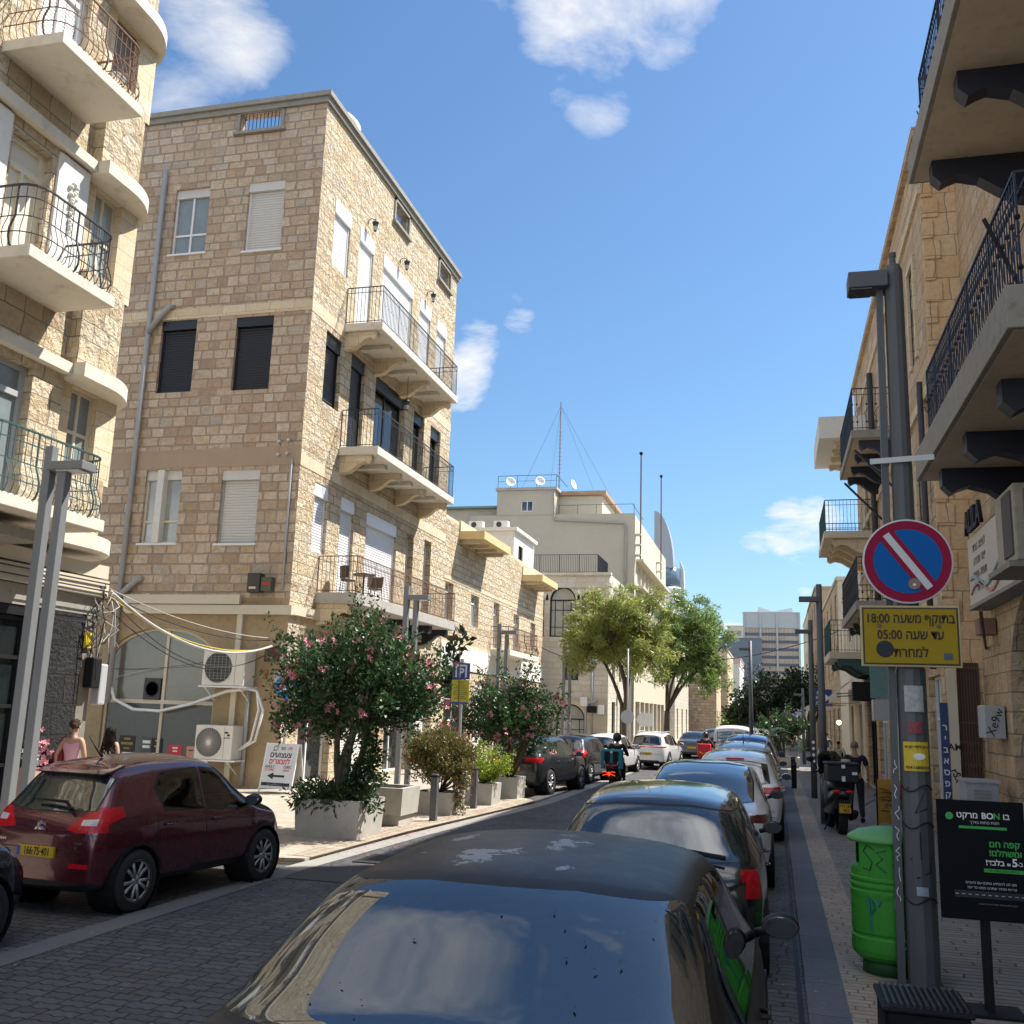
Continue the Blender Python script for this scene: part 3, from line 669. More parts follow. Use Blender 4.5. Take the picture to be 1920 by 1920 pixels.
balcony(CB, 'x', XF, 1, 1.2, 25.4, 32.6, 13.1, .24, slab_m, 'bars', iron_k, [25.62+k*2.26 for k in range(4)], st_smooth, [26.75+k*2.26 for k in range(3)], .52, .22, h=1.12)
balcony(CB, 'x', XF, 1, 1.2, 25.6, 32.7, 9.42, .24, slab_m, 'bars', iron_k, [25.82+k*2.22 for k in range(4)], st_smooth, [26.93+k*2.22 for k in range(3)], .52, .22, h=1.12)
balcony(CB, 'x', XF, 1, 1.2, 24.75, 33.5, 5.12, .3, concrete, 'bars', iron_r, [24.97, 27.3, 29.4, 31.5, 33.2], [st_smooth, st_smooth, iron_b, iron_b, iron_b], (), .55, .3, h=1.0)
# ground floor with the arched shop window
XL, XR, ZS, ZT = -17.2, -13.94, 3.1, 4.0
facade(CB, 'y', YS, -1, -24, XF, 0, 4.8, [(XL, XR, .05, 4.02)], M('stained ground floor stone', (.38, .28, .165), .9, bump=.6, bscale=9, var=.22, dirt=.55, dirtcol=(.2, .14, .085)), .3)
sp = MB(); n = 20; arc = [((XL+XR)/2+(XR-XL)/2*math.cos(t), ZS+(ZT-ZS)*math.sin(t)) for t in np.linspace(math.pi, 0, n)]
for k in range(n-1):
    (a, z), (b, y) = arc[k], arc[k+1]
    sp.face([(a, YS, z), (b, YS, y), (b, YS, 4.02), (a, YS, 4.02)]); sp.face([(a, YS, z), (b, YS, y), (b, YS+.3, y), (a, YS+.3, z)])
sp.build('arch_spandrel', MATS['stained ground floor stone'], CB, fixn=False)
s = MB(); fr = [(a, z-.03) for a, z in arc]
s.tube([(XL+.03, YS+.12, .05)]+[(a+(.03 if a < -15.5 else -.03), YS+.12, z) for a, z in fr]+[(XR-.03, YS+.12, .05)], .045, 4)
s.box((-15.52, YS+.09, .05), (-15.44, YS+.15, 3.93)); s.box((XL, YS+.088, 2.02), (XR, YS+.152, 2.12))
sw = s.build('shop_window', beige_t, CB, fixn=False)
g = MB(); g.face([(XL, YS+.125, .05), (XR, YS+.125, .05), (XR, YS+.125, 2.05)]+[(XL, YS+.125, 2.05)]); g.build('pane', M('painted over glass', (.075, .08, .078), .25, var=.12, spec=.6), sw, fixn=False)
g = MB(); g.face([(a, YS+.126, z) for a, z in [(XL, 2.05)]+arc+[(XR, 2.05)]]); g.build('pane', M('dusty glass', (.15, .15, .12), .14, var=.5, scale=1.3, spec=.7), sw, fixn=False)
MB().box((-16.05, YS+.06, 2.12), (-15.56, YS+.12, 2.68)).build('vent_fan', ac_k, sw)
MB().lathe([(.2, 0), (.2, .02), (.17, .02), (.17, 0)], 20, (-15.8, YS+.055, 2.4), 'y').build('vent_ring', black_m, sw)
# flyers on the shop window
def flyer(x, z, w, h, mat, lines, label, d=0.):
    o = MB().box((x-w/2, YS+.112-d, z-h/2), (x+w/2, YS+.122-d, z+h/2)).build('flyer', mat); tag(o, label, 'flyer', 'flyers taped to the arched shop window')
    for body, dz, sz, m in lines:
        hw = min(w*.42, len(body)*sz*.22); MB().box((x-hw, YS+.108-d, z+dz-sz*.3), (x+hw, YS+.1105-d, z+dz+sz*.3)).build('print_line', m, o)
    return o
olive = M('gold on black print', (.30, .22, .05), .6)
flyer(-16.42, .98+.0, .47, .40, M('black flyer', (.03, .026, .02), .6), [('מסיבה', .12, .09, olive), ('● 24 ● 7', 0, .1, olive), ('21:00', -.12, .08, olive)], 'black flyer with gold print, leftmost on the shop window')
flyer(-16.36, .63, .34, .25, white_p, [], 'blank white sheet taped below the gold and black flyer')
flyer(-15.84, .88, .31, .55, M('grey flyer', (.09, .09, .085), .6), [('אומן', .16, .13, white_p), ('שחור', .04, .12, white_p), ('21:00', -.18, .06, white_p)], 'dark grey flyer with white Hebrew lettering next to the window mullion')
flyer(-15.50-.02, .88, .30, .52, black_p, [('מופע', .2, .06, yel_p), ('רביעי', .06, .06, yel_p), ('20:30', -.18, .06, yel_p)], 'black flyer with yellow lines beside the mullion', .01)
flyer(-14.98, .72, .40, .55, red_p, [('הופעה', .2, .07, white_p), ('10-12', .12, .06, white_p), ('כניסה חופשית', -.2, .05, white_p)], 'red flyer with white lettering on right shop pane')
flyer(-14.52, .78, .25, .40, M('salmon paper', (.62, .30, .2), .6), [('להשכרה', .1, .05, black_p)], 'small salmon coloured notice on right shop pane')
f = flyer(-14.02-.1, .85, .36, .58, white_p, [('METRO', .24, .06, blue_p)], 'white poster with pink and blue figure near the air conditioners')
MB().ball((-14.12, YS+.11, .85), (.09, .003, .2), 10, 6).build('figure_print', M('pink print', (.62, .18, .25), .6), f)
f = flyer(-14.62, .28, .36, .55, white_p, [], 'white poster with colourful splash above the red car roof')
MB().ball((-14.66, YS+.11, .3), (.07, .003, .15), 10, 6).build('figure_print', blue_p, f); MB().ball((-14.54, YS+.11, .28), (.07, .003, .13), 10, 6).build('figure_print', yel_p, f)
# trunking, pipes
t1 = MB(); t1.box((-16.8, YS-.16, 4.62), (-13.35, YS-.001, 4.86)); t1.box((-16.8, YS-.13, 4.36), (XF+.13, YS-.001, 4.6)); t1.box((XF+.001, YS+.001, 4.38), (XF+.13, 34.5, 4.62)); t1.box((-13.4, YS-.1, .1), (-13.25, YS-.001, 4.36))
t1.build('cable_trunking', beige_t, CB)
def pipe(parent, pts, r, mat, name='drain_pipe'): return MB().tube(pts, r, 10).build(name, mat, parent, smooth=True, fixn=False)
pipe(CB, [(-16.98, YS-.1, 2), (-16.98, YS-.1, 17.35)], .07, pvc)
pipe(CB, [(-16.98, YS-.12, 12.3), (-16.5, YS-.12, 12.9), (-16.35, YS-.1, 13.05), (-16.3, YS+.02, 13.07)], .08, pvc)
pipe(CB, [(-17.0, YS-.12, 4.8), (-16.5, YS-.12, 5.25), (-16.4, YS+.02, 5.3)], .08, pvc)
pipe(CB, [(-12.22, YS-.04, 5.0), (-12.22, YS-.04, 8.5)], .03, alu_g); pipe(CB, [(-12.9, YS-.09, .1), (-12.9, YS-.09, 3.0)], .055, pvc)
for k, (x, z) in enumerate(((-12.62, 8.95), (-12.35, 8.98), (-12.62, 8.6), (-12.35, 8.62))): MB().lathe([(.03, 0), (.05, .03), (.03, .06), (.05, .09), (.02, .12)], 10, (x, YS-.14, z), 'y').build('insulator', M('porcelain', (.6, .6, .57), .3), CB, smooth=True)
t = thing('electrical_box', 'dark electrical junction boxes with labels on corner house wall', 'electrical box', (-13, YS-.1, 5.0))
MB().box((-13.12, YS-.26, 4.92), (-12.76, YS-.002, 5.42)).build('box', M('dark box', (.06, .055, .045), .6), t, bevel=.02)
MB().box((-12.75, YS-.22, 4.95), (-12.45, YS-.002, 5.32)).build('box', M('olive box', (.10, .10, .07), .6), t, bevel=.02)
MB().box((-12.71, YS-.226, 5.12), (-12.5, YS-.221, 5.18)).build('label_plate', red_p, t); MB().box((-13.05, YS-.266, 5.0), (-12.86, YS-.261, 5.06)).build('label_plate', beige_t, t)
# lanterns on the top floor and one hanging below the balcony
def lantern(name, loc, label, hang=False, grp='wall lanterns'):
    t = thing(name, label, 'lantern', loc, group=grp); x, y, z = loc
    l = MB(); l.lathe([(.02, -.36), (.05, -.33), (.10, -.08), (.115, -.06), (.05, .0), (.015, .06)], 6, (x, y, z)); l.build('lantern_body', iron_k, t)
    l = MB(); l.lathe([(.055, -.32), (.095, -.09)], 6, (x+.0, y, z-.002)); l.build('lantern_glass', M('lantern glass', (.35, .36, .36), .1), t)
    if hang: MB().tube([(x, y, z+.05), (x, y, z+.95)], .008, 5).build('chain', iron_k, t)
    else: MB().tube([(XF, y, z-.1), (XF+.02, y, z+.05), (XF+.12, y, z+.1), (x, y, z+.04)], .014, 6).build('arm', iron_k, t)
for k, y in enumerate((26.6, 29.4, 32.15)):
    lantern('wall_lantern', (XF+.25, y, 16.95), ['black wall lantern nearest the street corner, between the two narrow white shutters', 'black wall lantern above the wide white shutter on top floor', 'black wall lantern farthest along the top floor wall'][k])
lantern('hanging_lantern', (XF+.6, 29.2, 11.95), 'black lantern hanging on a chain under the top balcony', True, None)
def dish(loc, r, aim, label, grp='satellite dishes on roofs'):
    t = thing('satellite_dish', label, 'satellite dish', loc, group=grp)
    q = Vector(aim).normalized().to_track_quat('Z', 'Y').to_matrix().to_4x4(); T = Matrix.Translation(Vector(loc)+Vector((0, 0, r*1.1))) @ q
    d = MB(); d.lathe([(r*k/6, r*.22*(k/6)**2) for k in range(7)]+[(r*.99, r*.2), (.02, -.02)], 22, caps=False); d.xf(T).build('reflector', M('dish paint', (.72, .72, .70), .5), t, smooth=True)
    a = MB(); a.tube([(0, -r*.9, r*.2), (0, -r*.3, r*.95)], .015, 5); a.tube([(0, -r*.3, r*.9), (0, -r*.24, r*1.05)], .035, 6); a.xf(T).build('feed_arm', alu_g, t)
    MB().tube([loc, (loc[0], loc[1], loc[2]+r*1.05)], .025, 6).build('mast', alu_g, t)
    return t
dish((XF-.5, YS+1.9, 18.75), .62, (.8, -.8, .35), 'white satellite dish on the corner house parapet')
# air conditioners on the side wall
def ac_unit(name, x0, x1, z0, z1, y0, y1, axis, label, grille=True, shelf=True, swirl=False, mat=None, grp='outdoor air conditioners'):
    """condenser whose fan side faces -Y (axis y)"""
    t = thing(name, label, 'air conditioner', ((x0+x1)/2, (y0+y1)/2, z0), group=grp)
    MB().box((x0, y0, z0), (x1, y1, z1)).build('casing', mat or ac_w, t, bevel=.02)
    R = (z1-z0)*.42; cx = x0+(x1-x0)*.38; cz = (z0+z1)/2
    MB().lathe([(R, 0), (R, .012), (.001, .012)], 28, (cx, y0-.014, cz), 'y', caps=False).build('fan_opening', ac_k, t)
    g = MB()
    if swirl:
        for k in range(34):
            a = k*2*math.pi/34; g.tube([(cx+R*.22*math.cos(a), y0-.02, cz+R*.22*math.sin(a)), (cx+R*.6*math.cos(a+.25), y0-.026, cz+R*.6*math.sin(a+.25)), (cx+R*math.cos(a+.5), y0-.02, cz+R*math.sin(a+.5))], .005, 4)
        g.lathe([(R*.2, 0), (.01, -.01)], 16, (cx, y0-.02, cz), 'y')
    else:
        for k in range(11):
            z = cz-R+2*R*(k+.5)/11; h = math.sqrt(max(0, R*R-(z-cz)**2)); g.bar((cx-h, y0-.02, z), (cx+h, y0-.02, z), .004)
        for k in range(7): g.bar((cx-R+2*R*(k+.5)/7, y0-.022, cz-R*.8), (cx-R+2*R*(k+.5)/7, y0-.022, cz+R*.8), .004)
    g.build('grille', alu_g if not swirl else ac_w, t, fixn=False)
    MB().box((x0+(x1-x0)*.78, y0-.004, z0+.04), (x0+(x1-x0)*.785, y0+.01, z1-.04)).build('panel_seam', ac_k, t)
    if shelf:
        s = MB(); s.box((x0-.06, y0-.03, z0-.04), (x1+.1, y1, z0-.004)); s.bar((x0+.1, y0, z0-.04), (x0+.1, y1, z0-.38), .015); s.bar((x1-.1, y0, z0-.04), (x1-.1, y1, z0-.38), .015); s.build('shelf', alu_w, t)
    return t
a = ac_unit('air_conditioner', -13.95, -12.78, 2.52, 3.42, YS-.62, YS-.08, 'y', 'older beige air conditioner, upper one beside the arched shop window')
a = ac_unit('air_conditioner', -13.98, -12.95, .72, 1.55, YS-.62, YS-.08, 'y', 'newer white air conditioner with spiral fan grille, lower of two beside the arch', swirl=True)
l = MB(); l.ball((-13.12, YS-.625, 1.38), (.06, .004, .025), 10, 4); l.ball((-13.06, YS-.625, 1.32), (.045, .004, .025), 10, 4); l.build('maker_mark', black_p, a); text('ORINGA', .05, black_p, a, (-13.1, YS-.625, 1.25), ext=.001)
for k, dx in enumerate((0, .12)):
    cable('white hose curving from the upper to the lower air conditioner', [(-12.9-dx*2, YS-.3, 2.5), (-12.55, YS-.32, 2.42), (-12.35-dx, YS-.3, 1.95), (-12.5-dx, YS-.3, 1.2), (-12.95, YS-.3, .95)], .035, alu_w, 'hose', 'air conditioner hoses')
cable('fat white hose sagging across the arched shop window', [(-17.0, YS-.06, 2.52), (-16.8, YS-.08, 2.1), (-16.2, YS-.1, 1.86), (-15.4, YS-.1, 1.84), (-14.5, YS-.1, 2.05), (-13.4, YS-.3, 2.4), (-12.9, YS-.3, 2.45)], .045, alu_w, 'hose', 'air conditioner hoses')
cs = [((-12.05, 16.2, 4.1), (-12.3, YS-.2, 3.55), .55, .03, cable_w), ((-12.1, 16.2, 4.05), (-12.35, YS-.2, 3.7), .25, .012, cable_k), ((-12.05, 16.2, 4.0), (-12.4, YS-.2, 3.5), .4, .012, yel_p), ((-12.2, 16.2, 4.2), (-12.3, YS-.2, 3.75), .2, .01, cable_w), ((-12.1, 16.2, 3.8), (-13.6, YS-.1, 2.9), .3, .012, cable_k), ((-12.05, 16.2, 4.0), (-12.5, YS-.2, 3.3), .7, .012, cable_k)]
for p, q, d, r, m in cs: cable('cable sagging across the side street between the two stone houses', sag(p, q, d), r, m, group='cables across the side street')
for k in range(2): cable('thin cable tacked over the arched shop window', sag((-17.1, YS-.03, 2.9-.3*k), (-13.9, YS-.03, 3.2-.2*k), -.15 if k else .1), .008, cable_w if k else cable_k, group='cables over the arch')
# small boxes and sign on the corner
for k, (x, y, z, w, h, m, lb) in enumerate(((-12.36, YS-.06, 3.35, .42, .36, M('maroon box', (.10, .03, .035), .6), 'maroon framed box on the corner house wall'), (-12.0, YS-.12, 3.42, .2, .5, M('mauve paper', (.5, .36, .4), .7), 'mauve poster scrap on the corner of the stone house'), (-12.12, YS-.1, 2.65, .22, .5, M('lilac box', (.48, .42, .45), .6), 'pale lilac meter box below the poster scrap'), (-12.5, YS-.06, 2.85, .1, .2, M('orange box', (.45, .15, .06), .6), 'small orange box near the upper air conditioner'))):
    tag(MB().box((x-w/2, y, z-h/2), (x+w/2, y+.058 if k != 1 else y+.11, z+h/2)).build('wall_box', m, bevel=.01), lb, 'box')
# furniture on the first balcony
def cafe_chair(loc, rz, label, grp='balcony chairs'):
    t = thing('chair', label, 'chair', loc, rz, grp)
    s = MB(); s.lathe([(.2, .43), (.22, .45), (.2, .47)], 14); s.build('seat', iron_k, t, world=False)
    b = MB(); b.lathe([(.23, .5), (.25, .84), (.235, .84), (.215, .5)], 14, caps=False); b.v = [(x, y*.9+.02, z) for x, y, z in b.v]; b.f = [f for f in b.f if sum(b.v[i][1] for i in f)/len(f) > -.02]; b.mi = [0]*len(b.f); b.build('backrest', M('wicker', (.06, .05, .04), .7), t, world=False)
    for x, y in ((-.16, -.16), (.16, -.16), (-.16, .16), (.16, .16)): MB().tube([(x, y, .44), (x*1.25, y*1.25, 0)], .013, 5).build('leg', iron_k, t, world=False)
cafe_chair((-11.5, 25.7, 5.12), 2.2, 'wicker chair at near end of lowest balcony')
cafe_chair((-11.5, 27.7, 5.12), .6, 'black chair beyond the small table on lowest balcony')
t = thing('balcony_table', 'small round iron table between the chairs on lowest balcony', 'table', (-11.45, 26.7, 5.12))
MB().lathe([(.32, .72), (.33, .74), (.32, .76)], 20).build('tabletop', iron_k, t, world=False); MB().tube([(0, 0, .72), (0, 0, .02)], .03, 8).build('leg', iron_k, t, world=False)
# street-side ground floor: shops under the balconies
gf = [(24.3, 26.3, .1, 3.6), (27.0, 29.6, .1, 3.7), (30.3, 32.4, .1, 3.7), (33.0, 34.8, .1, 3.6)]
facade(CB, 'x', XF, 1, YS, 35.5, 0, 4.8, gf, st_face, .35)
for k, (a0, a1, z0, z1) in enumerate(gf):
    window(CB, 'x', XF, 1, a0, a1, z0, z1, 'roll' if k % 2 else 'glass', alu_w, shut_g if k % 2 else pane_d, d=-.25, trans=.7)
ac2 = thing('air_conditioner', 'white air conditioner hung under the lowest balcony of corner house', 'air conditioner', (-11.4, 30.5, 3.1), group='outdoor air conditioners')
MB().box((-11.8, 29.6, 3.1), (-11.25, 30.7, 3.85)).build('casing', ac_w, ac2, bevel=.02); MB().lathe([(.3, 0), (.3, .012), (.001, .012)], 20, (-11.24, 30.05, 3.48), 'x', caps=False).build('fan_opening', ac_k, ac2); MB().box((-11.99, 29.55, 3.04), (-11.2, 30.75, 3.095)).build('shelf', alu_w, ac2)
# ================================================================ low house with canopies
LH = thing('low_stone_house', 'low honey stone house with two flat canopies beyond the tall corner house', 'building', (-14, 44, 0))
X3 = -12.0
ups = [(35.75, 36.75, 5.5, 6.9), (39.15, 40.3, 5.5, 6.8), (42.65, 43.6, 4.85, 6.85), (46.2, 47.3, 4.85, 6.7), (49.7, 50.75, 5.3, 6.6)]
shops = [(36.2, 39.2, .1, 3.3), (40.2, 43.2, .1, 3.3), (44.4, 47.4, .1, 3.3), (48.6, 51.6, .1, 3.3)]
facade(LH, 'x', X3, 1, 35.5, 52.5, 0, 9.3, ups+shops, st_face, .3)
c = MB(); c.box((-22, 35.55, 0), (X3-.31, 52.3, 8.9)); c.build('core_wall', st_side, LH)
mb = MB(); mb.face([(X3, 52.5, 0), (-22, 52.5, 0), (-22, 52.5, 9.3), (X3, 52.5, 9.3)]); mb.build('wall', st_face, LH, fixn=False)
MB().box((X3-.35, 35.5, 9.3), (X3+.0, 52.5, 9.42)).build('coping', st_smooth, LH)
MB().box((X3-.02, 35.5, 3.65), (X3+.05, 52.5, 4.55)).build('shop_fascia', plaster_w, LH)
MB().box((X3-.02, 35.5, 4.56), (X3+.02, 52.5, 4.72)).build('string_course', st_smooth, LH); MB().box((X3-.02, 35.5, 7.0), (X3+.015, 52.5, 7.12)).build('string_course', st_smooth, LH)
for a0, a1, z0, z1 in ups: window(LH, 'x', X3, 1, a0, a1, z0, z1, 'glass', alu_w, pane_c, d=-.2, trans=.75)
for k, (a0, a1, z0, z1) in enumerate(shops): window(LH, 'x', X3, 1, a0, a1, z0, z1, 'roll' if k % 2 else 'glass', alu_g, shut_g if k % 2 else pane_d, d=-.2, trans=.75)
for a0, a1, z in ((37.2, 41.3, 8.75), (47.6, 51.2, 8.45)):
    b = MB(); b.box((X3, a0, z), (X3+1.05, a1, z+.32)); o = b.build('canopy', plaster_y, LH)
    for k in range(4): y = a0+.35+k*(a1-a0-.7)/3; MB().box((X3, y-.1, z-.14), (X3+.8, y+.1, z-.002)).build('canopy_beam', plaster_c, o)
    MB().box((X3-.3, a0, z+.33), (X3+.06, a1-.8, z+.75)).build('parapet_block', st_smooth, LH)
balcony(LH, 'x', X3, 1, .9, 42.3, 47.9, 4.75, .25, slab_m, 'bombe', iron_r, h=1.0, gap=.16)
# stair hut behind it, with small air conditioners
t = thing('roof_hut', 'small white flat roofed hut standing behind the low stone house', 'roof hut', (-14.6, 52, 9))
facade(t, 'y', 50.4, -1, -17.5, -13.2, 8.5, 11.5, [], plaster_w, .2); facade(t, 'x', -13.2, 1, 50.4, 55, 8.5, 11.5, [(51.4, 52.4, 9.3, 10.9)], plaster_w, .2)
window(t, 'x', -13.2, 1, 51.4, 52.4, 9.3, 10.9, 'glass', black_m, pane_d, d=-.1)
MB().box((-17.6, 50.2, 11.5), (-13.0, 55, 11.68)).build('roof', plaster_w, t)
for k, x in enumerate((-15.4, -14.0)):
    a = thing('air_conditioner', ['small white air conditioner on the hut roof, nearer the tall house', 'small white air conditioner at the street edge of the hut roof'][k], 'air conditioner', (x, 51, 11.7), group='outdoor air conditioners')
    MB().box((x-.42, 50.6, 11.69), (x+.38, 51.0, 12.1)).build('casing', ac_w, a, bevel=.03); MB().lathe([(.15, 0), (.15, .012), (.001, .012)], 16, (x-.12, 50.585, 11.9), 'y', caps=False).build('fan_opening', ac_k, a)

# ================================================================ pale house with arched windows
AH = thing('arched_window_house', 'pale stone house with tall arched black framed windows and roof terrace railing', 'building', (-11, 58, 0))
Y4, X4 = 54.6, -8.75
def arch_win(parent, axis, c, out, a0, a1, z0, zs, wallm, frame=black_m):
    """arched window: surround ring, frame, panes; returns the rectangular hole it fills"""
    r = (a1-a0)/2; cx = (a0+a1)/2; zt = zs+r; arc = [(cx-r*math.cos(t), zs+r*math.sin(t)) for t in np.linspace(0, math.pi, 17)]
    sp = MB()
    for k in range(16):
        (a, z), (b, y) = arc[k], arc[k+1]
        sp.face([V3(axis, c, out, a, 0, z), V3(axis, c, out, b, 0, y), V3(axis, c, out, b, 0, zt+.02), V3(axis, c, out, a, 0, zt+.02)])
        sp.face([V3(axis, c, out, a, 0, z), V3(axis, c, out, b, 0, y), V3(axis, c, out, b, -.28, y), V3(axis, c, out, a, -.28, z)])
    sp.build('arch_spandrel', wallm, parent, fixn=False)
    ring = MB(); ro = [(cx-(r+.24)*math.cos(t), zs+(r+.24)*math.sin(t)) for t in np.linspace(0, math.pi, 17)]
    for k in range(16):
        ring.face([V3(axis, c, out, arc[k][0], .03, arc[k][1]), V3(axis, c, out, arc[k+1][0], .03, arc[k+1][1]), V3(axis, c, out, ro[k+1][0], .03, ro[k+1][1]), V3(axis, c, out, ro[k][0], .03, ro[k][1])])
        ring.face([V3(axis, c, out, ro[k][0], .03, ro[k][1]), V3(axis, c, out, ro[k+1][0], .03, ro[k+1][1]), V3(axis, c, out, ro[k+1][0], -.01, ro[k+1][1]), V3(axis, c, out, ro[k][0], -.01, ro[k][1])])
    ring.build('arch_surround', st_white if wallm is st_white else st_smooth, parent, fixn=False)
    f = MB(); f.tube([V3(axis, c, out, a0+.04, -.14, z0)]+[V3(axis, c, out, a+(.04 if a < cx else -.04), -.14, z-.03) for a, z in arc]+[V3(axis, c, out, a1-.04, -.14, z0)], .05, 4)
    for z in (z0+.04, zs, zs-.55, (z0+zs-.55)/2-.2): f.bar(V3(axis, c, out, a0, -.14, z), V3(axis, c, out, a1, -.14, z), .045 if z in (z0+.04, zs) else .02)
    for t in (.2, .5, .8): f.bar(V3(axis, c, out, a0+(a1-a0)*t, -.14, z0), V3(axis, c, out, a0+(a1-a0)*t, -.14, zs), .022)
    w = f.build('window', frame, parent, fixn=False)
    g = MB(); g.face([V3(axis, c, out, a, -.16, z) for a, z in [(a0, z0)]+arc+[(a1, z0)]]); g.build('pane', pane_c, w, fixn=False)
    return (a0, a1, z0, zt+.02)
holes = [(-14.2, -12.55, 4.9+.0, 9.0), (-12.1, -10.72, 6.3-.0, 9.05), (-10.4, -9.35, 6.35, 8.85), (-11.15, -10.4, 3.9, 5.25), (-11.2, -9.9, .05, 2.6)]
h1 = arch_win(AH, 'y', Y4, -1, -12.1, -10.62, 6.25, 8.3, st_white); h2 = arch_win(AH, 'y', Y4, -1, -10.34, -9.3, 6.3, 8.25, st_white); h0 = arch_win(AH, 'y', Y4, -1, -13.9, -12.42, 6.25, 8.3, st_white)
h3 = arch_win(AH, 'y', Y4, -1, -11.6, -10.0, .05, 1.8, plaster_g)
facade(AH, 'y', Y4, -1, -16, X4, 2.95, 9.8, [h0, h1, h2, (-11.15, -10.4, 3.9, 5.25)], st_white, .28)
facade(AH, 'y', Y4-.02, -1, -16, X4, 0, 2.95, [h3], plaster_g, .28)
window(AH, 'y', Y4, -1, -11.15, -10.4, 3.9, 5.25, 'glass', black_m, pane_d, d=-.12)
facade(AH, 'x', X4, 1, Y4, 62.5, 0, 9.8, [(56, 57, 4, 5.6), (58.6, 59.6, 4, 5.6), (56, 57.2, .1, 2.8), (59, 61.5, .1, 2.8)], st_white, .28)
for q in ((56, 57, 4, 5.6), (58.6, 59.6, 4, 5.6), (56, 57.2, .1, 2.8), (59, 61.5, .1, 2.8)): window(AH, 'x', X4, 1, *q, 'glass', black_m, pane_d, d=-.15)
c = MB(); c.box((-16, Y4-.1, 8.98), (X4+.08, Y4-.001, 9.1)); c.box((-16, Y4-.12, 9.7), (X4+.1, Y4+.3, 9.85)); c.build('cornice', st_white, AH)
c = MB(); c.box((-16, Y4+.31, 9.2), (X4-.3, 62.4, 9.3)); c.box((-16, 62.3, 0), (X4-.02, 62.48, 9.7)); c.build('roof', concrete, AH)
rl = MB()
for k in range(44): x = -14.0+k*.104; rl.bar((x, Y4+.5, 9.9), (x, Y4+.5, 10.95), .012 if k % 11 else .03)
for k in range(30): y = Y4+.5+k*.12; rl.bar((-9.5, y, 9.9), (-9.5, y, 10.95), .012)
for z in (9.95, 10.95): rl.bar((-14, Y4+.5, z), (-9.5, Y4+.5, z), .02); rl.bar((-9.5, Y4+.5, z), (-9.5, Y4+4, z), .02)
rl.build('terrace_railing', iron_k, AH, fixn=False)
pipe(AH, [(-9.62, Y4-.08, 0), (-9.62, Y4-.08, 5.2)], .05, pvc); pipe(AH, [(-9.95, Y4-.1, 0), (-9.95, Y4-.1, 2.4), (-9.8, Y4-.1, 2.7), (-9.3, Y4-.1, 2.8)], .06, alu_g)
for k, (x, z, w, h, m, lb) in enumerate(((-10.05, 2.75, .4, .5, alu_w, 'white meter box on the pale arched house'), (-9.6, 2.35, .5, .35, black_m, 'black box beside the white meter box on the arched house'), (-9.1, 2.35, .34, .5, alu_w, 'white rounded box near the corner of the arched house'))):
    tag(MB().box((x-w/2, Y4-.2, z-h/2), (x+w/2, Y4-.03, z+h/2)).build('wall_box', m, bevel=.03), lb, 'box')
tag(MB().lathe([(.1, -.3), (.2, .1), (.12, .22), (.14, .25)], 8, (-9.35, Y4-.25, .85)).build('wall_lamp', black_m), 'black wall lamp low on the grey ground floor of arched house', 'lamp')

# ================================================================ large rendered block behind
GB = thing('rendered_block', 'big grey rendered block with rooftop mast, dishes and long window ribbons', 'building', (-14, 80, 0))
Y5, X5 = 66.0, -8.9
facade(GB, 'y', Y5, -1, -20.5, X5, 0, 15.5, [], plaster_g, .2)
rib = [(67.5+k*2.2, 69.3+k*2.2, 10.9, 12.2) for k in range(8)]+[(67.5+k*2.2, 69.3+k*2.2, 5.6, 7.0) for k in range(8)]
facade(GB, 'x', X5, 1, Y5, 86, 0, 15.4, rib+[(67+k*2.6, 69.2+k*2.6, .1, 3) for k in range(7)], plaster_c, .3)
for q in rib: window(GB, 'x', X5, 1, *q, 'glass', alu_w, pane_d, d=-.2)
for k in range(7): window(GB, 'x', X5, 1, 67+k*2.6, 69.2+k*2.6, .1, 3, 'glass', wood_w, pane_d, d=-.2)
for z in (10.5, 12.3): MB().box((X5, 66.8, z), (X5+.5, 85.6, z+.18)).build('ledge', plaster_c, GB)
facade(GB, 'y', Y5-.03, -1, -18.6, -14.5, 15.5, 17.25, [(-16.85, -16.0, 15.75, 16.5)], plaster_g, .2)
window(GB, 'y', Y5-.03, -1, -16.85, -16.0, 15.75, 16.5, 'glass', alu_w, pane_d, d=-.08)
c = MB(); c.box((-20.5, Y5+.2, 15.2), (X5-.3, 86, 15.3)); c.box((-18.7, Y5-.15, 17.25), (-14.3, 74, 17.45)); c.box((-18.6, 73.8, 15.3), (-14.5, 74, 17.25)); c.build('roof', concrete, GB)
c = MB(); c.box((-14.49, Y5+1.5, 15.3), (-11.4, 76, 17.1)); c.build('rooftop_room', plaster_c, GB); MB().box((-14.5, Y5+1.2, 17.12), (-11.1, 77, 17.4)).build('rooftop_roof', M('brown fascia', (.42, .28, .18), .8), GB)
facade(GB, 'x', -14.5, 1, Y5, 74, 15.3, 17.25, [], plaster_g, .2)
c = MB(); c.box((-22.6, Y5+.6, 14.2), (-18.62, 72, 16.1)); c.build('rooftop_room', plaster_g, GB); MB().box((-23.2, Y5+.2, 16.1), (-18.5, 73, 16.25)).build('rooftop_roof', M('green metal roof', (.16, .24, .22), .6), GB)
window(GB, 'y', Y5+.58, -1, -20.5, -19.6, 14.9, 15.6, 'glass', alu_w, pane_d, d=-.02)
c = MB(); c.box((-26, Y5+3, 13.2), (-20, 76, 14.3)); c.build('rooftop_room', plaster_g, GB)
pipe(GB, [(-14.5, Y5-.1, 17.2), (-14.45, Y5-.1, 15.1), (-9.6, Y5-.1, 14.8), (-9.5, Y5-.1, 14.5), (-9.55, Y5-.1, 6)], .07, M('duct', (.36, .34, .29), .7))
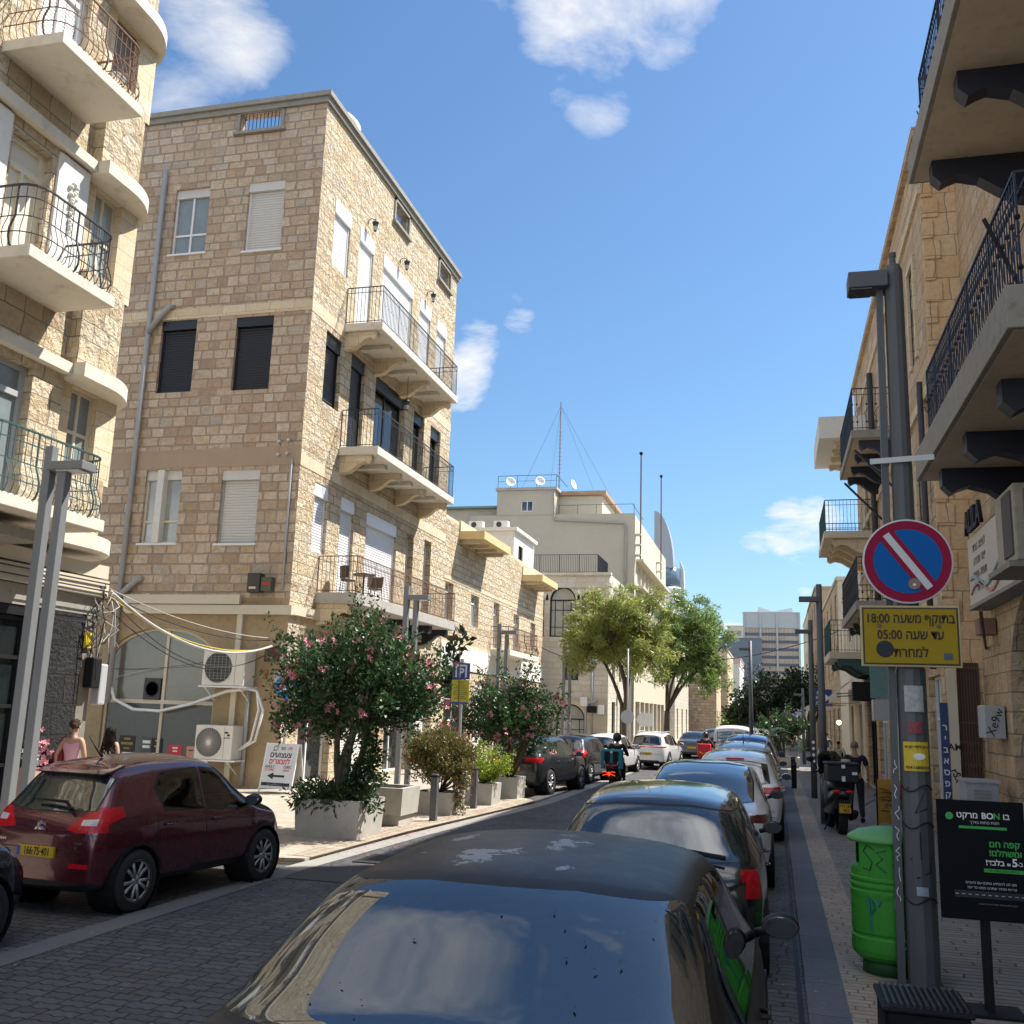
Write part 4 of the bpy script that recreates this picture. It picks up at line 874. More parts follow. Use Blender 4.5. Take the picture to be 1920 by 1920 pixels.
rl = MB()
for x in np.arange(-18.6, -14.2, 1.4): rl.bar((x, Y5+.1, 17.45), (x, Y5+.1, 18.35), .02)
rl.bar((-18.6, Y5+.1, 18.35), (-14.4, Y5+.1, 18.35), .022); rl.bar((-14.4, Y5+.1, 18.35), (-14.4, 70, 18.35), .022); rl.bar((-18.6, Y5+.1, 17.95), (-14.4, Y5+.1, 17.95), .015)
for x in np.arange(-14.2, -8.9, 1.3): rl.bar((x, Y5+.3, 15.4), (x, Y5+.3, 16.2), .02)
rl.bar((-14.2, Y5+.3, 16.2), (-9.1, Y5+.3, 16.2), .02); rl.bar((-9.1, Y5+.3, 16.2), (-9.1, 72, 16.2), .02)
rl.build('roof_railing', iron_k, GB, fixn=False)
for loc, lb in (((-17.6, Y5-.3, 17.4), 'white rooftop dish at the left end of the rendered block'), ((-15.5, Y5-.3, 17.4), 'white rooftop dish below the radio mast'), ((-13.4, Y5+1.0, 17.4), 'greyish rooftop dish right of the radio mast, turned sideways')):
    dish(loc, .36, (.5, -.8, .3) if 'right' not in lb else (.95, -.3, .3), lb)
t = thing('radio_mast', 'thin guyed radio mast on the rendered block roof', 'mast', (-14.4, Y5+1, 17.4))
b = MB(); b.tube([(-14.4, Y5+1, 17.4), (-14.4, Y5+1, 23.9)], .045, 6)
for k in range(14): z = 17.8+k*.3; b.bar((-14.55, Y5+1, z), (-14.25, Y5+1, z), .012)
b.build('mast_pole', M('mast steel', (.25, .2, .2), .6), t)
g = MB()
for dx, dy in ((-3.2, 1), (-2.2, 6), (2.4, 1), (3.2, 6)): g.bar((-14.4, Y5+1, 23.6), (-14.4+dx, Y5+1+dy, 17.3), .008)
g.build('guy_wire', cable_k, t)
for y, lb in ((66.3, 'flagpole at the near corner of the rendered block'), (79.0, 'flagpole farther along the rendered block facade')):
    t = thing('flagpole', lb, 'flagpole', (X5+.35, y, 13), group='flagpoles on the block')
    top = 19.6 if y < 70 else 21.0
    MB().tube([(X5+.35, y, 12.4), (X5+.35, y, top)], .05, 6).build('pole', iron_r, t); MB().lathe([(.06, 0), (.13, .12), (.12, .2), (.02, .25)], 10, (X5+.35, y, top)).build('finial', black_m, t)
    b = MB()
    for z in (12.6, 13.3, 14.0): b.box((X5, y-.25, z), (X5+.4, y+.25, z+.1))
    b.build('pole_bracket', plaster_c, t)

# ================================================================ sail shaped tower far away
t = thing('sail_tower', 'distant curved glass tower with sail shaped crown and white ringed base', 'tower', (-41, 400, 0))
c = MB(); prof = [(-45.6, 58)]+[(-45.6+7.6*math.sin(u)**1.0, 83-23*(1-math.cos(u))) for u in np.linspace(0, math.pi/2, 12)]
c.prism(prof, 'y', 396, 404); c.build('sail_crown', M('sail cladding', (.34, .36, .39), .5), t)
c = MB(); c.lathe([(5.2, 52.5), (5.2, 60)], 28, (-41, 401, 0)); c.build('glass_drum', M('blue drum glass', (.10, .16, .22), .12, spec=.8), t, smooth=True)
for k in range(7): MB().lathe([(5.6, 36+k*2.4), (5.6, 36+k*2.4+1.9)], 28, (-41, 401, 0)).build('ring_floor', white_p, t, smooth=True)
MB().lathe([(5.2, 0), (5.2, 52.4)], 28, (-41, 401, 0)).build('core_wall', M('tower band glass', (.2, .26, .33), .3), t, smooth=True)
c = MB(); c.prism([(-36, 0), (-32.5, 0), (-34.5, 60), (-36, 64)], 'y', 402, 408); c.build('fin_wall', M('fin', (.5, .53, .57), .5), t)

# ================================================================ far buildings down the left
def block(name, label, x0, x1, y0, y1, h, mat, cols=3, rows=3, side=1, roofm=None, wm=None, gf=True, sidemat=None, zb=0.):
    t = thing(name, label, 'building', ((x0+x1)/2, (y0+y1)/2, 0))
    fh = []
    for i in range(cols):
        for j in range(rows):
            w = (x1-x0)/cols; a = x0+w*(i+.5); z = 1.2+(h-1.2)*(j+.25)/rows if rows else 0; hh = min(1.6, (h-1.2)/rows*.55); fh.append((a-min(.6, w*.3), a+min(.6, w*.3), z, z+hh))
    facade(t, 'y', y0, -1, x0, x1, zb, h, fh, mat, .2)
    for q in fh: window(t, 'y', y0, -1, *q, 'glass', alu_g, wm or pane_d, d=-.1)
    c, out = (x1, 1) if side > 0 else (x0, -1); sh = []; n = max(1, int((y1-y0)/3.6))
    for i in range(n):
        for j in range(max(1, rows)):
            a = y0+(y1-y0)*(i+.5)/n; z = (.2 if (j == 0 and gf) else 1.2+(h-1.2)*(j+.25)/max(1, rows)); hh = 2.6 if (j == 0 and gf) else min(1.7, (h-1.2)/max(1, rows)*.55); sh.append((a-.65, a+.65, z, z+hh))
    facade(t, 'x', c, out, y0, y1, zb, h, sh, sidemat or mat, .25)
    for q in sh: window(t, 'x', c, out, *q, 'glass', alu_g, wm or pane_d, d=-.14)
    m = MB(); m.box((x0+.3, y0+.35, h-.5), (x1-.3, y1, h-.4)); m.box((x0+.02, y1-.2, zb), (x1-.02, y1-.01, h-.2)); m.build('roof', concrete, t)
    m = MB(); m.box((x0-.06, y0-.08, h), (x1+.08, y0+.3, h+.18)); m.box((x1-.3 if side > 0 else x0-.08, y0+.301, h), (x1+.08 if side > 0 else x0+.3, y1, h+.18)); m.build('parapet', roofm or mat, t)
    return t
block('stone_building', 'long cream building half hidden behind the two street trees', -18, -8.2, 87, 101, 10.5, st_white, 3, 3)
block('stone_building', 'tan stone building with a plain front wall beyond the trees', -14, -5.6, 103, 111.5, 8.5, st_side, 0, 0, sidemat=st_smooth)
block('stone_building', 'honey coloured stone building behind the tan plain fronted one', -13, -4.9, 112.5, 128, 9.3, st_smooth, 0, 3)
block('stone_building', 'white rendered house at the far end of the left side', -12, -4.2, 130, 148, 8.6, plaster_w, 2, 3)
block('stone_building', 'pinkish house with a single window in front of the office tower', -12, -5.2, 165, 185, 11.5, M('pink plaster', (.50, .38, .31), .85), 2, 2)
block('office_block', 'grey windowless office wing left of the tall office tower', -16.5, -3, 255, 280, 21.5, M('blue grey cladding', (.13, .155, .19), .5), 0, 0)
block('rooftop_block', 'pale stair tower with round openings behind the grey wing', -13, -8.5, 300, 312, 28.5, plaster_c, 2, 7)
# office tower
OT = thing('office_tower', 'tall office tower with bronze glass bands and pale concrete crown', 'tower', (0, 262, 0))
cw = M('tower concrete', (.44, .45, .45), .7); bz = M('bronze tower glass', (.36, .25, .17), .18, var=.5, scale=.35, spec=.8); bd = M('dark spandrel glass', (.06, .075, .10), .2, var=.2)
c = MB(); c.box((-6.9, 260, 0), (6.3, 278, 28.2)); c.build('core_wall', cw, OT)
MB().box((-7.4, 259.6, 24.6), (6.56, 259.98, 28.4)).build('crown_wall', cw, OT)
c = MB(); 
for x in (-7.2, -3.1, .95, 6.3): c.box((x-.22, 259.3, 0), (x+.22, 259.99, 28.5))
c.box((-7.5, 259.55, 28.4), (6.6, 278, 28.6)); c.build('fin', cw, OT)
for k in range(13):
    z = 23.4-k*1.9
    for (a, b) in ((-6.95, -3.35), (-2.85, .7), (1.2, 6.05)):
        n = 5; w = MB(); w.box((a, 259.75, z), (b, 259.97, z+1.15)); o = w.build('window', bz, OT)
        m = MB()
        for j in range(1, n): x = a+(b-a)*j/n; m.box((x-.05, 259.66, z), (x+.05, 259.745, z+1.15))
        m.build('mullion', cw, o)
        MB().box((a, 259.72, z-.72), (b, 259.96, z-.02)).build('spandrel', bd, OT)
s = MB(); s.face([(-6.95, 260, 28.6), (-6.95, 277, 28.6), (-10, 277, 28.6), (-10, 260, 28.6)]); 
c = MB(); c.box((-7.42, 260, 0), (-6.92, 278, 28.0)); c.build('side_wall', M('side concrete', (.38, .39, .40), .8), OT)
cn = MB(); cn.prism([(-4, 28.6), (4.8, 28.6), (4.8, 30.2), (0, 29.2), (-3.6, 30.4)], 'y', 264, 272); cn.build('roof_canopy', M('canopy fabric', (.55, .58, .6), .8), OT)
# ================================================================ right side
XR1, XR2 = 3.77, 3.1
R1 = thing('balcony_house', 'shaded stone house at the right edge with two deep balconies on black brackets', 'building', (6, 12, 0))
w1 = [(15.4, 16.3, 11.4, 14.0), (10.6, 12.0, 6.0, 8.6), (10.6, 12.0, 10.3, 13), (15.6, 16.4, 6.6, 8.6)]
arch_h = arch_win(R1, 'x', XR1, -1, 14.3, 18.2, .05, 2.75, st_right, alu_g) if False else (14.5, 18.2, .05, 4.25)
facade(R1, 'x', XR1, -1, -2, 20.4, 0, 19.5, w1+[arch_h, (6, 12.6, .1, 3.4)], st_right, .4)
for q in w1[:2]+w1[2:4]: window(R1, 'x', XR1, -1, *q, 'glass', alu_g, pane_d, d=-.25)
for q in w1[:4]:
    a0, a1, z0, z1 = q; m = MB()
    for r in ((a0-.14, a0, z0-.14, z1+.14), (a1, a1+.14, z0-.14, z1+.14), (a0, a1, z1, z1+.14), (a0, a1, z0-.14, z0)): slab3(m, 'x', XR1, -1, r[0], r[1], -.02, .05, r[2], r[3])
    m.build('surround', concr_d, R1)
# arched roller shutter
a0, a1, z0, z1 = arch_h; r = (a1-a0)/2; arc = [((a0+a1)/2-r*math.cos(t), 2.6+(z1-2.6)*math.sin(t)) for t in np.linspace(0, math.pi, 17)]
sp = MB()
for k in range(16):
    (a, z), (b, y) = arc[k], arc[k+1]
    sp.face([(XR1, a, z), (XR1, b, y), (XR1, b, z1+.01), (XR1, a, z1+.01)]); sp.face([(XR1, a, z), (XR1, b, y), (XR1+.4, b, y), (XR1+.4, a, z)])
sp.build('arch_spandrel', st_right, R1, fixn=False)
sh = shutter_mb('x', XR1, -1, a0+.3, a1-.3, .06, 3.1, -.32, .09).build('roller_shutter', M('shutter steel', (.34, .35, .38), .45, var=.1), R1, fixn=False)
m = MB(); m.box((XR1+.2, a0+.0, .05), (XR1+.36, a0+.3, 3.2)); m.box((XR1+.2, a1-.3, .05), (XR1+.36, a1, 3.2)); m.box((XR1+.38, a0, 3.1), (XR1+.42, a1, z1)); m.build('shutter_frame', M('blue grey frame', (.16, .19, .24), .6), R1)
gr = MB()
for k in range(8):
    y = 16.2+k*.2; gr.tube([(XR1+.295, y, .5+.1*(k % 3)), (XR1+.295, y+.25, 1.1), (XR1+.295, y-.05, 1.6), (XR1+.295, y+.12, 2.0+.1*(k % 2))], .03, 4)
gr.build('graffiti', M('magenta paint', (.5, .10, .28), .6), sh); 
gr = MB()
for k in range(5): y = 15.9+k*.3; gr.tube([(XR1+.294, y, .4), (XR1+.294, y+.3, .8), (XR1+.294, y+.1, 1.1)], .035, 4)
gr.build('graffiti', M('green paint', (.08, .30, .16), .6), sh)
w = window(R1, 'x', XR1, -1, 6, 12.6, .1, 3.4, 'glass', alu_g, pane_d, d=-.25)
# wrought iron door
d = MB(); d.box((3.30, 20.34, .1), (3.68, 20.355, 3.3)); d = d.build('door', M('dark brown door', (.055, .035, .028), .6), R1)
g = MB()
for k in range(8): x = 3.32+k*.048; g.bar((x, 20.32, .15), (x, 20.32, 3.25), .009)
for z in (.2, 1.1, 2.2, 3.2): g.bar((3.3, 20.32, z), (3.68, 20.32, z), .018)
for k in range(6):
    for z in (1.35, 1.75): g.tube([(3.34+k*.06+.03*math.cos(u), 20.31, z+.12*math.sin(u)) for u in np.linspace(0, 6.3, 10)], .008, 4)
g.build('door_grille', iron_r, d, fixn=False)
for zt, a0, a1, br in ((5.92, 8.9, 14.75, (10.4, 12.3, 14.1)), (10.15, 8.4, 14.1, (9.5, 11.6, 13.6))):
    balcony(R1, 'x', XR1, -1, 1.77, a0, a1, zt, .40, concr_d, 'ornate', iron_b, br, iron_b, (), .72, .24, h=1.15, bd=1.55, gap=.10, inset=.18, soff=soffit_m)
MB().bar((2.25, 8.95, 6.95), (2.25, 14.6, 6.95), .022).build('handrail', iron_b, R1)
tag(MB().bar((2.3, 9.6, 6.15), (1.95, 9.3, 6.75), .02).build('iron_rod', iron_b), 'dark iron rod sticking out through the lower balcony railing', 'rod')
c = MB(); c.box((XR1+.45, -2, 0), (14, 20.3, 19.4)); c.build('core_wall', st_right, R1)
mb = MB(); mb.face([(XR1, -2, 0), (14, -2, 0), (14, -2, 19.5), (XR1, -2, 19.5)]); mb.build('wall', st_right, R1, fixn=False)
# air conditioner, sign board and boxes on it
t = thing('air_conditioner', 'rusty pale air conditioner box on a bracket above the arched shutter', 'air conditioner', (3.1, 12.9, 4), group='outdoor air conditioners')
MB().box((2.7, 12.3, 4.02), (3.45, 13.3, 4.92)).build('casing', M('old ac casing', (.40, .37, .30), .7, dirt=.5, dirtcol=(.16, .12, .08)), t, bevel=.02)
g = MB(); g.box((2.68, 12.4, 4.1), (2.699, 12.85, 4.85)); g.build('grille', M('ac mesh', (.10, .095, .085), .8), t)
g = MB()
for k in range(9): g.box((2.8+k*.07, 12.285, 4.1), (2.83+k*.07, 12.299, 4.85))
g.build('louvre', M('ac fins', (.2, .19, .17), .7), t); MB().box((2.6, 12.2, 3.93), (3.76, 13.4, 4.0)).build('shelf', concr_d, t)
t = thing('shop_sign', 'pale painted shop sign board with Hebrew lines above the arched shutter', 'sign', (3.5, 16.8, 4.3))
b = MB(); b.box((3.45, 14.2, 4.25), (3.6, 19.4, 5.45)); b.build('board', M('sign board', (.56, .51, .43), .7, var=.08), t)
b = MB(); b.box((3.42, 14.2, 4.18), (3.77, 19.45, 4.245)); b.build('rim', concr_d, t)
for k, s in enumerate(('לעיצוב הבית', 'ייצור ומכירה', 'תעשיה ועיצוב', 'מכירות')): text(s, .21, M('sign grey', (.22, .19, .19), .6), t, (3.445, 18.4, 5.22-k*.24), (math.pi/2, 0, -math.pi/2))
for k, (m, dz) in enumerate(((M('pink stroke', (.5, .26, .22), .6), 0), (M('teal stroke', (.25, .38, .40), .6), .14))):
    MB().tube([(3.445, 19.2-u*.55, 4.45+dz+.13*math.sin(u*1.5+k)) for u in np.linspace(0, 8, 24)], .035, 4).build('painted_wave', m, t)
t = thing('letter_sign', 'dark block letters standing on the edge of the painted sign board', 'sign', (3.5, 18.6, 5.5))
text('ALILA', .55, black_m, t, (3.4, 18.5, 5.68), (math.pi/2, 0, -math.pi/2), bold=.03, ext=.03)
tag(MB().box((3.42, 18.6, 1.95), (3.74, 19.2, 2.5)).build('meter_box', alu_g, bevel=.015), 'grey meter box with black scrawl between grille door and arch', 'meter box')
text('Xe9w', .2, black_p, bpy.data.objects['meter_box.001'] if 'meter_box.001' in bpy.data.objects else bpy.data.objects['meter_box'], (3.58, 18.59, 2.22), (math.pi/2, -1.2, 0))
tag(MB().box((3.48, 18.9, 3.72), (3.74, 19.3, 4.0)).build('vent_box', M('rusty box', (.22, .13, .09), .7)), 'brown louvred box high beside the arch', 'vent box')
t = thing('street_cabinet', 'low grey utility cabinet with louvred door against the wall', 'cabinet', (3.2, 18.2, 0))
MB().box((3.0, 18.2, .06), (3.5, 18.9, 1.24)).build('casing', M('cabinet grey', (.35, .37, .40), .6, dirt=.3, dirtcol=(.2, .2, .2)), t, bevel=.015)
g = MB()
for k in range(8): g.box((3.12, 18.185, .72+k*.055), (3.38, 18.199, .745+k*.055))
g.build('louvre', concr_d, t); MB().box((2.98, 18.18, 1.24), (3.52, 18.92, 1.28)).build('lid', alu_g, t)
tag(MB().bar((2.6, 14.0, 3.62), (3.77, 20.0, 3.55), .03).build('awning_bar', iron_r), 'rusty awning bar crossing in front of the arch', 'bar')

# ---- quoined house
R2 = thing('quoined_house', 'stone house with orange sandstone quoins and iron balconies on the right', 'building', (8, 29, 0))
q2 = [(21.7, 22.5, 9.9, 12.0), (21.7, 22.5, 5.4, 7.5), (24.0, 24.7, 10.4, 12.2), (27.0, 28.2, 9.4, 11.9), (27.2, 28.4, 5.1, 7.4), (33.2, 34.4, 8.0, 10.2), (34.2, 35.4, 3.9, 6.2), (31, 32, 9.2, 11)]
s2 = [(20.9, 22.4, .1, 3.1), (23.0, 24.6, .1, 3.2), (25.3, 26.4, .1, 2.9), (27, 30, .1, 3), (30.8, 33.2, .1, 3), (34, 37, .1, 3)]
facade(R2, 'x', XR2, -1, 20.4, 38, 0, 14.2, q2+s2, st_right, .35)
for q in q2:
    window(R2, 'x', XR2, -1, *q, 'glass', concr_d, pane_d, d=-.2); a0, a1, z0, z1 = q; m = MB()
    for r in ((a0-.16, a0, z0-.1, z1+.16), (a1, a1+.16, z0-.1, z1+.16), (a0, a1, z1, z1+.16)): slab3(m, 'x', XR2, -1, r[0], r[1], -.02, .06, r[2], r[3])
    m.build('surround', st_smooth, R2)
for k, q in enumerate(s2): window(R2, 'x', XR2, -1, *q, 'roll' if k in (3,) else 'glass', [alu_w, iron_k, black_m, alu_g, alu_w, black_m][k], shut_g if k == 3 else pane_d, d=-.15, trans=.72, mull=3)
facade(R2, 'y', 20.4, -1, XR2, XR1+.05, 0, 14.2, [], st_quoin, .2)
for k in range(24):
    z = 3.6+k*.46
    w = .33 if k % 2 else .22
    MB().box((XR2+.006, 20.36, z+.02), (XR2+w, 20.41, z+.43)).build('quoin', st_quoin, R2, bevel=.012)
for z in (4.35, 8.6, 12.9): MB().box((XR2-.07, 20.35, z), (XR2+.02, 38, z+.2)).build('string_course', st_smooth, R2)
MB().box((XR2-.12, 20.3, 14.2), (14, 38, 14.4)).build('parapet', st_right, R2)
c = MB(); c.box((XR2+.4, 20.45, 0), (14, 37.9, 14.15)); c.build('core_wall', st_right, R2)
balcony(R2, 'x', XR2, -1, 1.1, 25.7, 30.4, 9.4, .22, concr_d, 'ornate', iron_b, (26.0, 27.4, 28.8, 30.1), iron_b, (), .5, .2, h=1.1, soff=soffit_m)
balcony(R2, 'x', XR2, -1, 1.1, 26.0, 31.6, 5.1, .22, concr_d, 'ornate', iron_k, (26.3, 28, 29.8, 31.3), iron_k, (), .5, .2, h=1.1, soff=soffit_m)
m = MB()
for y in (26.2, 30.0): m.bar((2.1, y, 9.0), (3.1, y, 7.9), .04)
m.build('brace', iron_b, R2)
b = MB(); b.box((1.6, 33.7, 11.4), (3.09, 38, 11.6)); b.box((1.6, 33.7, 11.6), (1.72, 38, 12.15)); b.box((1.72, 33.7, 11.6), (3.09, 33.85, 12.15)); o = b.build('balcony', plaster_w, R2)
for y in (34.2, 35.3, 36.4, 37.6): bracket_mb('x', XR2, -1, y, .2, 1.0, 11.398, .4).build('bracket', st_smooth, o)
balcony(R2, 'x', XR2, -1, 1.5, 32.3, 36.4, 8.0, .22, plaster_c, 'bars', iron_t, (32.6, 33.8, 35, 36.2), st_smooth, (), .5, .2, h=1.0)
balcony(R2, 'x', XR2, -1, 1.4, 33.2, 37.2, 3.9+.4, .22, plaster_c, 'bars', iron_t, (33.4, 35, 36.8), iron_t, (), .5, .2, h=1.0)
pipe(R2, [(2.98, 30.8, 3), (2.98, 30.8, 10.9), (2.98, 30.8, 12.6)], .09, M('dark pipe', (.05, .05, .055), .6)); pipe(R2, [(2.96, 24.9, .1), (2.96, 24.9, 2.6), (2.9, 25.2, 3.3), (2.96, 25.2, 4.5)], .07, M('brown pipe', (.05, .04, .035), .7))
pipe(R2, [(2.98, 20.9, 3.2), (2.98, 20.9, 9)], .06, M('dark pipe', (.05, .05, .055), .6))
tag(MB().box((2.62, 21.6, 1.9), (2.74, 21.62, 2.0)).build('bracket_plate', alu_g), 'small grey bracket by the shop window on quoined house', 'bracket')
for k, (y, z) in enumerate(((22.8, 3.6), (23.6, 3.2))):
    t = thing('air_conditioner', ['grey air conditioner above shop window near the blue vertical sign', 'grey perforated air conditioner cover just below another unit'][k], 'air conditioner', (2.8, y, z), group='outdoor air conditioners')
    MB().box((2.55, y-.5, z), (3.08, y+.4, z+.62)).build('casing', M('grey ac casing', (.42, .42, .40), .6, dirt=.4), t, bevel=.02); MB().box((2.535, y-.42, z+.08), (2.549, y+.1, z+.54)).build('grille', ac_k, t)
o = tag(MB().box((2.96, 20.20, .1), (3.095, 20.24, 2.55)).build('vertical_sign', M('dark blue sign', (.02, .05, .16), .5)), 'tall narrow blue sign with stacked white Hebrew letters', 'sign')
for k, ch in enumerate('הקפסאביר'): text(ch, .16, white_p, o, (3.027, 20.195, .7+k*.2), bold=.015)
o = tag(MB().box((3.105, 20.20, .1), (3.27, 20.26, 3.3)).build('beige_post', beige_t), 'beige boxed post with black graffiti beside blue vertical sign', 'post')
text('AM', .17, black_p, o, (3.187, 20.195, 1.75), bold=.02); text('rSx', .18, black_p, o, (3.187, 20.195, 1.25), (math.pi/2, 1.2, 0), bold=.02)
# shop signs, awnings and clutter further along
t = thing('projecting_sign', 'weathered teal sign board projecting from the wall, further down the pavement', 'sign', (2.6, 27, 3.2)); MB().box((2.35, 27.0, 2.75), (3.05, 27.08, 4.1)).build('board', M('teal board', (.14, .27, .26), .7, var=.25, dirt=.3), t); MB().box((2.4, 27.02, 2.2), (3.05, 27.5, 2.72)).build('sign_box', alu_g, t)
tag(MB().box((2.2, 31, 2.75), (2.75, 31.4, 3.3)).build('speaker_box', black_m, bevel=.02), 'black box hanging under the beige canopy on the right', 'box')
for k, (y0, y1, z, x, lb) in enumerate(((40, 47, 2.75, 1.35, 'long beige awning over the far right pavement'), (33.5, 38.5, 3.0, 1.9, 'rounded pale canopy above the shop row'))):
    t = thing('awning', lb, 'awning', (2.5, y0, z)); n = 8
    m = MB()
    for j in range(n):
        u, v = j/n, (j+1)/n; f = lambda s: (3.08-(3.08-x)*s, z+.75-.75*(s**1.6 if k else s))
        (a, b), (c_, d) = f(u), f(v); m.face([(a, y0, b), (a, y1, b), (c_, y1, d), (c_, y0, d)])
    m.face([(x, y0, z), (x, y1, z), (x, y1, z-.22), (x, y0, z-.22)]); m.build('canvas', M('beige canvas', (.48, .43, .35), .9), t, fixn=False)
    for yy in (y0+.2, y1-.2): MB().bar((3.05, yy, z+.1), (x, yy, z), .025).build('awning_arm', alu_g, t)
block('shop_house', 'cream shop house just beyond the quoined stone house', 3.12, 14, 38.1, 46.5, 8.0, plaster_c, 0, 2, -1)
block('shop_house', 'tan shop house past the gap on the right side', 3.2, 14, 53, 74, 9.2, plaster_c, 3, 3, -1, sidemat=st_right)
block('shop_house', 'taller brown house near the far end on the right', 3.0, 14, 75, 92, 11.5, M('brown plaster', (.40, .29, .19), .85), 3, 3, -1)
block('shop_house', 'last pale house on the right before the office tower', 3.3, 14, 94, 118, 12.4, plaster_c, 3, 4, -1)
# ================================================================ vehicles
def paint(name, col, metal=.25, rough=.32, coat=1., dust=.0):
    m, t, b = newmat(name); geo = nd(t, 'ShaderNodeNewGeometry').outputs['Position']
    n = noise(t, geo, 2.2, 5); c = mixc(t, n, tuple(v*.88 for v in col), tuple(v*1.1 for v in col))
    if dust: c = mixc(t, mth(t, 'MULTIPLY', mth(t, 'SUBTRACT', noise(t, geo, 9, 8, .7), .45), 2.5*dust, True), c, (.20, .18, .15))
    t.links.new(c, b.inputs['Base Color']); b.inputs['Metallic'].default_value = metal
    t.links.new(mth(t, 'ADD', mth(t, 'MULTIPLY', noise(t, geo, 30, 4), .12), rough), b.inputs['Roughness'])
    b.inputs['Coat Weight'].default_value = coat; b.inputs['Coat Roughness'].default_value = .06
    return m
gl_rear = glass('tinted car glass', (.22, .28, .29), 2.3, film=.07); gl_front = glass('dusty car glass', (.30, .37, .37), 2.6, film=.06); gl_side = glass('car side glass', (.30, .36, .34), 1.7); gl_dark = M('dark car glass', (.010, .013, .015), .04, var=.1, spec=1.0, coat=1)
trim_m = M('car trim', (.014, .014, .016), .55, var=.1); seal_m = M('rubber seal', (.01, .01, .011), .5, var=.1); cabin_m = M('cabin cloth', (.045, .046, .05), .9)
tail_m = M('tail lamp red', (.50, .010, .018), .25, coat=.25, var=.2, scale=20, spec=.3); tailw_m = M('tail lamp clear', (.6, .55, .55), .15, coat=1); head_m = M('head lamp', (.55, .57, .6), .1, coat=1)
tyre_m = M('tyre', (.02, .02, .02), .85, var=.2); rim_s = M('silver rim', (.42, .43, .44), .35, metal=.7); rim_k = M('dark rim', (.05, .05, .055), .4, metal=.5); chrome = M('chrome', (.75, .75, .76), .12, metal=1., var=.02)
plate_y = M('number plate', (.62, .40, .015), .5, var=.04)
def lerp(tab, y):
    if y <= tab[0][0]: return tab[0][1]
    for (a, p), (b, q) in zip(tab, tab[1:]):
        if y <= b: return p+(q-p)*(y-a)/(b-a)
    return tab[-1][1]
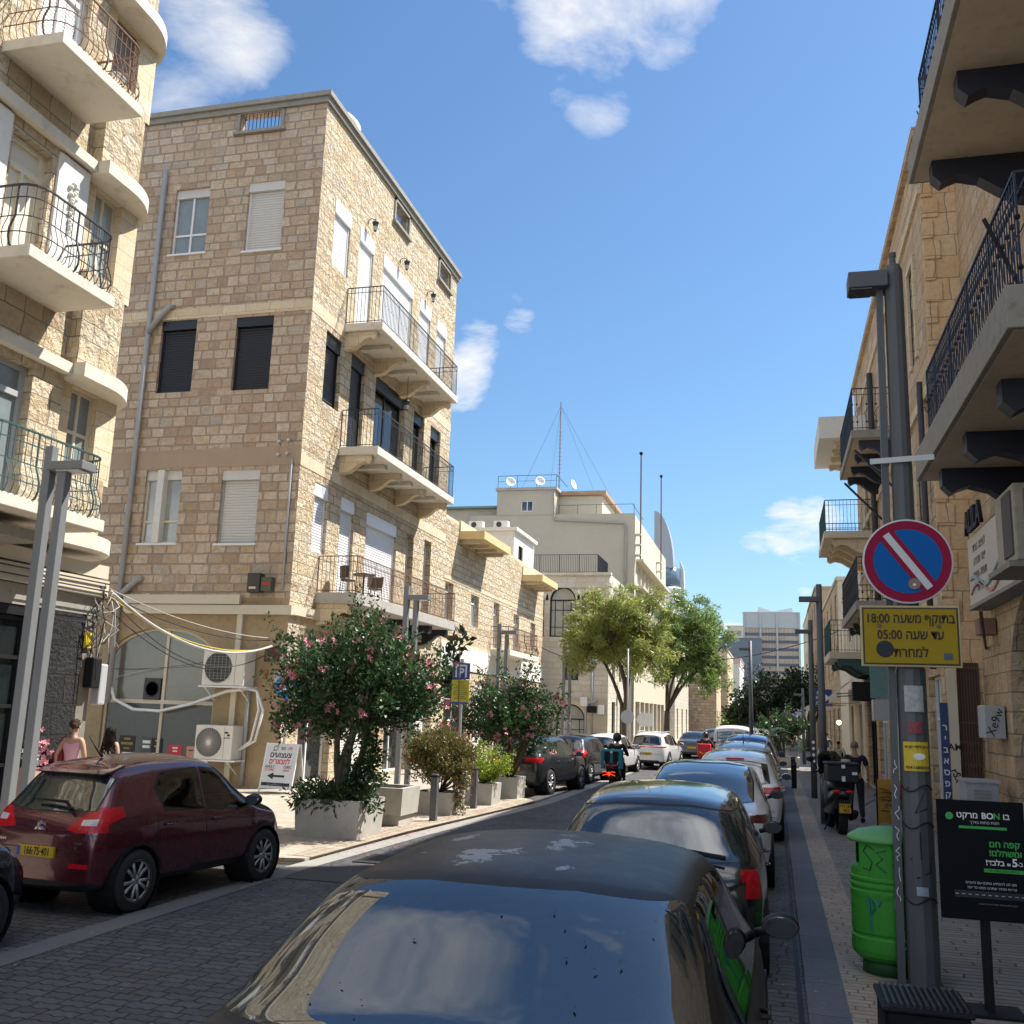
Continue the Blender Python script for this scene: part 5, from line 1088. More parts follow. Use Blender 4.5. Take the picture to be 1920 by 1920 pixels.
CT = {
 'hatch': dict(top=[(-.5, .52), (-.485, .62), (-.465, .66), (-.385, .91), (-.35, .955), (-.22, .99), (-.05, 1.), (.08, .965), (.28, .67), (.38, .60), (.46, .52), (.5, .40)],
   belt=[(-.5, .48), (-.465, .62), (-.3, .645), (0, .61), (.28, .585), (.4, .54), (.5, .36)], plan=[(-.5, .74), (-.485, .86), (-.45, .95), (-.3, 1.), (.25, 1.), (.4, .94), (.47, .80), (.5, .58)],
   tw=[(-.5, .72), (-.465, .76), (-.38, .64), (-.05, .66), (.08, .66), (.28, .76), (.42, .70), (.5, .5)], zlo=.15, wheels=(-.325, .32), r=.200,
   rear=[(-.70, .68), (-.66, .88), (-.3, .915), (.3, .915), (.66, .88), (.70, .68), (.3, .665), (-.3, .665)], ws=[(-.72, .66), (-.6, .95), (.6, .95), (.72, .66)],
   side=[[(-.215, .655), (-.235, .80), (-.20, .90), (-.03, .925), (-.03, .635)], [(-.005, .63), (-.005, .925), (.075, .90), (.215, .635), (.21, .60)]], doors=(-.25, -.017, .235),
   tail=dict(x0=.46, x1=1.05, z0=.545, z1=.70, y1=-.40), ext=[-.44, -.42, -.30, .02, .14, .2]),
 'sedan': dict(top=[(-.5, .50), (-.49, .60), (-.47, .66), (-.37, .695), (-.345, .71), (-.213, .955), (-.16, .98), (0, 1.), (.1, .985), (.15, .955), (.31, .68), (.40, .61), (.47, .52), (.5, .40)],
   belt=[(-.5, .46), (-.47, .62), (-.345, .655), (-.1, .64), (.2, .61), (.31, .60), (.4, .56), (.5, .36)], plan=[(-.5, .74), (-.485, .86), (-.44, .95), (-.3, 1.), (.25, 1.), (.4, .94), (.47, .80), (.5, .58)],
   tw=[(-.5, .72), (-.47, .80), (-.37, .86), (-.345, .86), (-.213, .70), (0, .69), (.15, .69), (.31, .80), (.42, .74), (.5, .5)], zlo=.14, wheels=(-.30, .315), r=.215,
   rear=[(-.86, .715), (-.745, .945), (-.3, .967), (.3, .967), (.745, .945), (.86, .715), (.3, .70), (-.3, .70)], ws=[(-.78, .68), (-.64, .955), (.64, .955), (.78, .68)],
   side=[[(-.25, .675), (-.215, .86), (-.17, .925), (-.06, .945), (-.06, .655)], [(-.04, .655), (-.04, .945), (.09, .925), (.255, .655), (.25, .63)]], doors=(-.23, -.05, .25),
   tail=dict(x0=.55, x1=1.05, z0=.48, z1=.66, y1=-.42), ext=[-.44, -.28, -.08, .05, .2, .25]),
 'suv': dict(top=[(-.5, .50), (-.485, .60), (-.47, .645), (-.42, .90), (-.39, .95), (-.25, .99), (-.05, 1.), (.06, .97), (.26, .68), (.38, .615), (.47, .54), (.5, .42)],
   belt=[(-.5, .47), (-.47, .62), (-.3, .64), (0, .62), (.26, .60), (.4, .56), (.5, .38)], plan=[(-.5, .78), (-.485, .89), (-.45, .96), (-.3, 1.), (.25, 1.), (.4, .96), (.47, .84), (.5, .62)],
   tw=[(-.5, .74), (-.47, .78), (-.42, .67), (-.05, .68), (.06, .68), (.26, .78), (.42, .74), (.5, .55)], zlo=.16, wheels=(-.30, .31), r=.222,
   rear=[(-.70, .67), (-.64, .88), (-.3, .905), (.3, .905), (.64, .88), (.70, .67), (.3, .65), (-.3, .65)], ws=[(-.74, .67), (-.62, .95), (.62, .95), (.74, .67)],
   side=[[(-.39, .72), (-.36, .87), (-.24, .90), (-.24, .66)], [(-.22, .66), (-.22, .92), (-.03, .935), (-.03, .645)], [(-.005, .645), (-.005, .935), (.055, .905), (.2, .65), (.2, .62)]], doors=(-.23, -.017, .225),
   tail=dict(x0=.42, x1=1.05, z0=.545, z1=.635, y1=-.41), ext=[-.44, -.30, -.15, .02, .14, .2]),
 'fast': dict(top=[(-.5, .50), (-.49, .60), (-.475, .66), (-.44, .69), (-.40, .71), (-.25, .90), (-.12, .98), (0, 1.), (.1, .965), (.18, .90), (.33, .65), (.42, .57), (.48, .48), (.5, .38)],
   belt=[(-.5, .46), (-.475, .62), (-.40, .655), (-.1, .63), (.2, .60), (.33, .57), (.42, .52), (.5, .34)], plan=[(-.5, .72), (-.485, .85), (-.44, .95), (-.3, 1.), (.25, 1.), (.4, .94), (.47, .80), (.5, .58)],
   tw=[(-.5, .66), (-.475, .72), (-.40, .76), (-.25, .70), (0, .68), (.15, .68), (.33, .78), (.42, .72), (.5, .5)], zlo=.14, wheels=(-.30, .315), r=.23,
   rear=[(-.70, .72), (-.70, .86), (-.62, .975), (-.3, .995), (.3, .995), (.62, .975), (.70, .86), (.70, .72), (.3, .70), (-.3, .70)], ws=[(-.76, .66), (-.62, .955), (.62, .955), (.76, .66)],
   side=[[(-.30, .72), (-.2, .86), (-.1, .915), (-.06, .925), (-.06, .65), (-.26, .665)], [(-.04, .65), (-.04, .925), (.09, .90), (.25, .64), (.25, .62)]], doors=(-.25, -.05, .25),
   tail=dict(x0=.40, x1=1.05, z0=.56, z1=.635, y1=-.42), ext=[-.46, -.33, -.18, .05, .25]),
 'van': dict(top=[(-.5, .50), (-.49, .62), (-.485, .90), (-.47, .96), (-.3, 1.), (.15, .99), (.2, .96), (.36, .62), (.44, .54), (.49, .44), (.5, .38)],
   belt=[(-.5, .48), (-.485, .60), (0, .60), (.3, .58), (.44, .50), (.5, .35)], plan=[(-.5, .84), (-.48, .95), (-.4, 1.), (.3, 1.), (.42, .94), (.48, .82), (.5, .62)],
   tw=[(-.5, .80), (-.47, .80), (.15, .80), (.36, .80), (.44, .74), (.5, .55)], zlo=.13, wheels=(-.30, .33), r=.19,
   rear=[(-.72, .60), (-.70, .88), (.70, .88), (.72, .60)], ws=[(-.76, .60), (-.70, .95), (.70, .95), (.76, .60)],
   side=[[(-.40, .62), (-.40, .88), (.0, .88), (.0, .61)], [(.03, .61), (.03, .89), (.19, .89), (.30, .60)]], doors=(-.02, .015, .31),
   tail=dict(x0=.84, x1=1.05, z0=.45, z1=.62, y1=-.44), ext=[-.44, -.1, .05, .25]),
}
WHEELS = {}
def wheel_meshes(r, w, dark):
    k = (round(r, 3), dark)
    if k in WHEELS: return WHEELS[k]
    t = MB(); t.lathe([(r*.68, -w/2), (r*.92, -w/2), (r*.985, -w*.38), (r, -w*.2), (r, w*.2), (r*.985, w*.38), (r*.92, w/2), (r*.68, w/2)], 32, axis='x', caps=False)
    o = t.build('wheel', tyre_m, None, smooth=True, fixn=True); tm = o.data; bpy.data.objects.remove(o)
    t = MB(); t.cur = 0; t.lathe([(r*.69, w*.49), (r*.64, w*.50), (r*.62, w*.3), (r*.61, -w*.2), (.01, -w*.2)], 32, axis='x', caps=False)
    t.cur = 1; n = 10
    for j in range(n):
        a = 2*math.pi*j/n; d = .11 if j % 2 else -.11
        for e in (-.05, .05):
            p = Vector((w*.40, r*.12*math.cos(a+d), r*.12*math.sin(a+d))); q = Vector((w*.44, r*.63*math.cos(a+d*.6+e), r*.63*math.sin(a+d*.6+e))); t.tube([p, q], [r*.055, r*.028], 5)
    t.lathe([(r*.17, w*.30), (r*.17, w*.46), (.01, w*.47)], 16, axis='x', caps=False); t.lathe([(r*.60, w*.40), (r*.66, w*.49), (r*.69, w*.50), (r*.69, w*.44)], 32, axis='x', caps=False)
    o = t.build('rim', [rim_k, rim_s if not dark else rim_k], None, smooth=True); rm = o.data; bpy.data.objects.remove(o)
    WHEELS[k] = (tm, rm); return tm, rm
def carve(bm, lay, poly, ij, filt, rid):
    i, j = ij; cx = sum(p[0] for p in poly)/len(poly); cy = sum(p[1] for p in poly)/len(poly)
    lo = [min(p[k] for p in poly) for k in (0, 1)]; hi = [max(p[k] for p in poly) for k in (0, 1)]; fs = []
    for f in bm.faces:
        if not filt(f): continue
        a = [v.co[i] for v in f.verts]; b = [v.co[j] for v in f.verts]
        if max(a) < lo[0] or min(a) > hi[0] or max(b) < lo[1] or min(b) > hi[1]: continue
        fs.append(f)
    for k in range(len(poly)):
        (a, b), (c, d) = poly[k], poly[(k+1) % len(poly)]
        nx, ny = d-b, a-c
        if nx*(cx-a)+ny*(cy-b) > 0: nx, ny = -nx, -ny
        l = math.hypot(nx, ny)
        if l < 1e-6: continue
        co = Vector((0, 0, 0)); co[i] = a; co[j] = b; no = Vector((0, 0, 0)); no[i] = nx/l; no[j] = ny/l
        if not fs: return
        g = set(fs)
        for f in fs: g.update(f.edges); g.update(f.verts)
        r = bmesh.ops.bisect_plane(bm, geom=list(g), plane_co=co, plane_no=no, dist=1e-5)
        fs = [f for f in r['geom'] if isinstance(f, bmesh.types.BMFace) and f.is_valid and (f.calc_center_median()-co).dot(no) < 0]
    for f in fs: f[lay] = rid
def grow(poly, k):
    cx = sum(p[0] for p in poly)/len(poly); cy = sum(p[1] for p in poly)/len(poly); out = []
    for x, y in poly:
        d = math.hypot(x-cx, y-cy); out.append((x+(x-cx)/d*k, y+(y-cy)/d*k))
    return out
def car(name, label, typ, Lc, Wc, Hc, loc, rz, paintm, glassm=None, sub=2, plate=None, group='cars along the street', interior=False, tail=tail_m, rails=False, dark_rim=True, lower=True, over=None, sideglass=None, wiper=True, antenna=False, front=True):
    T = dict(CT[typ]); T.update(over or {}); w = Wc/2; t = thing(name, label, 'car', loc, rz, group)
    ys = sorted({round(a[0], 3) for a in T['top']} | {round(a[0], 3) for a in T['plan']} | set(T['ext'])); rings = []
    for y in ys:
        zt, zb, pw, tw = lerp(T['top'], y)*Hc, lerp(T['belt'], y)*Hc, lerp(T['plan'], y)*w, lerp(T['tw'], y)*w
        zl = T['zlo']*Hc*(1.25 if abs(y) > .47 else 1); zb = min(zb, zt-.02); cr = .03*Hc if zt > .85*Hc else .018*Hc
        tw = min(tw*(1.09 if zt > .8*Hc else 1.04), pw*.975); zm = zl+(zb-zl)*.55
        up = zt > zb+.12*Hc
        P = [(0, zl), (pw*.80, zl), (pw*.95, zl+.035*Hc), (pw*1.0, zm), (pw*.965, zb-.02*Hc), (pw*.93 if up else pw*.92, zb+(.03*Hc if up else .004))]
        if up: P += [(pw*.93+(tw-pw*.93)*.55, zb+(zt-zb)*.5), (tw, zt-.055*Hc), (tw*.86, zt-.008*Hc), (tw*.5, zt+cr*.6), (0, zt+cr)]
        else: P += [(pw*.92+(tw-pw*.92)*.4, zb+(zt-zb)*.4), (tw, zb+(zt-zb)*.75), (tw*.82, zt-.004), (tw*.5, zt+cr*.5), (0, zt+cr)]
        rings.append([(x, y*Lc, z) for x, z in P])
    n = len(rings[0]); bm = bmesh.new(); V = []
    for R in rings:
        Rr = [bm.verts.new(p) for p in R]; Ll = [Rr[0]]+[bm.verts.new((-p[0], p[1], p[2])) for p in R[1:-1]]+[Rr[-1]]; V.append((Rr, Ll))
    for a in range(len(V)-1):
        for s in (0, 1):
            A, B = V[a][s], V[a+1][s]
            for k in range(n-1):
                q = [A[k], A[k+1], B[k+1], B[k]]; bm.faces.new(q if s else q[::-1])
    for e in (0, -1):
        A, B = V[e]
        for k in range(n-1):
            q = [A[k], A[k+1], B[k+1], B[k]]; q = [v for i, v in enumerate(q) if v not in q[:i]]
            if len(q) > 2: bm.faces.new(q)
    bmesh.ops.recalc_face_normals(bm, faces=bm.faces)
    me = bpy.data.meshes.new('tmp'); bm.to_mesh(me); bm.free(); o = bpy.data.objects.new('tmp', me); COL.objects.link(o); md = o.modifiers.new('s', 'SUBSURF'); md.levels = sub; md.render_levels = sub
    me2 = bpy.data.meshes.new_from_object(o.evaluated_get(bpy.context.evaluated_depsgraph_get())); bpy.data.objects.remove(o)
    bm = bmesh.new(); bm.from_mesh(me2); lay = bm.faces.layers.int.new('rid'); bm.faces.ensure_lookup_table(); bm.normal_update()
    names = {0: ('body', paintm)}; gm = glassm or gl_dark; sg = sideglass or gm
    gp = .006 if sub > 2 else .004
    def S(p): return [(a*Lc, b*Hc) for a, b in p]
    def Xz(p): return [(a*w, b*Hc) for a, b in p]
    rear_f = lambda f: f.normal.y < -.015 and f.calc_center_median().y < T.get('ry', -.05)*Lc and f.normal.z > -.2
    fr_f = lambda f: f.normal.y > .15 and f.normal.z > .1 and f.calc_center_median().y > 0
    rid = 1
    carve(bm, lay, Xz(grow(T['rear'], T.get('seal', .025))), (0, 2), rear_f, rid); names[rid] = ('window_seal', seal_m); rid += 1
    carve(bm, lay, Xz(T['rear']), (0, 2), rear_f, rid); names[rid] = ('rear_window', gm); rid += 1
    carve(bm, lay, Xz(T['ws']), (0, 2), fr_f, rid); names[rid] = ('windscreen', gm); rid += 1
    for s in (1, -1):
        sf = lambda f, s=s: f.normal.x*s > .25
        allp = [p for q in T['side'] for p in q]
        for q in T['side']: carve(bm, lay, S(grow(q, .012)), (1, 2), sf, 1)
        for q in T['side']: carve(bm, lay, S(q), (1, 2), sf, rid); names[rid] = ('side_window', sg); rid += 1
        tl = T['tail']; m = lambda f, s=s: f.normal.y < -.25 and f.calc_center_median().x*s > 0 and f.calc_center_median().y < -.3*Lc
        x0, x1 = tl['x0']*w*s, tl['x1']*w*s
        carve(bm, lay, [(a*w*s, b*Hc) for a, b in tl['rp']] if 'rp' in tl else [(x0, tl['z0']*Hc+.02), (x1, tl['z0']*Hc), (x1, tl['z1']*Hc), (x0, tl['z1']*Hc-.02)], (0, 2), m, rid)
        carve(bm, lay, [(-.52*Lc, tl['z0']*Hc), (tl['y1']*Lc, (tl['z0']*.4+tl['z1']*.6)*Hc), (tl['y1']*Lc, tl['z1']*Hc), (-.52*Lc, tl['z1']*Hc)], (1, 2), lambda f, s=s: f.normal.x*s > .25 and f.normal.y > -.8, rid)
        names[rid] = ('tail_light', tail); rid += 1
        if 'refl' in T:
            a, b, c, d = T['refl']; carve(bm, lay, [(a*w*s, c*Hc), (b*w*s, c*Hc), (b*w*s, d*Hc), (a*w*s, d*Hc)], (0, 2), m, rid); names[rid] = ('reflector', tail); rid += 1
        if 'rev' in T:
            a, b, c, d = T['rev']; carve(bm, lay, [(a*w*s, c*Hc), (b*w*s, c*Hc), (b*w*s, d*Hc), (a*w*s, d*Hc-.01)], (0, 2), m, rid); names[rid] = ('reverse_light', tailw_m); rid += 1
        if front:
            carve(bm, lay, [(.40*Lc, .50*Hc), (.40*Lc, .56*Hc), (.51*Lc, .50*Hc), (.51*Lc, .40*Hc)], (1, 2), lambda f, s=s: f.normal.x*s > .1 and f.calc_center_median().y > .38*Lc, rid); names[rid] = ('headlight', head_m); rid += 1
        for d in T['doors']:
            carve(bm, lay, [(d*Lc-gp, .24*Hc), (d*Lc+gp, .24*Hc), (d*Lc+gp, .645*Hc), (d*Lc-gp, .645*Hc)], (1, 2), sf, 1)
        for yw in T['wheels']:
            R = T['r']*Hc*1.13; cy, cz = yw*Lc, T['r']*Hc
            if lower: carve(bm, lay, [(cy+(R+.035)*math.cos(a), cz+(R+.035)*math.sin(a)) for a in np.linspace(0, 2*math.pi, 25)[:-1]], (1, 2), lambda f, s=s: f.normal.x*s > .2 and f.calc_center_median().z < .6*Hc, 90)
            carve(bm, lay, [(cy+R*math.cos(a), cz+R*math.sin(a)) for a in np.linspace(0, 2*math.pi, 25)[:-1]], (1, 2), lambda f, s=s: f.normal.x*s > .02 and f.calc_center_median().z < .6*Hc and abs(f.calc_center_median().x) > .5*w, 99)
    if lower:
        for f in bm.faces:
            if f[lay] == 0 and f.calc_center_median().z < T['zlo']*Hc+.075*Hc: f[lay] = 90
    if T.get('diff', 1): carve(bm, lay, [(-.62*w, .26*Hc), (.62*w, .26*Hc), (.70*w, .20*Hc), (-.70*w, .20*Hc)], (0, 2), lambda f: f.normal.y < -.4, 90)
    names[90] = ('lower_trim', trim_m)
    # the boot lid gap
    for q in ([(-.72*w, .42*Hc), (.72*w, .42*Hc), (.72*w, .427*Hc), (-.72*w, .427*Hc)],):
        carve(bm, lay, q, (0, 2), lambda f: f.normal.y < -.4, 1)
    bmesh.ops.delete(bm, geom=[f for f in bm.faces if f[lay] == 99], context='FACES')
    body = None
    for r, (nm, mt) in names.items():
        b2 = bmesh.new(); vm = {}
        for f in bm.faces:
            if f[lay] != r: continue
            vs = []
            for v in f.verts:
                if v.index not in vm or vm[v.index][1] is not v: vm[v.index] = (b2.verts.new(v.co), v)
                vs.append(vm[v.index][0])
            try: b2.faces.new(vs).smooth = True
            except ValueError: pass
        if not b2.faces: b2.free(); continue
        mm = bpy.data.meshes.new(nm); b2.to_mesh(mm); b2.free(); mm.materials.append(mt); boxuv(mm)
        ob = bpy.data.objects.new(nm, mm); COL.objects.link(ob); par(ob, t, False)
        if r == 0: body = ob
    bm.free()
    # wheels in dark wells
    R = T['r']*Hc; tm, rm = wheel_meshes(R, .21*Wc/1.7, dark_rim is True)
    for s in (1, -1):
        for yw in T['wheels']:
            wl_ = MB(); wl_.lathe([(R*1.13, w*.985), (R*1.13, w*.55), (.01, w*.55)], 20, (0, yw*Lc, R), 'x', caps=False)
            if s < 0: wl_.v = [(-x, y, z) for x, y, z in wl_.v]
            wl_.build('wheel_well', black_m, t, world=False)
            o = bpy.data.objects.new('wheel', tm); COL.objects.link(o); par(o, t, False); o.location = (s*(w-.115*Wc/1.7), yw*Lc, R); o.rotation_euler = (0, 0, 0 if s > 0 else math.pi)
            q = bpy.data.objects.new('rim', rm); COL.objects.link(q); par(q, o, False)
    # mirrors and handles
    for s in (1, -1):
        m = MB(); my = T['side'][-1][-1][0]*Lc-.02; mz = .665*Hc
        m.ball((s*(w+.07), my, mz), (.105, .06, .07), 12, 8); m.tube([(s*w*.93, my+.02, mz-.05), (s*(w+.03), my, mz-.02)], .025, 6); mo = m.build('wing_mirror', trim_m if sub > 2 or typ != 'suv' else paintm, t, smooth=True, world=False)
        g = MB(); g.v = []; g.lathe([(.001, 0), (.088, 0), (.096, .012)], 18, caps=False); g.v = [(s*(w+.07)+x*1.0, my-.066-z*-.4, mz+y*.62) for x, y, z in g.v]; g.build('mirror_glass', M('mirror glass', (.05, .055, .06), .03, spec=1), mo, world=False)
        for d in T['doors'][:2]:
            hb = MB(); yy = (d+.05)*Lc; pz = .555*Hc; xx = lerp(T['plan'], d)*w
            hb.tube([(s*(xx*.965), yy-.06, pz), (s*(xx*.985+.028), yy-.045, pz), (s*(xx*.985+.028), yy+.045, pz), (s*(xx*.965), yy+.06, pz)], .011, 6); hb.build('door_handle', paintm, t, smooth=True, world=False)
    yr = -.5*Lc
    if plate:
        pb = MB(); pz = plate[1]*Hc; py = yr-.012+plate[2]; pb.box((-.24, py-.012, pz-.052), (.24, py+.03, pz+.052)); po = pb.build('number_plate', plate_y, t, world=False, bevel=.004)
        pb = MB(); pb.box((-.238, py-.014, pz-.048), (-.195, py-.0125, pz+.048)); pb.build('country_strip', blue_p, po, world=False)
        if plate[0]: text(plate[0], .105, black_p, po, (.022, py-.0135, pz), bold=.018, ext=.0008, world=False, sx=.72)
    if wiper:
        zz = (T['rear'][-1][1]+.01)*Hc
    if rails:
        for s in (1, -1): MB().tube([(s*lerp(T['tw'], -.3)*w*.93, -.36*Lc, .96*Hc), (s*lerp(T['tw'], -.3)*w*.95, -.3*Lc, 1.012*Hc), (s*lerp(T['tw'], 0)*w*.95, 0, 1.02*Hc), (s*lerp(T['tw'], .04)*w*.93, .05*Lc, .98*Hc)], .016, 6).build('roof_rail', alu_g, t, smooth=True, world=False)
    if antenna: MB().tube([(0, antenna*Lc, 1.01*Hc), (0, antenna*Lc-.06, 1.02*Hc+.03), (0, antenna*Lc-.22, 1.02*Hc+.2)], [.02, .01, .005], 6).build('antenna', black_m, t, smooth=True, world=False)
    fl = MB(); fl.box((-w*.8, -.44*Lc, .2*Hc), (w*.8, .44*Lc, .22*Hc)); fl.build('floor_pan', black_m, t, world=False)
    if interior:
        for s in (-.36, .36):
            for yy, kk in ((.0, 1), (-.2, 0)):
                m = MB(); m.ball((s*Wc*.6, yy*Lc-.05, .52*Hc), (.23, .11, .26*Hc), 14, 10); m.ball((s*Wc*.6, yy*Lc-.09, (.78+.03*kk)*Hc), (.13, .06, .085), 12, 8); m.build('seat', cabin_m, t, smooth=True, world=False)
        m = MB(); m.box((-w*.78, .24*Lc, .50*Hc), (w*.78, .33*Lc, .63*Hc)); m.build('dashboard', cabin_m, t, world=False, bevel=.04)
        zs = T['rear'][-1][1]*Hc-.05; m = MB(); m.box((-w*.78, -.36*Lc if typ != 'hatch' else -.43*Lc, zs-.04), (w*.78, -.235*Lc, zs)); m.build('parcel_shelf', cabin_m, t, world=False)
        m = MB(); m.box((-.11, .15*Lc, .88*Hc), (.11, .155*Lc, .925*Hc)); m.build('rear_view_mirror', black_m, t, world=False, bevel=.01)
    return t
# ---- right hand row, nearest first
peel, t_, b_ = newmat('peeling dark paint')
tcn = nd(t_, 'ShaderNodeTexCoord').outputs['Object']; nn = noise(t_, tcn, 2.2, 5); base = mixc(t_, nn, (.020, .018, .017), (.036, .033, .031))
base = mixc(t_, mth(t_, 'MULTIPLY', mth(t_, 'SUBTRACT', noise(t_, tcn, 11, 8, .7), .5), 1.3, True), base, (.14, .125, .11))
pm = None
for (px, py, r) in ((-.42, -.12, .075), (-.20, -.60, .11), (-.08, -.52, .08), (.12, -.22, .11), (.08, .02, .06), (.20, -.75, .03), (-.5, -.5, .02)):
    vd = nd(t_, 'ShaderNodeVectorMath', operation='DISTANCE'); sx = nd(t_, 'ShaderNodeSeparateXYZ'); t_.links.new(tcn, sx.inputs[0]); cx = nd(t_, 'ShaderNodeCombineXYZ'); t_.links.new(sx.outputs[0], cx.inputs[0]); t_.links.new(mth(t_, 'MULTIPLY', sx.outputs[1], .55), cx.inputs[1])
    t_.links.new(cx.outputs[0], vd.inputs[0]); vd.inputs[1].default_value = (px, py*.55, 0)
    k = mth(t_, 'SUBTRACT', r, vd.outputs['Value']); pm = k if pm is None else mth(t_, 'MAXIMUM', pm, k)
pm = mth(t_, 'ADD', pm, mth(t_, 'MULTIPLY', mth(t_, 'SUBTRACT', noise(t_, tcn, 9, 8, .72), .53), .42)); pm = mth(t_, 'GREATER_THAN', pm, .03)
pm = mth(t_, 'MULTIPLY', pm, mth(t_, 'GREATER_THAN', sx.outputs[2], 1.44))
t_.links.new(mixc(t_, pm, base, (.26, .27, .29)), b_.inputs['Base Color']); b_.inputs['Metallic'].default_value = .0; b_.inputs['Specular IOR Level'].default_value = .28
t_.links.new(mth(t_, 'ADD', mth(t_, 'MULTIPLY', noise(t_, tcn, 5, 6), .15), .38), b_.inputs['Roughness']); b_.inputs['Coat Weight'].default_value = .06; b_.inputs['Coat Roughness'].default_value = .15
c1 = car('parked_car', 'nearest dark sedan with peeling lacquer on its roof', 'sedan', 4.7, 2.0, 1.52, (-1.06, 5.0, 0), .0, peel, gl_front, 3, over=dict(seal=.04, ry=-.17), interior=True, sideglass=gl_side, antenna=False, plate=('48-216-63', .45, 0), tail=tail_m)
u = thing('umbrella', 'folded lime green and yellow umbrella lying on the rear shelf', 'umbrella', (-1.1, 3.5, .96))
MB().tube([(-.42, .05, .02), (-.1, .02, .03), (.12, .0, .03)], [.012, .05, .055], 10).build('canopy', M('lime cloth', (.42, .50, .05), .7), u, smooth=True, world=False); MB().tube([(.12, 0, .03), (.2, 0, .03), (.5, -.04, .03)], [.055, .035, .02], 8).build('wrap', M('yellow cloth', (.55, .40, .05), .7), u, smooth=True, world=False)
c2 = car('parked_car', 'glossy dark hatchback with rear wiper, second in the right row', 'hatch', 4.3, 1.96, 1.47, (-1.08, 10.95, 0), .02, paint('graphite paint', (.018, .018, .022), .3, .14), gl_rear, 3, interior=True, tail=tail_m,
   over=dict(rear=[(-.82, .66), (-.74, .90), (-.3, .925), (.3, .925), (.74, .90), (.82, .66), (.3, .645), (-.3, .645)], tail=dict(x0=.80, x1=1.05, z0=.46, z1=.62, y1=-.45)), plate=('71-559-38', .40, 0))
MB().tube([(.62, -2.08, 1.0), (.1, -2.02, 1.055), (-.28, -2.0, 1.075)], [.02, .02, .012], 6).build('rear_wiper', black_m, c2, world=False)
c3 = car('parked_car', 'white fastback with huge curved rear glass', 'fast', 4.3, 1.86, 1.50, (-.98, 15.6, 0), .015, paint('pearl white paint', (.70, .71, .70), 0, .2), gl_dark, 2, tail=M('smoked tail lamp', (.10, .012, .015), .15, coat=1))
c4 = car('parked_car', 'white crossover with red brake light strip, fourth in the right row', 'suv', 4.1, 1.72, 1.52, (-.72, 20.9, 0), .0, paint('white paint', (.72, .72, .72), 0, .25), gl_dark, 2, rails=False)
MB().box((-.16, -1.72, 1.41), (.16, -1.66, 1.435)).build('brake_light', red_p, c4, world=False)
c5 = car('parked_car', 'silver estate car with shark fin aerial, fifth in the right row', 'suv', 4.2, 1.72, 1.56, (-.75, 26.6, 0), .0, paint('silver paint', (.42, .44, .47), .6, .28), gl_dark, 2, antenna=-.28, rails=True)
c6 = car('parked_car', 'blue car mostly hidden behind the silver estate', 'suv', 4.2, 1.72, 1.66, (-.75, 32.0, 0), .0, paint('blue paint', (.02, .07, .22), .4, .22), gl_dark, 1)
c7 = car('parked_car', 'white van with a red light beyond the delivery scooter', 'van', 4.2, 1.74, 1.80, (-1.75, 45.5, 0), .02, M('van white', (.74, .74, .73), .4, coat=.6), gl_dark, 1)
# ---- left hand side
mar = paint('maroon paint', (.105, .018, .028), .45, .20)
h1_ = car('parked_car', 'maroon hatchback with yellow number plate and roof spoiler', 'hatch', 3.45, 1.58, 1.50, (-7.03, 10.72, 0), rad(-6.5), mar, gl_rear, 3, plate=('166·75·401', .405, .0), interior=True, sideglass=gl_side, antenna=-.28, dark_rim=False, tail=tail_m, over=dict(r=.205, diff=0, refl=(.52, .80, .315, .345), rev=(.62, .82, .588, .63), tail=dict(x0=.46, x1=1.05, z0=.545, z1=.70, y1=-.385, rp=[(.42, .555), (.46, .585), (.64, .668), (1.05, .70), (1.05, .545), (.6, .54)])))
m = MB(); m.prism([(-1.30, 1.395), (-1.44, 1.365), (-1.40, 1.35), (-1.25, 1.36), (-1.12, 1.42), (-1.1, 1.45)], 'x', -.47, .47); m.build('spoiler', mar, h1_, world=False, bevel=.012)
MB().tube([(.32, -1.66, 1.02), (.22, -1.62, 1.09), (-.22, -1.605, 1.10)], [.022, .016, .010], 6).build('rear_wiper', black_m, h1_, world=False)
m = MB()
for a in (90, 210, 330):
    ca, sa = math.cos(rad(a)), math.sin(rad(a)); q = [(0, 0), (.026, .016), (.056, 0), (.026, -.016)]; q = [(x*ca-z*sa, .845+x*sa+z*ca) for x, z in q]; i = len(m.v); m.prism(q, 'y', -1.745, -1.70)
m.build('badge', chrome, h1_, world=False)
text('MITSUBISHI', .034, chrome, h1_, (-.52, -1.715, .70), ext=.003, world=False)
m = MB()
for k in range(7): m.box((.33+k*.032, -1.712, .70), (.355+k*.032, -1.69, .722))
for k in range(5): m.box((.33+k*.032, -1.712, .66), (.355+k*.032, -1.69, .68))
m.build('model_lettering', chrome, h1_, world=False)
car('parked_car', 'dark car only just in frame at the left edge', 'hatch', 4.0, 1.72, 1.5, (-7.42, 6.3, 0), rad(-4), paint('navy black paint', (.012, .014, .022), .3, .2), gl_dark, 2)
car('parked_car', 'dark grey crossover with red tail lamp beside the far planter', 'suv', 3.95, 1.66, 1.52, (-6.38, 28.0, 0), rad(-9), paint('anthracite paint', (.035, .038, .042), .5, .25), gl_dark, 2, dark_rim=False, plate=('', .44, 0), over=dict(r=.215))
car('parked_car', 'small black hatchback with round red lamp behind the grey crossover', 'hatch', 3.4, 1.55, 1.46, (-6.15, 32.8, 0), rad(-8), paint('black paint', (.02, .022, .025), .4, .2), gl_dark, 1, dark_rim=False)
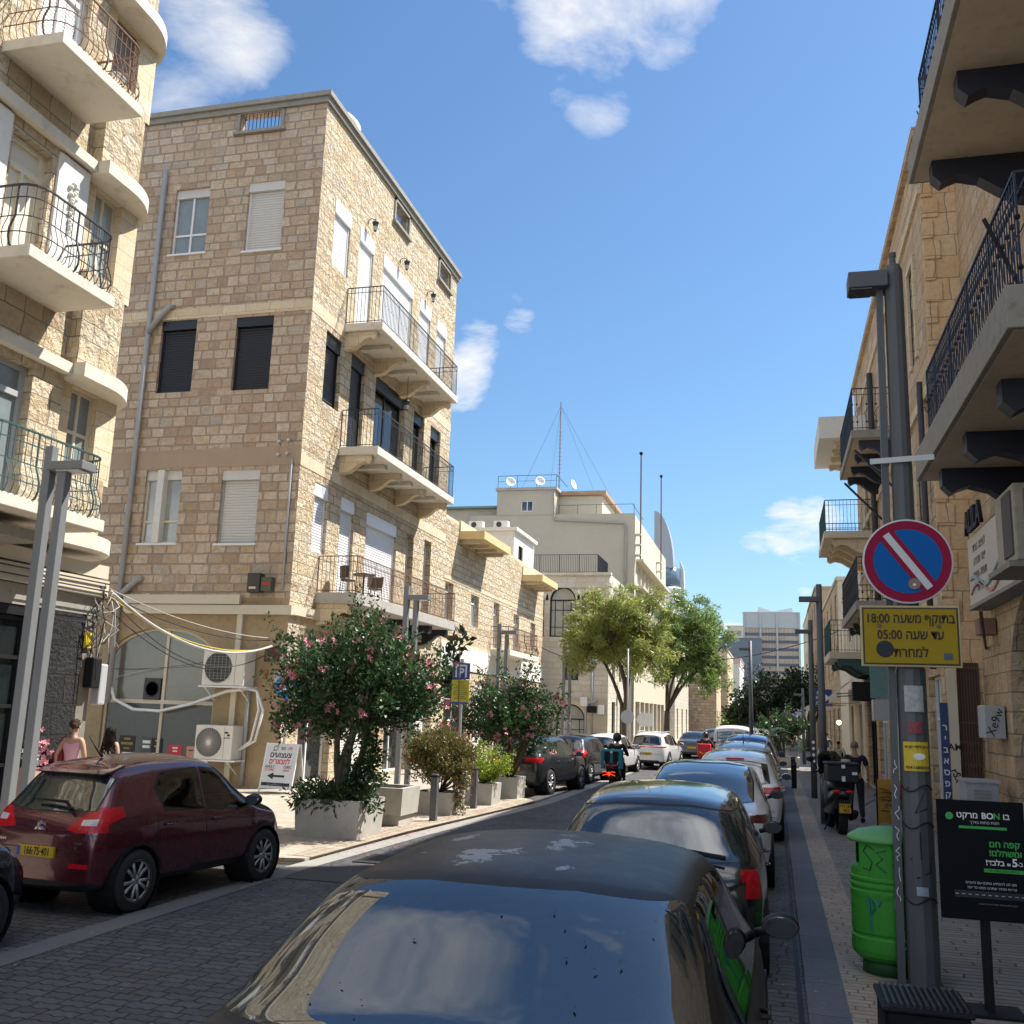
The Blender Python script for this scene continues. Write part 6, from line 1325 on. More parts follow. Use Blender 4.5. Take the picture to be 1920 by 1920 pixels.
car('parked_car', 'white car parked under the round traffic sign', 'hatch', 3.7, 1.6, 1.42, (-6.0, 38.2, 0), rad(-6), paint('plain white paint', (.70, .70, .70), 0, .3), gl_dark, 1, dark_rim=False)
car('moving_car', 'white crossover driving away with a red light bar across its tail', 'suv', 4.0, 1.62, 1.47, (-4.82, 43.2, 0), rad(-6), paint('bright white paint', (.74, .74, .74), 0, .25), gl_dark, 2, rails=True, plate=('57-383-39', .43, 0), dark_rim=False, over=dict(tail=dict(x0=.02, x1=1.05, z0=.585, z1=.635, y1=-.40)))
car('moving_car', 'grey saloon ahead of the white crossover', 'sedan', 4.1, 1.65, 1.36, (-4.1, 55.5, 0), rad(-3), paint('slate paint', (.11, .12, .135), .5, .25), gl_dark, 1, plate=('', .42, 0))
car('moving_car', 'dark blue car in front of the grey saloon', 'hatch', 4.1, 1.7, 1.5, (-3.3, 61, 0), 0, paint('midnight paint', (.015, .025, .06), .4, .25), gl_dark, 1)
car('moving_car', 'grey car far down the road by the pale facade', 'suv', 4.1, 1.7, 1.5, (-3.0, 70, 0), 0, paint('mid grey paint', (.16, .17, .175), .5, .25), gl_dark, 1)
# ================================================================ street furniture
def twin_lamp(x, y, h, label, side=1, gap=.27, w=.125):
    """two slim square posts; the shorter carries a flat lamp head"""
    t = thing('street_lamp', label, 'street lamp', (x, y, 0), group='twin post street lamps')
    MB().box((-w/2, -w/2, 0), (w/2, w/2, h)).build('post', steel_l, t, world=False, bevel=.008)
    MB().box((gap*side-w/2, -w/2-.02, 0), (gap*side+w/2, w/2-.02, h-.36)).build('post', steel_l, t, world=False, bevel=.008)
    MB().box((min(.06*side, (gap+.36)*side), -.15, h-.36), (max(.06*side, (gap+.36)*side), .15, h-.24)).build('lamp_head', steel_l, t, world=False, bevel=.01)
    MB().box((min(.2*side, (gap+.3)*side), -.12, h-.372), (max(.2*side, (gap+.3)*side), .12, h-.361)).build('diffuser', alu_w, t, world=False)
    return t
twin_lamp(-9.55, 11.25, 5.5, 'tall grey twin post lamp in front of the rounded house at left')
twin_lamp(-9.15, 24.2, 5.22, 'grey twin post lamp behind the big pink flowering shrub')
twin_lamp(-9.05, 33.0, 5.05, 'grey twin post lamp before the low house with canopies')
twin_lamp(-8.75, 42.6, 4.95, 'pale twin post lamp at the corner of the arched house')
twin_lamp(-8.2, 58.5, 4.9, 'twin post lamp between the two street trees')
def single_lamp(x, y, h, label, side=-1):
    t = thing('street_lamp', label, 'street lamp', (x, y, 0), group='round post street lamps')
    MB().lathe([(.085, 0), (.075, h*.5), (.062, h)], 14).build('post', steel_g, t, world=False, smooth=True); MB().box((min(0, .42*side), -.09, h-.38), (max(0, .42*side), .09, h-.27)).build('lamp_head', steel_g, t, world=False, bevel=.01)
    return t
single_lamp(.97, 22.5, 5.05, 'grey street lamp post right behind the black scooter'); single_lamp(1.02, 29.7, 4.95, 'second grey lamp post along the right kerb with a column of round stickers')
single_lamp(-.88, 40, 5.1, 'grey lamp post at the left of the office tower, beside palm fronds'); single_lamp(1.35, 52, 3.7, 'thin short lamp post above the far parking sign')
for k in range(4):
    z = 1.05+k*.17; o = MB().lathe([(.045, 0), (.045, .006), (.001, .006)], 14, (1.02, 29.6, z), 'y', caps=False).build('sticker', white_p); tag(o, ['lowest round sticker on the lamp post', 'second round sticker from the bottom of the lamp post', 'third round sticker from the bottom of the lamp post', 'top round sticker on the lamp post column'][k], 'sticker', 'round stickers on the lamp post')
# lamp carrying the no parking sign
PX, PY = 1.15, 9.35
t = thing('street_lamp', 'thick tapered lamp post with square side post carrying the no parking sign', 'street lamp', (PX, PY, 0))
MB().lathe([(.128, .054), (.120, 2.6), (.094, 2.72), (.090, 4.4), (.084, 6.32), (.065, 6.37), (.03, 6.39), (.028, 6.45), (.034, 6.46), (.034, 6.5)], 12, (PX, PY, 0)).build('post', steel_g, t, smooth=False)
MB().tube([(PX-.178, PY, .054), (PX-.128, PY, 6.2)], .042, 4).build('side_post', steel_g, t)
b = MB(); b.box((PX-.41, PY-.13, 6.13), (PX-.06, PY+.13, 6.29)); b.build('lamp_head', steel_g, t, bevel=.01); MB().box((PX-.39, PY-.11, 6.118), (PX-.2, PY+.11, 6.129)).build('diffuser', M('lamp lens', (.10, .10, .11), .25), t)
b = MB(); b.box((PX-.28, PY-.125, 4.44), (PX+.26, PY-.118, 4.49)); b.xf(Matrix.Translation((PX, PY, 4.46)) @ Matrix.Rotation(rad(-3), 4, 'Y') @ Matrix.Translation((-PX, -PY, -4.46))); b.build('steel_strap', M('galvanised', (.45, .45, .43), .4, metal=.6), t)
for k, (z, pts) in enumerate(((2.3, [(-.08, .12), (-.02, 0), (.03, .15), (.08, .02)]), (1.5, [(-.09, .12), (.06, .12), (-.03, -.08), (.07, -.04)]), (1.15, [(0, .12), (0, -.1)]), (.95, [(-.08, .1), (.08, .12), (.07, 0), (-.04, -.05)]))):
    MB().tube([(PX+x, PY-.127+abs(x)**2*4, z+dz) for x, dz in pts], .007, 4).build('graffiti', black_p, t)
for z in (1.62, 1.32, .72): MB().tube([(PX+.127*math.sin(a), PY-.127*math.cos(a), z+.03*math.sin(3*a)) for a in np.linspace(-1.2, 1.2, 9)], .007, 4).build('graffiti', black_p, t)
g = MB()
rq = random.Random(12)
for k in range(7):
    z = .7+k*.17+rq.uniform(-.03, .03); x = PX-.176+.008*z; g.tube([(x+rq.uniform(-.02, .02), PY-.033, z+dz) for dz in (0, .03, .05, .08, .11)], .004, 4)
g.build('graffiti', white_p, t)
def onpole(name, z, w, h, mat, label):
    a0 = w/2/.115; m = MB(); n = 6
    for k in range(n):
        a, b = -a0+2*a0*k/n, -a0+2*a0*(k+1)/n
        m.face([(PX+.133*math.sin(a), PY-.133*math.cos(a), z-h/2), (PX+.133*math.sin(b), PY-.133*math.cos(b), z-h/2), (PX+.133*math.sin(b), PY-.133*math.cos(b), z+h/2), (PX+.133*math.sin(a), PY-.133*math.cos(a), z+h/2)])
    return tag(m.build(name, mat), label, 'sticker', 'stickers on the sign post')
o = onpole('sticker', 1.88, .19, .24, yel_p, 'yellow bill with Hebrew lines on the sign post'); text('הובלות י.ש.ש', .035, black_p, o, (PX, PY-.1355, 1.96), ext=.001, bold=.02); text('054-1680000', .034, black_p, o, (PX, PY-.1355, 1.79), ext=.001, bold=.02); MB().ball((PX+.02, PY-.1345, 1.88), (.05, .003, .03), 8, 4).build('torn_patch', alu_w, o)
o = onpole('sticker', 2.36, .14, .22, M('torn paper', (.42, .42, .42), .8, var=.6, scale=30), 'torn grey paper high on the sign post')
o = onpole('sticker', 2.12, .1, .1, M('red sticker', (.25, .05, .05), .5, var=.8, scale=40), 'red and dark round sticker in the middle of the sign post')
o = onpole('sticker', .80, .08, .07, M('blue white sticker', (.35, .45, .5), .5, var=.7, scale=60), 'small pale blue sticker low on the sign post')
# the signs, each a thing of its own hung on the post
NX, NZ, YS_ = 1.145, 3.54, PY-.15
t = thing('no_parking_sign', 'round no parking sign, blue with red rim and a white and red slash', 'traffic sign', (NX, YS_, NZ))
R_s = .372; blue_s = M('sign blue', (.004, .12, .42), .6, var=.05, spec=.15); red_s = M('sign red', (.30, .012, .05), .6, var=.05, spec=.15); wh_s = M('sign white', (.62, .63, .65), .45, var=.04)
MB().lathe([(R_s, .02), (R_s, 0), (R_s-.012, -.004), (.001, -.004)], 48, (NX, YS_, NZ), 'y', caps=False).build('backing', wh_s, t)
def disc(r, d, mat, name): MB().lathe([(r, 0), (.001, 0)], 48, (NX, YS_-d, NZ), 'y', caps=False).build(name, mat, t, fixn=False)
disc(R_s-.014, .006, red_s, 'red_rim'); disc(.283, .009, blue_s, 'blue_face')
sl_ = MB(); a = rad(-54); ca, sa = math.cos(a), math.sin(a)
def slash(hw, hl, d, mat): 
    q = [(-hl, -hw), (hl, -hw), (hl, hw), (-hl, hw)]; m = MB(); m.face([(NX+x*ca-y*sa, YS_-d, NZ+x*sa+y*ca) for x, y in q]); m.build('slash', mat, t, fixn=False)
slash(.072, .290, .012, red_s); slash(.03, .293, .015, wh_s)
o = MB().lathe([(.05, 0), (.05, .003), (.001, .003)], 20, (NX+.045, YS_-.02, NZ-.20), 'y', caps=False).build('sticker', M('brown sticker', (.30, .19, .16), .6)); tag(o, 'brown round sticker low on the blue sign face', 'sticker'); MB().ball((NX+.045, YS_-.0215, NZ-.21), (.014, .002, .012), 8, 4).build('sticker_mark', white_p, o)
t = thing('time_plate', 'gold rectangular plate with Hebrew hours and a dark paint blot', 'traffic sign', (NX, YS_, 2.89))
MB().box((.735, YS_-.005, 2.625), (1.545, YS_+.02, 3.15)).build('plate', M('plate edge', (.50, .42, .2), .5), t, bevel=.006)
MB().box((.752, YS_-.009, 2.642), (1.528, YS_-.0055, 3.133)).build('border', M('dark border', (.06, .035, .02), .6), t); MB().box((.766, YS_-.0125, 2.656), (1.514, YS_-.0095, 3.119)).build('face', brass, t)
pb = M('plate lettering', (.045, .02, .012), .6)
text('בתוקף משעה 18:00', .112, pb, t, (1.14, YS_-.014, 3.035), bold=.02, sx=.80); text('עד שעה 05:00', .112, pb, t, (1.14, YS_-.014, 2.895), bold=.02, sx=.82); text('למחרת', .112, pb, t, (1.14, YS_-.014, 2.745), bold=.02, sx=.82)
MB().lathe([(.072, 0), (.066, -.002), (.001, -.002)], 20, (.93, YS_-.016, 2.775), 'y', caps=False).build('paint_blot', M('blot', (.012, .018, .03), .6), t)
MB().box((1.40, YS_-.0145, 2.69), (1.47, YS_-.013, 2.745)).build('registration_sticker', M('sticker navy', (.05, .10, .16), .5, var=.6, scale=60), t)
for x in (.89, 1.37): MB().lathe([(.018, 0), (.016, -.006), (.001, -.007)], 12, (x, YS_-.0135, 2.975), 'y', caps=False).build('bolt', M('bolt brown', (.15, .1, .06), .5), t)
# litter bin
gbin = M('bin green', (.045, .28, .03), .55, spec=.3, var=.12, scale=5, dirt=.3, dirtcol=(.035, .10, .03)); gdark = M('bin base green', (.015, .09, .02), .6)
BX, BY = .93, 9.72
t = thing('litter_bin', 'bright green round litter bin with domed lid and scrawled tags', 'litter bin', (BX, BY, .05))
MB().lathe([(.23, .0), (.23, .13)], 28, (BX, BY, .05)).build('base', gdark, t, smooth=True)
MB().lathe([(.26, .12), (.305, .16), (.315, .20), (.315, .30), (.30, .315), (.30, .33), (.31, .345), (.312, .62), (.318, .66), (.318, .68), (.308, .69), (.308, .705), (.318, .715), (.318, .735), (.308, .745), (.308, .76), (.318, .77), (.318, .79), (.305, .80), (.305, .86)], 40, (BX, BY, .05)).build('body', gbin, t, smooth=False)
m = MB(); n = 40
for k in range(n):
    a, b = 2*math.pi*k/n, 2*math.pi*(k+1)/n; mid = (a+b)/2
    if abs((mid-math.pi+math.pi) % (2*math.pi)-math.pi) < .62: continue
    for (r0_, z0_), (r1_, z1_) in (((.305, .86), (.303, 1.05)), ((.303, 1.05), (.31, 1.10))):
        m.face([(BX+r0_*math.cos(a), BY+r0_*math.sin(a), z0_+.05), (BX+r0_*math.cos(b), BY+r0_*math.sin(b), z0_+.05), (BX+r1_*math.cos(b), BY+r1_*math.sin(b), z1_+.05), (BX+r1_*math.cos(a), BY+r1_*math.sin(a), z1_+.05)])
m.build('hood', gbin, t, fixn=False)
MB().lathe([(.29, .80), (.29, .87), (.24, .875)], 40, (BX, BY, .05), caps=False).build('opening_rim', gbin, t); MB().lathe([(.22, .7), (.22, 1.08)], 24, (BX, BY, .05)).build('liner', black_m, t)
MB().lathe([(.30, 1.075), (.325, 1.08), (.332, 1.10), (.318, 1.125), (.24, 1.17), (.10, 1.20), (.001, 1.207)], 40, (BX, BY, .05)).build('lid', M('bin lid green', (.10, .32, .09), .5, var=.15, scale=8, dirt=.35, dirtcol=(.06, .14, .06)), t, smooth=True)
def onbin(z, th0, pts, r, mat, R0=.312):
    return MB().tube([(BX+R0*math.sin(th0+u), BY-R0*math.cos(th0+u), .05+z+v) for u, v in pts], r, 4).build('graffiti', mat, t)
for k, ch in enumerate(('S', 'E', 'Z', 'O')):
    P = {'S': [(.2, .1), (-.05, .13), (-.15, .08), (.12, 0), (.05, -.07), (-.18, -.06)], 'E': [(.15, .1), (-.12, .08), (.05, .03), (-.14, -.02), (.14, -.08)], 'Z': [(-.05, .05), (.1, .05), (-.05, -.02), (.1, -.03)], 'O': [(.12, .05), (-.1, .06), (-.14, -.02), (.02, -.07), (.16, 0), (.12, .05)]}[ch]
    onbin(.93, -.62+k*.36, P, .006, black_p, .306)
for k, P in enumerate(([(-.05, .06), (-.05, -.04), (.04, -.03), (.03, .02), (-.05, .02), (.03, .05), (-.05, .06)], [(-.04, .03), (.05, .02), (.04, -.05), (-.05, -.04), (-.04, .03)], [(-.05, 0), (.05, .01), (-.05, -.05), (.05, -.06)], [(.0, .03), (.0, -.05)], [(.06, .03), (-.04, .02), (.04, -.02), (-.05, -.05)])): onbin(.60-k*.075, .12+k*.05, P, .005, white_p, .314)
onbin(.55, -.62, [(-.1, .05), (.0, .09), (.02, -.05), (.15, .0), (.1, .08), (.28, .03), (.3, .08)], .018, M('teal spray', (.02, .19, .12), .6), .310); onbin(.45, -.58, [(0, .05), (0, -.1)], .012, M('teal spray', (.02, .19, .12), .6), .311)
MB().box((BX+.16, BY-.28, .2), (BX+.2, BY-.265, .26)).build('lock', gdark, t)
# black crate
t = thing('plastic_crate', 'black slatted plastic crate standing at the foot of the sign post', 'crate', (.88, 7.35, .05))
m = MB(); m.box((-.25, -.28, 0), (.25, .28, .34)); m.build('body', black_m, t, world=False, bevel=.02)
m = MB(); m.box((-.27, -.30, .341), (.27, .30, .37)); m.build('rim', black_m, t, world=False, bevel=.01)
m = MB()
for k in range(13): m.box((-.235+k*.038, -.27, .371), (-.218+k*.038, .27, .392))
m.build('slat', M('worn black plastic', (.04, .04, .045), .45), t, world=False)
m = MB()
for x in (-.06, -.035, -.01, .04, .065): m.box((x, -.283, .16), (x+.012, -.2801, .24))
m.build('vent_slot', alu_g, t, world=False)
# market board on a stand
board_k = M('board black', (.006, .007, .010), .7, var=.1, spec=.15)
t = thing('market_sign', 'black market board on a post with green and white Hebrew price offer', 'sign', (1.52, 8.62, 0)); FY = 8.60
MB().box((1.20, FY, .715), (1.815, FY+.035, 1.585)).build('board', board_k, t, bevel=.004); MB().box((1.48, FY+.04, .054), (1.545, FY+.09, 1.2)).build('post', black_m, t); MB().box((1.3, FY-.1, .054), (1.74, FY+.25, .075)).build('foot_plate', black_m, t)
gl_ = M('offer green', (.05, .40, .07), .5, var=.03); y = FY-.002
def bt(s, sz, m_, x, z, al='RIGHT', b=.02, sx=1.): text(s, sz, m_, t, (x, y, z), align=al, bold=b, ext=.001, sx=sx)
bt('בו', .062, white_p, 1.715, 1.475); bt('N', .062, gl_, 1.648, 1.474, b=.03); bt('BO', .062, white_p, 1.602, 1.474, b=.03); bt('מרקט', .062, white_p, 1.492, 1.475)
MB().lathe([(.028, 0), (.028, -.002), (.001, -.002)], 20, (1.288, y, 1.465), 'y', caps=False).build('logo_dot', gl_, t)
bt('חנות נוחות בדרך', .03, wh_s, 1.64, 1.425, b=.0)
MB().box((1.352, y-.001, 1.378), (1.69, y+.001, 1.397)).build('green_bar', gl_, t)
bt('קפה חם', .062, gl_, 1.775, 1.270, b=.03); bt('ומשתלם!', .062, gl_, 1.785, 1.205, b=.03); bt('ב-', .045, white_p, 1.787, 1.135); bt('5', .08, white_p, 1.752, 1.142, b=.03); bt('₪', .032, white_p, 1.702, 1.13); bt('בלבד!', .055, white_p, 1.66, 1.135, b=.03)
MB().box((1.515, y-.001, 1.065), (1.79, y+.001, 1.092)).build('green_bar', gl_, t); text('כל מנה חמה בגודל רגיל', .022, black_p, t, (1.652, y-.002, 1.078), ext=.001)
bt('תנו לנו להפתיע אתכם עם טעמים', .026, wh_s, 1.735, .985, b=0); bt('טריות ומחיר שתהנו ממנו כל יום!', .026, wh_s, 1.735, .950, b=0)
MB().box((1.30, y-.0005, .875), (1.81, y+.001, .925)).build('road_band', M('dark teal', (.01, .022, .028), .5), t)
m = MB()
for k in range(11): m.box((1.305+k*.046, y-.0015, .898), (1.328+k*.046, y-.0006, .902))
m.build('road_dash', wh_s, t)
bt('הטבה בתוקף עד גמר המלאי ללא כפל מבצעים', .014, M('fine print', (.25, .26, .27), .6), 1.73, .835, b=0)
# A-board of the adult shop
t = thing('pavement_sign', 'white folding pavement sign with black and red Hebrew lettering and an arrow', 'sign', (-11.45, 22.2, .05), rad(-6)); m = MB()
TL = Matrix.Rotation(rad(-12), 4, 'X')
def ab(mb, name, mat): return mb.xf(TL).build(name, mat, t, world=False)
ab(MB().box((-.46, -.0, .10), (.40, .02, 1.16)), 'front_panel', wh_s)
for x in (-.47, .405): ab(MB().box((x, -.005, .0), (x+.03, .025, 1.17)), 'frame_leg', white_p)
q = MB(); q.box((-.46, .0, .10), (.40, .02, 1.16)); q.xf(Matrix.Translation((.05, .50, 0)) @ Matrix.Rotation(rad(12), 4, 'X')); q.build('back_panel', M('panel back', (.45, .42, .36), .7), t, world=False)
q = MB(); q.box((.405, 0, 0), (.43, .02, 1.17)); q.xf(Matrix.Translation((.05, .50, 0)) @ Matrix.Rotation(rad(12), 4, 'X')); q.build('frame_leg', white_p, t, world=False)
def at_(s, sz, m_, x, z, b=.02, sx=1.):
    p = TL @ Vector((x, -.003, z)); text(s, sz, m_, t, p, (math.pi/2-rad(12), 0, 0), bold=b, ext=.001, world=False, sx=sx)
at_('SEX', .10, black_p, .02, 1.05, .01, .8); at_('LIFE', .10, red_p, .20, 1.05, .01, .8); at_('צעצועים', .175, black_p, -.02, .89, .02, .98); at_('למבוגרים', .175, red_p, -.03, .735, .02, .88)
at_('ADULT', .085, black_p, -.27, .615, .01); at_('STORE', .085, red_p, -.27, .54, .01); at_('CEKC', .085, black_p, .22, .615, .01); at_('шоп', .085, red_p, .2, .54, .015); 
ab(MB().prism([(-.30, .40), (-.13, .48), (-.13, .425), (.18, .425), (.18, .375), (-.13, .375), (-.13, .32)], 'y', -.004, -.001), 'arrow', black_p); ab(MB().box((-.42, -.004, .17), (.36, -.001, .245)), 'address_bar', black_p); at_('www.sexlifeshop.co.il', .055, white_p, -.03, .205, .0)
TLm = MB(); TLm.tube([(-.19+.055*math.cos(u), -.004, 1.05+.055*math.sin(u)) for u in np.linspace(0, 6.3, 18)], .007, 4); TLm.bar((-.15, -.004, 1.09), (-.12, -.004, 1.13), .007); TLm.bar((-.23, -.004, 1.01), (-.27, -.004, .975), .007); ab(TLm, 'logo_ring', black_p)
# signs on the left
def round_sign(x, y, z, r, label, face, back=False):
    t = thing('traffic_sign', label, 'traffic sign', (x, y, 0)); MB().tube([(x, y, 0), (x, y, z+r+(2.4 if back else .05))], .035, 10).build('post', alu_g, t, smooth=True)
    MB().lathe([(r, .01), (r, -.01), (.001, -.01)], 28, (x, y-.05, z), 'y', caps=False).build('sign_face', face, t); return t
round_sign(-5.62, 40.0, 2.05, .27, 'back of a round traffic sign, plain grey, in front of the first street tree', alu_g, True)
t = thing('direction_sign', 'plain grey back of an arrow shaped direction sign', 'direction sign', (-5.4, 46, 0)); MB().tube([(-5.35, 46, 0), (-5.35, 46, 2.6)], .035, 8).build('post', alu_g, t); MB().prism([(-6.08, 1.94), (-5.86, 1.62), (-5.36, 1.66), (-5.36, 2.24), (-5.86, 2.26)], 'y', 45.9, 45.93).build('sign_back', alu_w, t)
t = thing('wall_traffic_sign', 'oval looking blue sign with white walking figures on the corner', 'traffic sign', (-11.72, 22.95, 2.5)); q = Matrix.Translation((-11.72, 22.95, 2.55)) @ Matrix.Rotation(rad(52), 4, 'Z')
m = MB(); m.lathe([(.31, .01), (.31, -.005), (.001, -.005)], 28, (0, 0, 0), 'y', caps=False); m.xf(q).build('sign_face', M('sign sky blue', (.02, .22, .55), .4), t)
m = MB()
for dx, s in ((-.07, 1.), (.08, .75)): m.ball((dx, -.012, .13*s), (.035*s, .004, .04*s), 8, 5); m.box((dx-.035*s, -.015, -.02), (dx+.035*s, -.009, .09*s)); m.box((dx-.04*s, -.015, -.17*s), (dx-.01*s, -.009, -.02)); m.box((dx+.01*s, -.015, -.17*s), (dx+.04*s, -.009, -.02))
m.xf(q).build('figure', white_p, t)
MB().tube([(-11.72, 23.02, .05), (-11.72, 23.02, 2.9)], .03, 8).build('post', alu_g, t)
def parking_sign(x, y, z, sc, label, lines=True):
    t = thing('parking_sign', label, 'parking sign', (x, y, 0), group='parking signs'); MB().tube([(x, y+.04, 0), (x, y+.04, z+.9*sc)], .04, 8).build('post', alu_g, t)
    a = MB().box((x-.22*sc, y-.012, z+.40*sc), (x+.22*sc, y, z+.80*sc)).build('blue_panel', M('parking blue', (.015, .05, .27), .4), t); m = MB()
    m.box((x-.15*sc, y-.015, z+.45*sc), (x-.11*sc, y-.0125, z+.76*sc)); m.box((x+.10*sc, y-.015, z+.45*sc), (x+.15*sc, y-.0125, z+.76*sc)); m.box((x-.11*sc, y-.0152, z+.715*sc), (x+.10*sc, y-.0127, z+.76*sc)); m.build('roof_mark', wh_s, a); text('P', .30*sc, wh_s, a, (x, y-.014, z+.56*sc), bold=.03, ext=.001)
    b = MB().box((x-.23*sc, y-.02, z-.15*sc), (x+.22*sc, y-.0, z+.385*sc)).build('yellow_panel', M('parking yellow', (.50, .44, .03), .5), t)
    MB().box((x-.23*sc, y-.021, z-.20*sc), (x+.22*sc, y, z-.153*sc)).build('blue_strip', blue_p, t)
    m = MB()
    for k in range(9): w_ = (.09, .06, .12, .17, .13, .18, .18, .1, .15)[k]; m.box((x-w_*sc, y-.0225, z+(.33-k*.05)*sc), (x+w_*sc, y-.0205, z+(.345-k*.05)*sc))
    m.build('print_line', M('sign print', (.12, .10, .02), .6), b)
parking_sign(-6.9, 22.0, 2.44, .92, 'blue and yellow parking sign between the two pink flowering shrubs'); parking_sign(1.08, 50, 1.88, .85, 'small far blue and yellow parking sign beside the pavement trees')
t = thing('direction_sign', 'dark blue direction sign with white arrow over the far pavement', 'direction sign', (2.6, 60, 0)); MB().box((1.9, 60, 2.95), (3.15, 60.05, 3.9)).build('panel', M('navy panel', (.02, .04, .22), .4), t); MB().prism([(2.75, 3.2), (3.05, 3.42), (2.75, 3.66)], 'y', 59.97, 59.995).build('arrow', white_p, t); MB().tube([(2.0, 60.1, 0), (2.0, 60.1, 3.9)], .05, 8).build('post', alu_g, t)
for k, s in enumerate(('ת', 'ביו', 'ביו')): text(s, .26, white_p, t, (2.4, 59.98, 3.7-k*.28), bold=.02)
t = thing('a_board', 'orange pavement board with red square, half hidden by a palm pot', 'sign', (2.3, 22.6, 0)); MB().box((2.02, 22.6, .12), (2.58, 22.63, 1.0)).build('panel', M('orange board', (.52, .26, .02), .5), t); MB().box((2.32, 22.59, .72), (2.56, 22.598, .92)).build('red_square', red_p, t); m = MB()
for z, w_ in ((.58, .2), (.48, .14), (.36, .22)): m.box((2.3-w_, 22.592, z), (2.3+w_*.8, 22.598, z+.025))
m.build('print_line', M('board print', (.22, .06, .01), .6), t); MB().box((2.0, 22.6, .054), (2.03, 22.66, 1.02)).build('leg', black_m, t); MB().box((2.55, 22.6, .054), (2.58, 22.66, .12)).build('leg', black_m, t)
# bollards
for x, y, lb in ((-6.32, 18.75, 'dark square bollard in front of the red berried bush'), (-6.36, 21.55, 'dark square bollard before the lime green shrub')):
    t = thing('bollard', lb, 'bollard', (x, y, .05), group='bollards on the kerb'); MB().box((-.065, -.065, 0), (.065, .065, .86)).build('post', steel_g, t, world=False, bevel=.01); MB().box((-.07, -.07, .80), (.07, .07, .83)).build('cap_band', black_m, t, world=False)
for x, y in ((.55, 33.5), (.6, 38)):
    t = thing('bollard', ['dark bollard on the far right pavement, nearer', 'dark bollard on the far right pavement, farther'][y > 35], 'bollard', (x, y, .05), group='bollards on the kerb'); MB().box((-.08, -.08, 0), (.08, .08, .8)).build('post', black_m, t, world=False, bevel=.01); MB().box((-.085, -.085, .72), (.085, .085, .75)).build('cap_band', steel_g, t, world=False)
# overhead cable across the street
cable('black cable slung across the street in front of the office tower', sag((-8.7, 54.4, 5.4), (3.1, 50, 6.4), .9, 24), .02)
cable('black cable on the pale arched house', sag((-12, 52.4, 5.5), (-8.8, 54.4, 5.0), .3), .02)
# litter: petals on the pavement and dry leaves on the nearest car
pet = MB(); rr = random.Random(5)
for k in range(420):
    u = rr.random(); y = 14.2+u*11; xk = -6.25+.75*max(0, (y-17)/7); x = xk+rr.gauss(-.05, .28) if rr.random() < .8 else rr.uniform(-8, -6.3)
    z = .056 if x < xk-.02 else .012
    a = rr.random()*6.3; s = rr.uniform(.012, .03); pet.face([(x+s*math.cos(a+b), y+s*math.sin(a+b), z+.004*rr.random()) for b in (0, 1.3, 2.9, 4.6)])
o = pet.build('fallen_petals', M('pink petals', (.50, .12, .17), .7), fixn=False); tag(o, 'pink petals scattered along the kerb below the flowering shrubs', 'petals', kind='stuff')
lit = MB()
for k in range(160):
    x = rr.choice((rr.uniform(.0, .5), rr.uniform(-6.0, .1), rr.uniform(-8, -6))); y = rr.uniform(5, 24); z = .06 if x > .2 else (.05 if x < -6.3 and y > 13 else .008); a = rr.random()*6.3; s = rr.uniform(.006, .02)
    lit.face([(x+s*math.cos(a+b)*rr.uniform(.6, 1.2), y+s*math.sin(a+b), z+.004*rr.random()) for b in (0, 1.5, 3.1, 4.6)])
tag(lit.build('street_litter', M('litter bits', (.32, .28, .22), .8, var=.7, scale=30), fixn=False), 'scraps of paper and dead leaves scattered on the paving', 'litter', kind='stuff')
for k in range(16):
    px, py = rr.uniform(780, 1260), rr.uniform(1665, 1900)
    yy = 3.35+rr.random()*.55; z = 1.52*lerp(CT['sedan']['top'], (yy-5.0)/4.7)+.03; x = -1.02+rr.uniform(-.6, .6); a = rr.random()*6.3; s = rr.uniform(.005, .011)
    m = MB(); m.face([(x+s*math.cos(a), yy+s*math.sin(a), z), (x+s*.5*math.cos(a+1.6), yy+s*.5*math.sin(a+1.6), z+.004), (x-s*math.cos(a), yy-s*math.sin(a), z+.002), (x+s*.5*math.cos(a-1.6), yy+s*.5*math.sin(a-1.6), z+.003)])
    tag(m.build('dry_leaf', M('dry leaf', (.06, .035, .022), .8), fixn=False), 'tiny dry leaf lying on the rear window of the nearest car', 'leaf', 'dry leaves on the rear window')
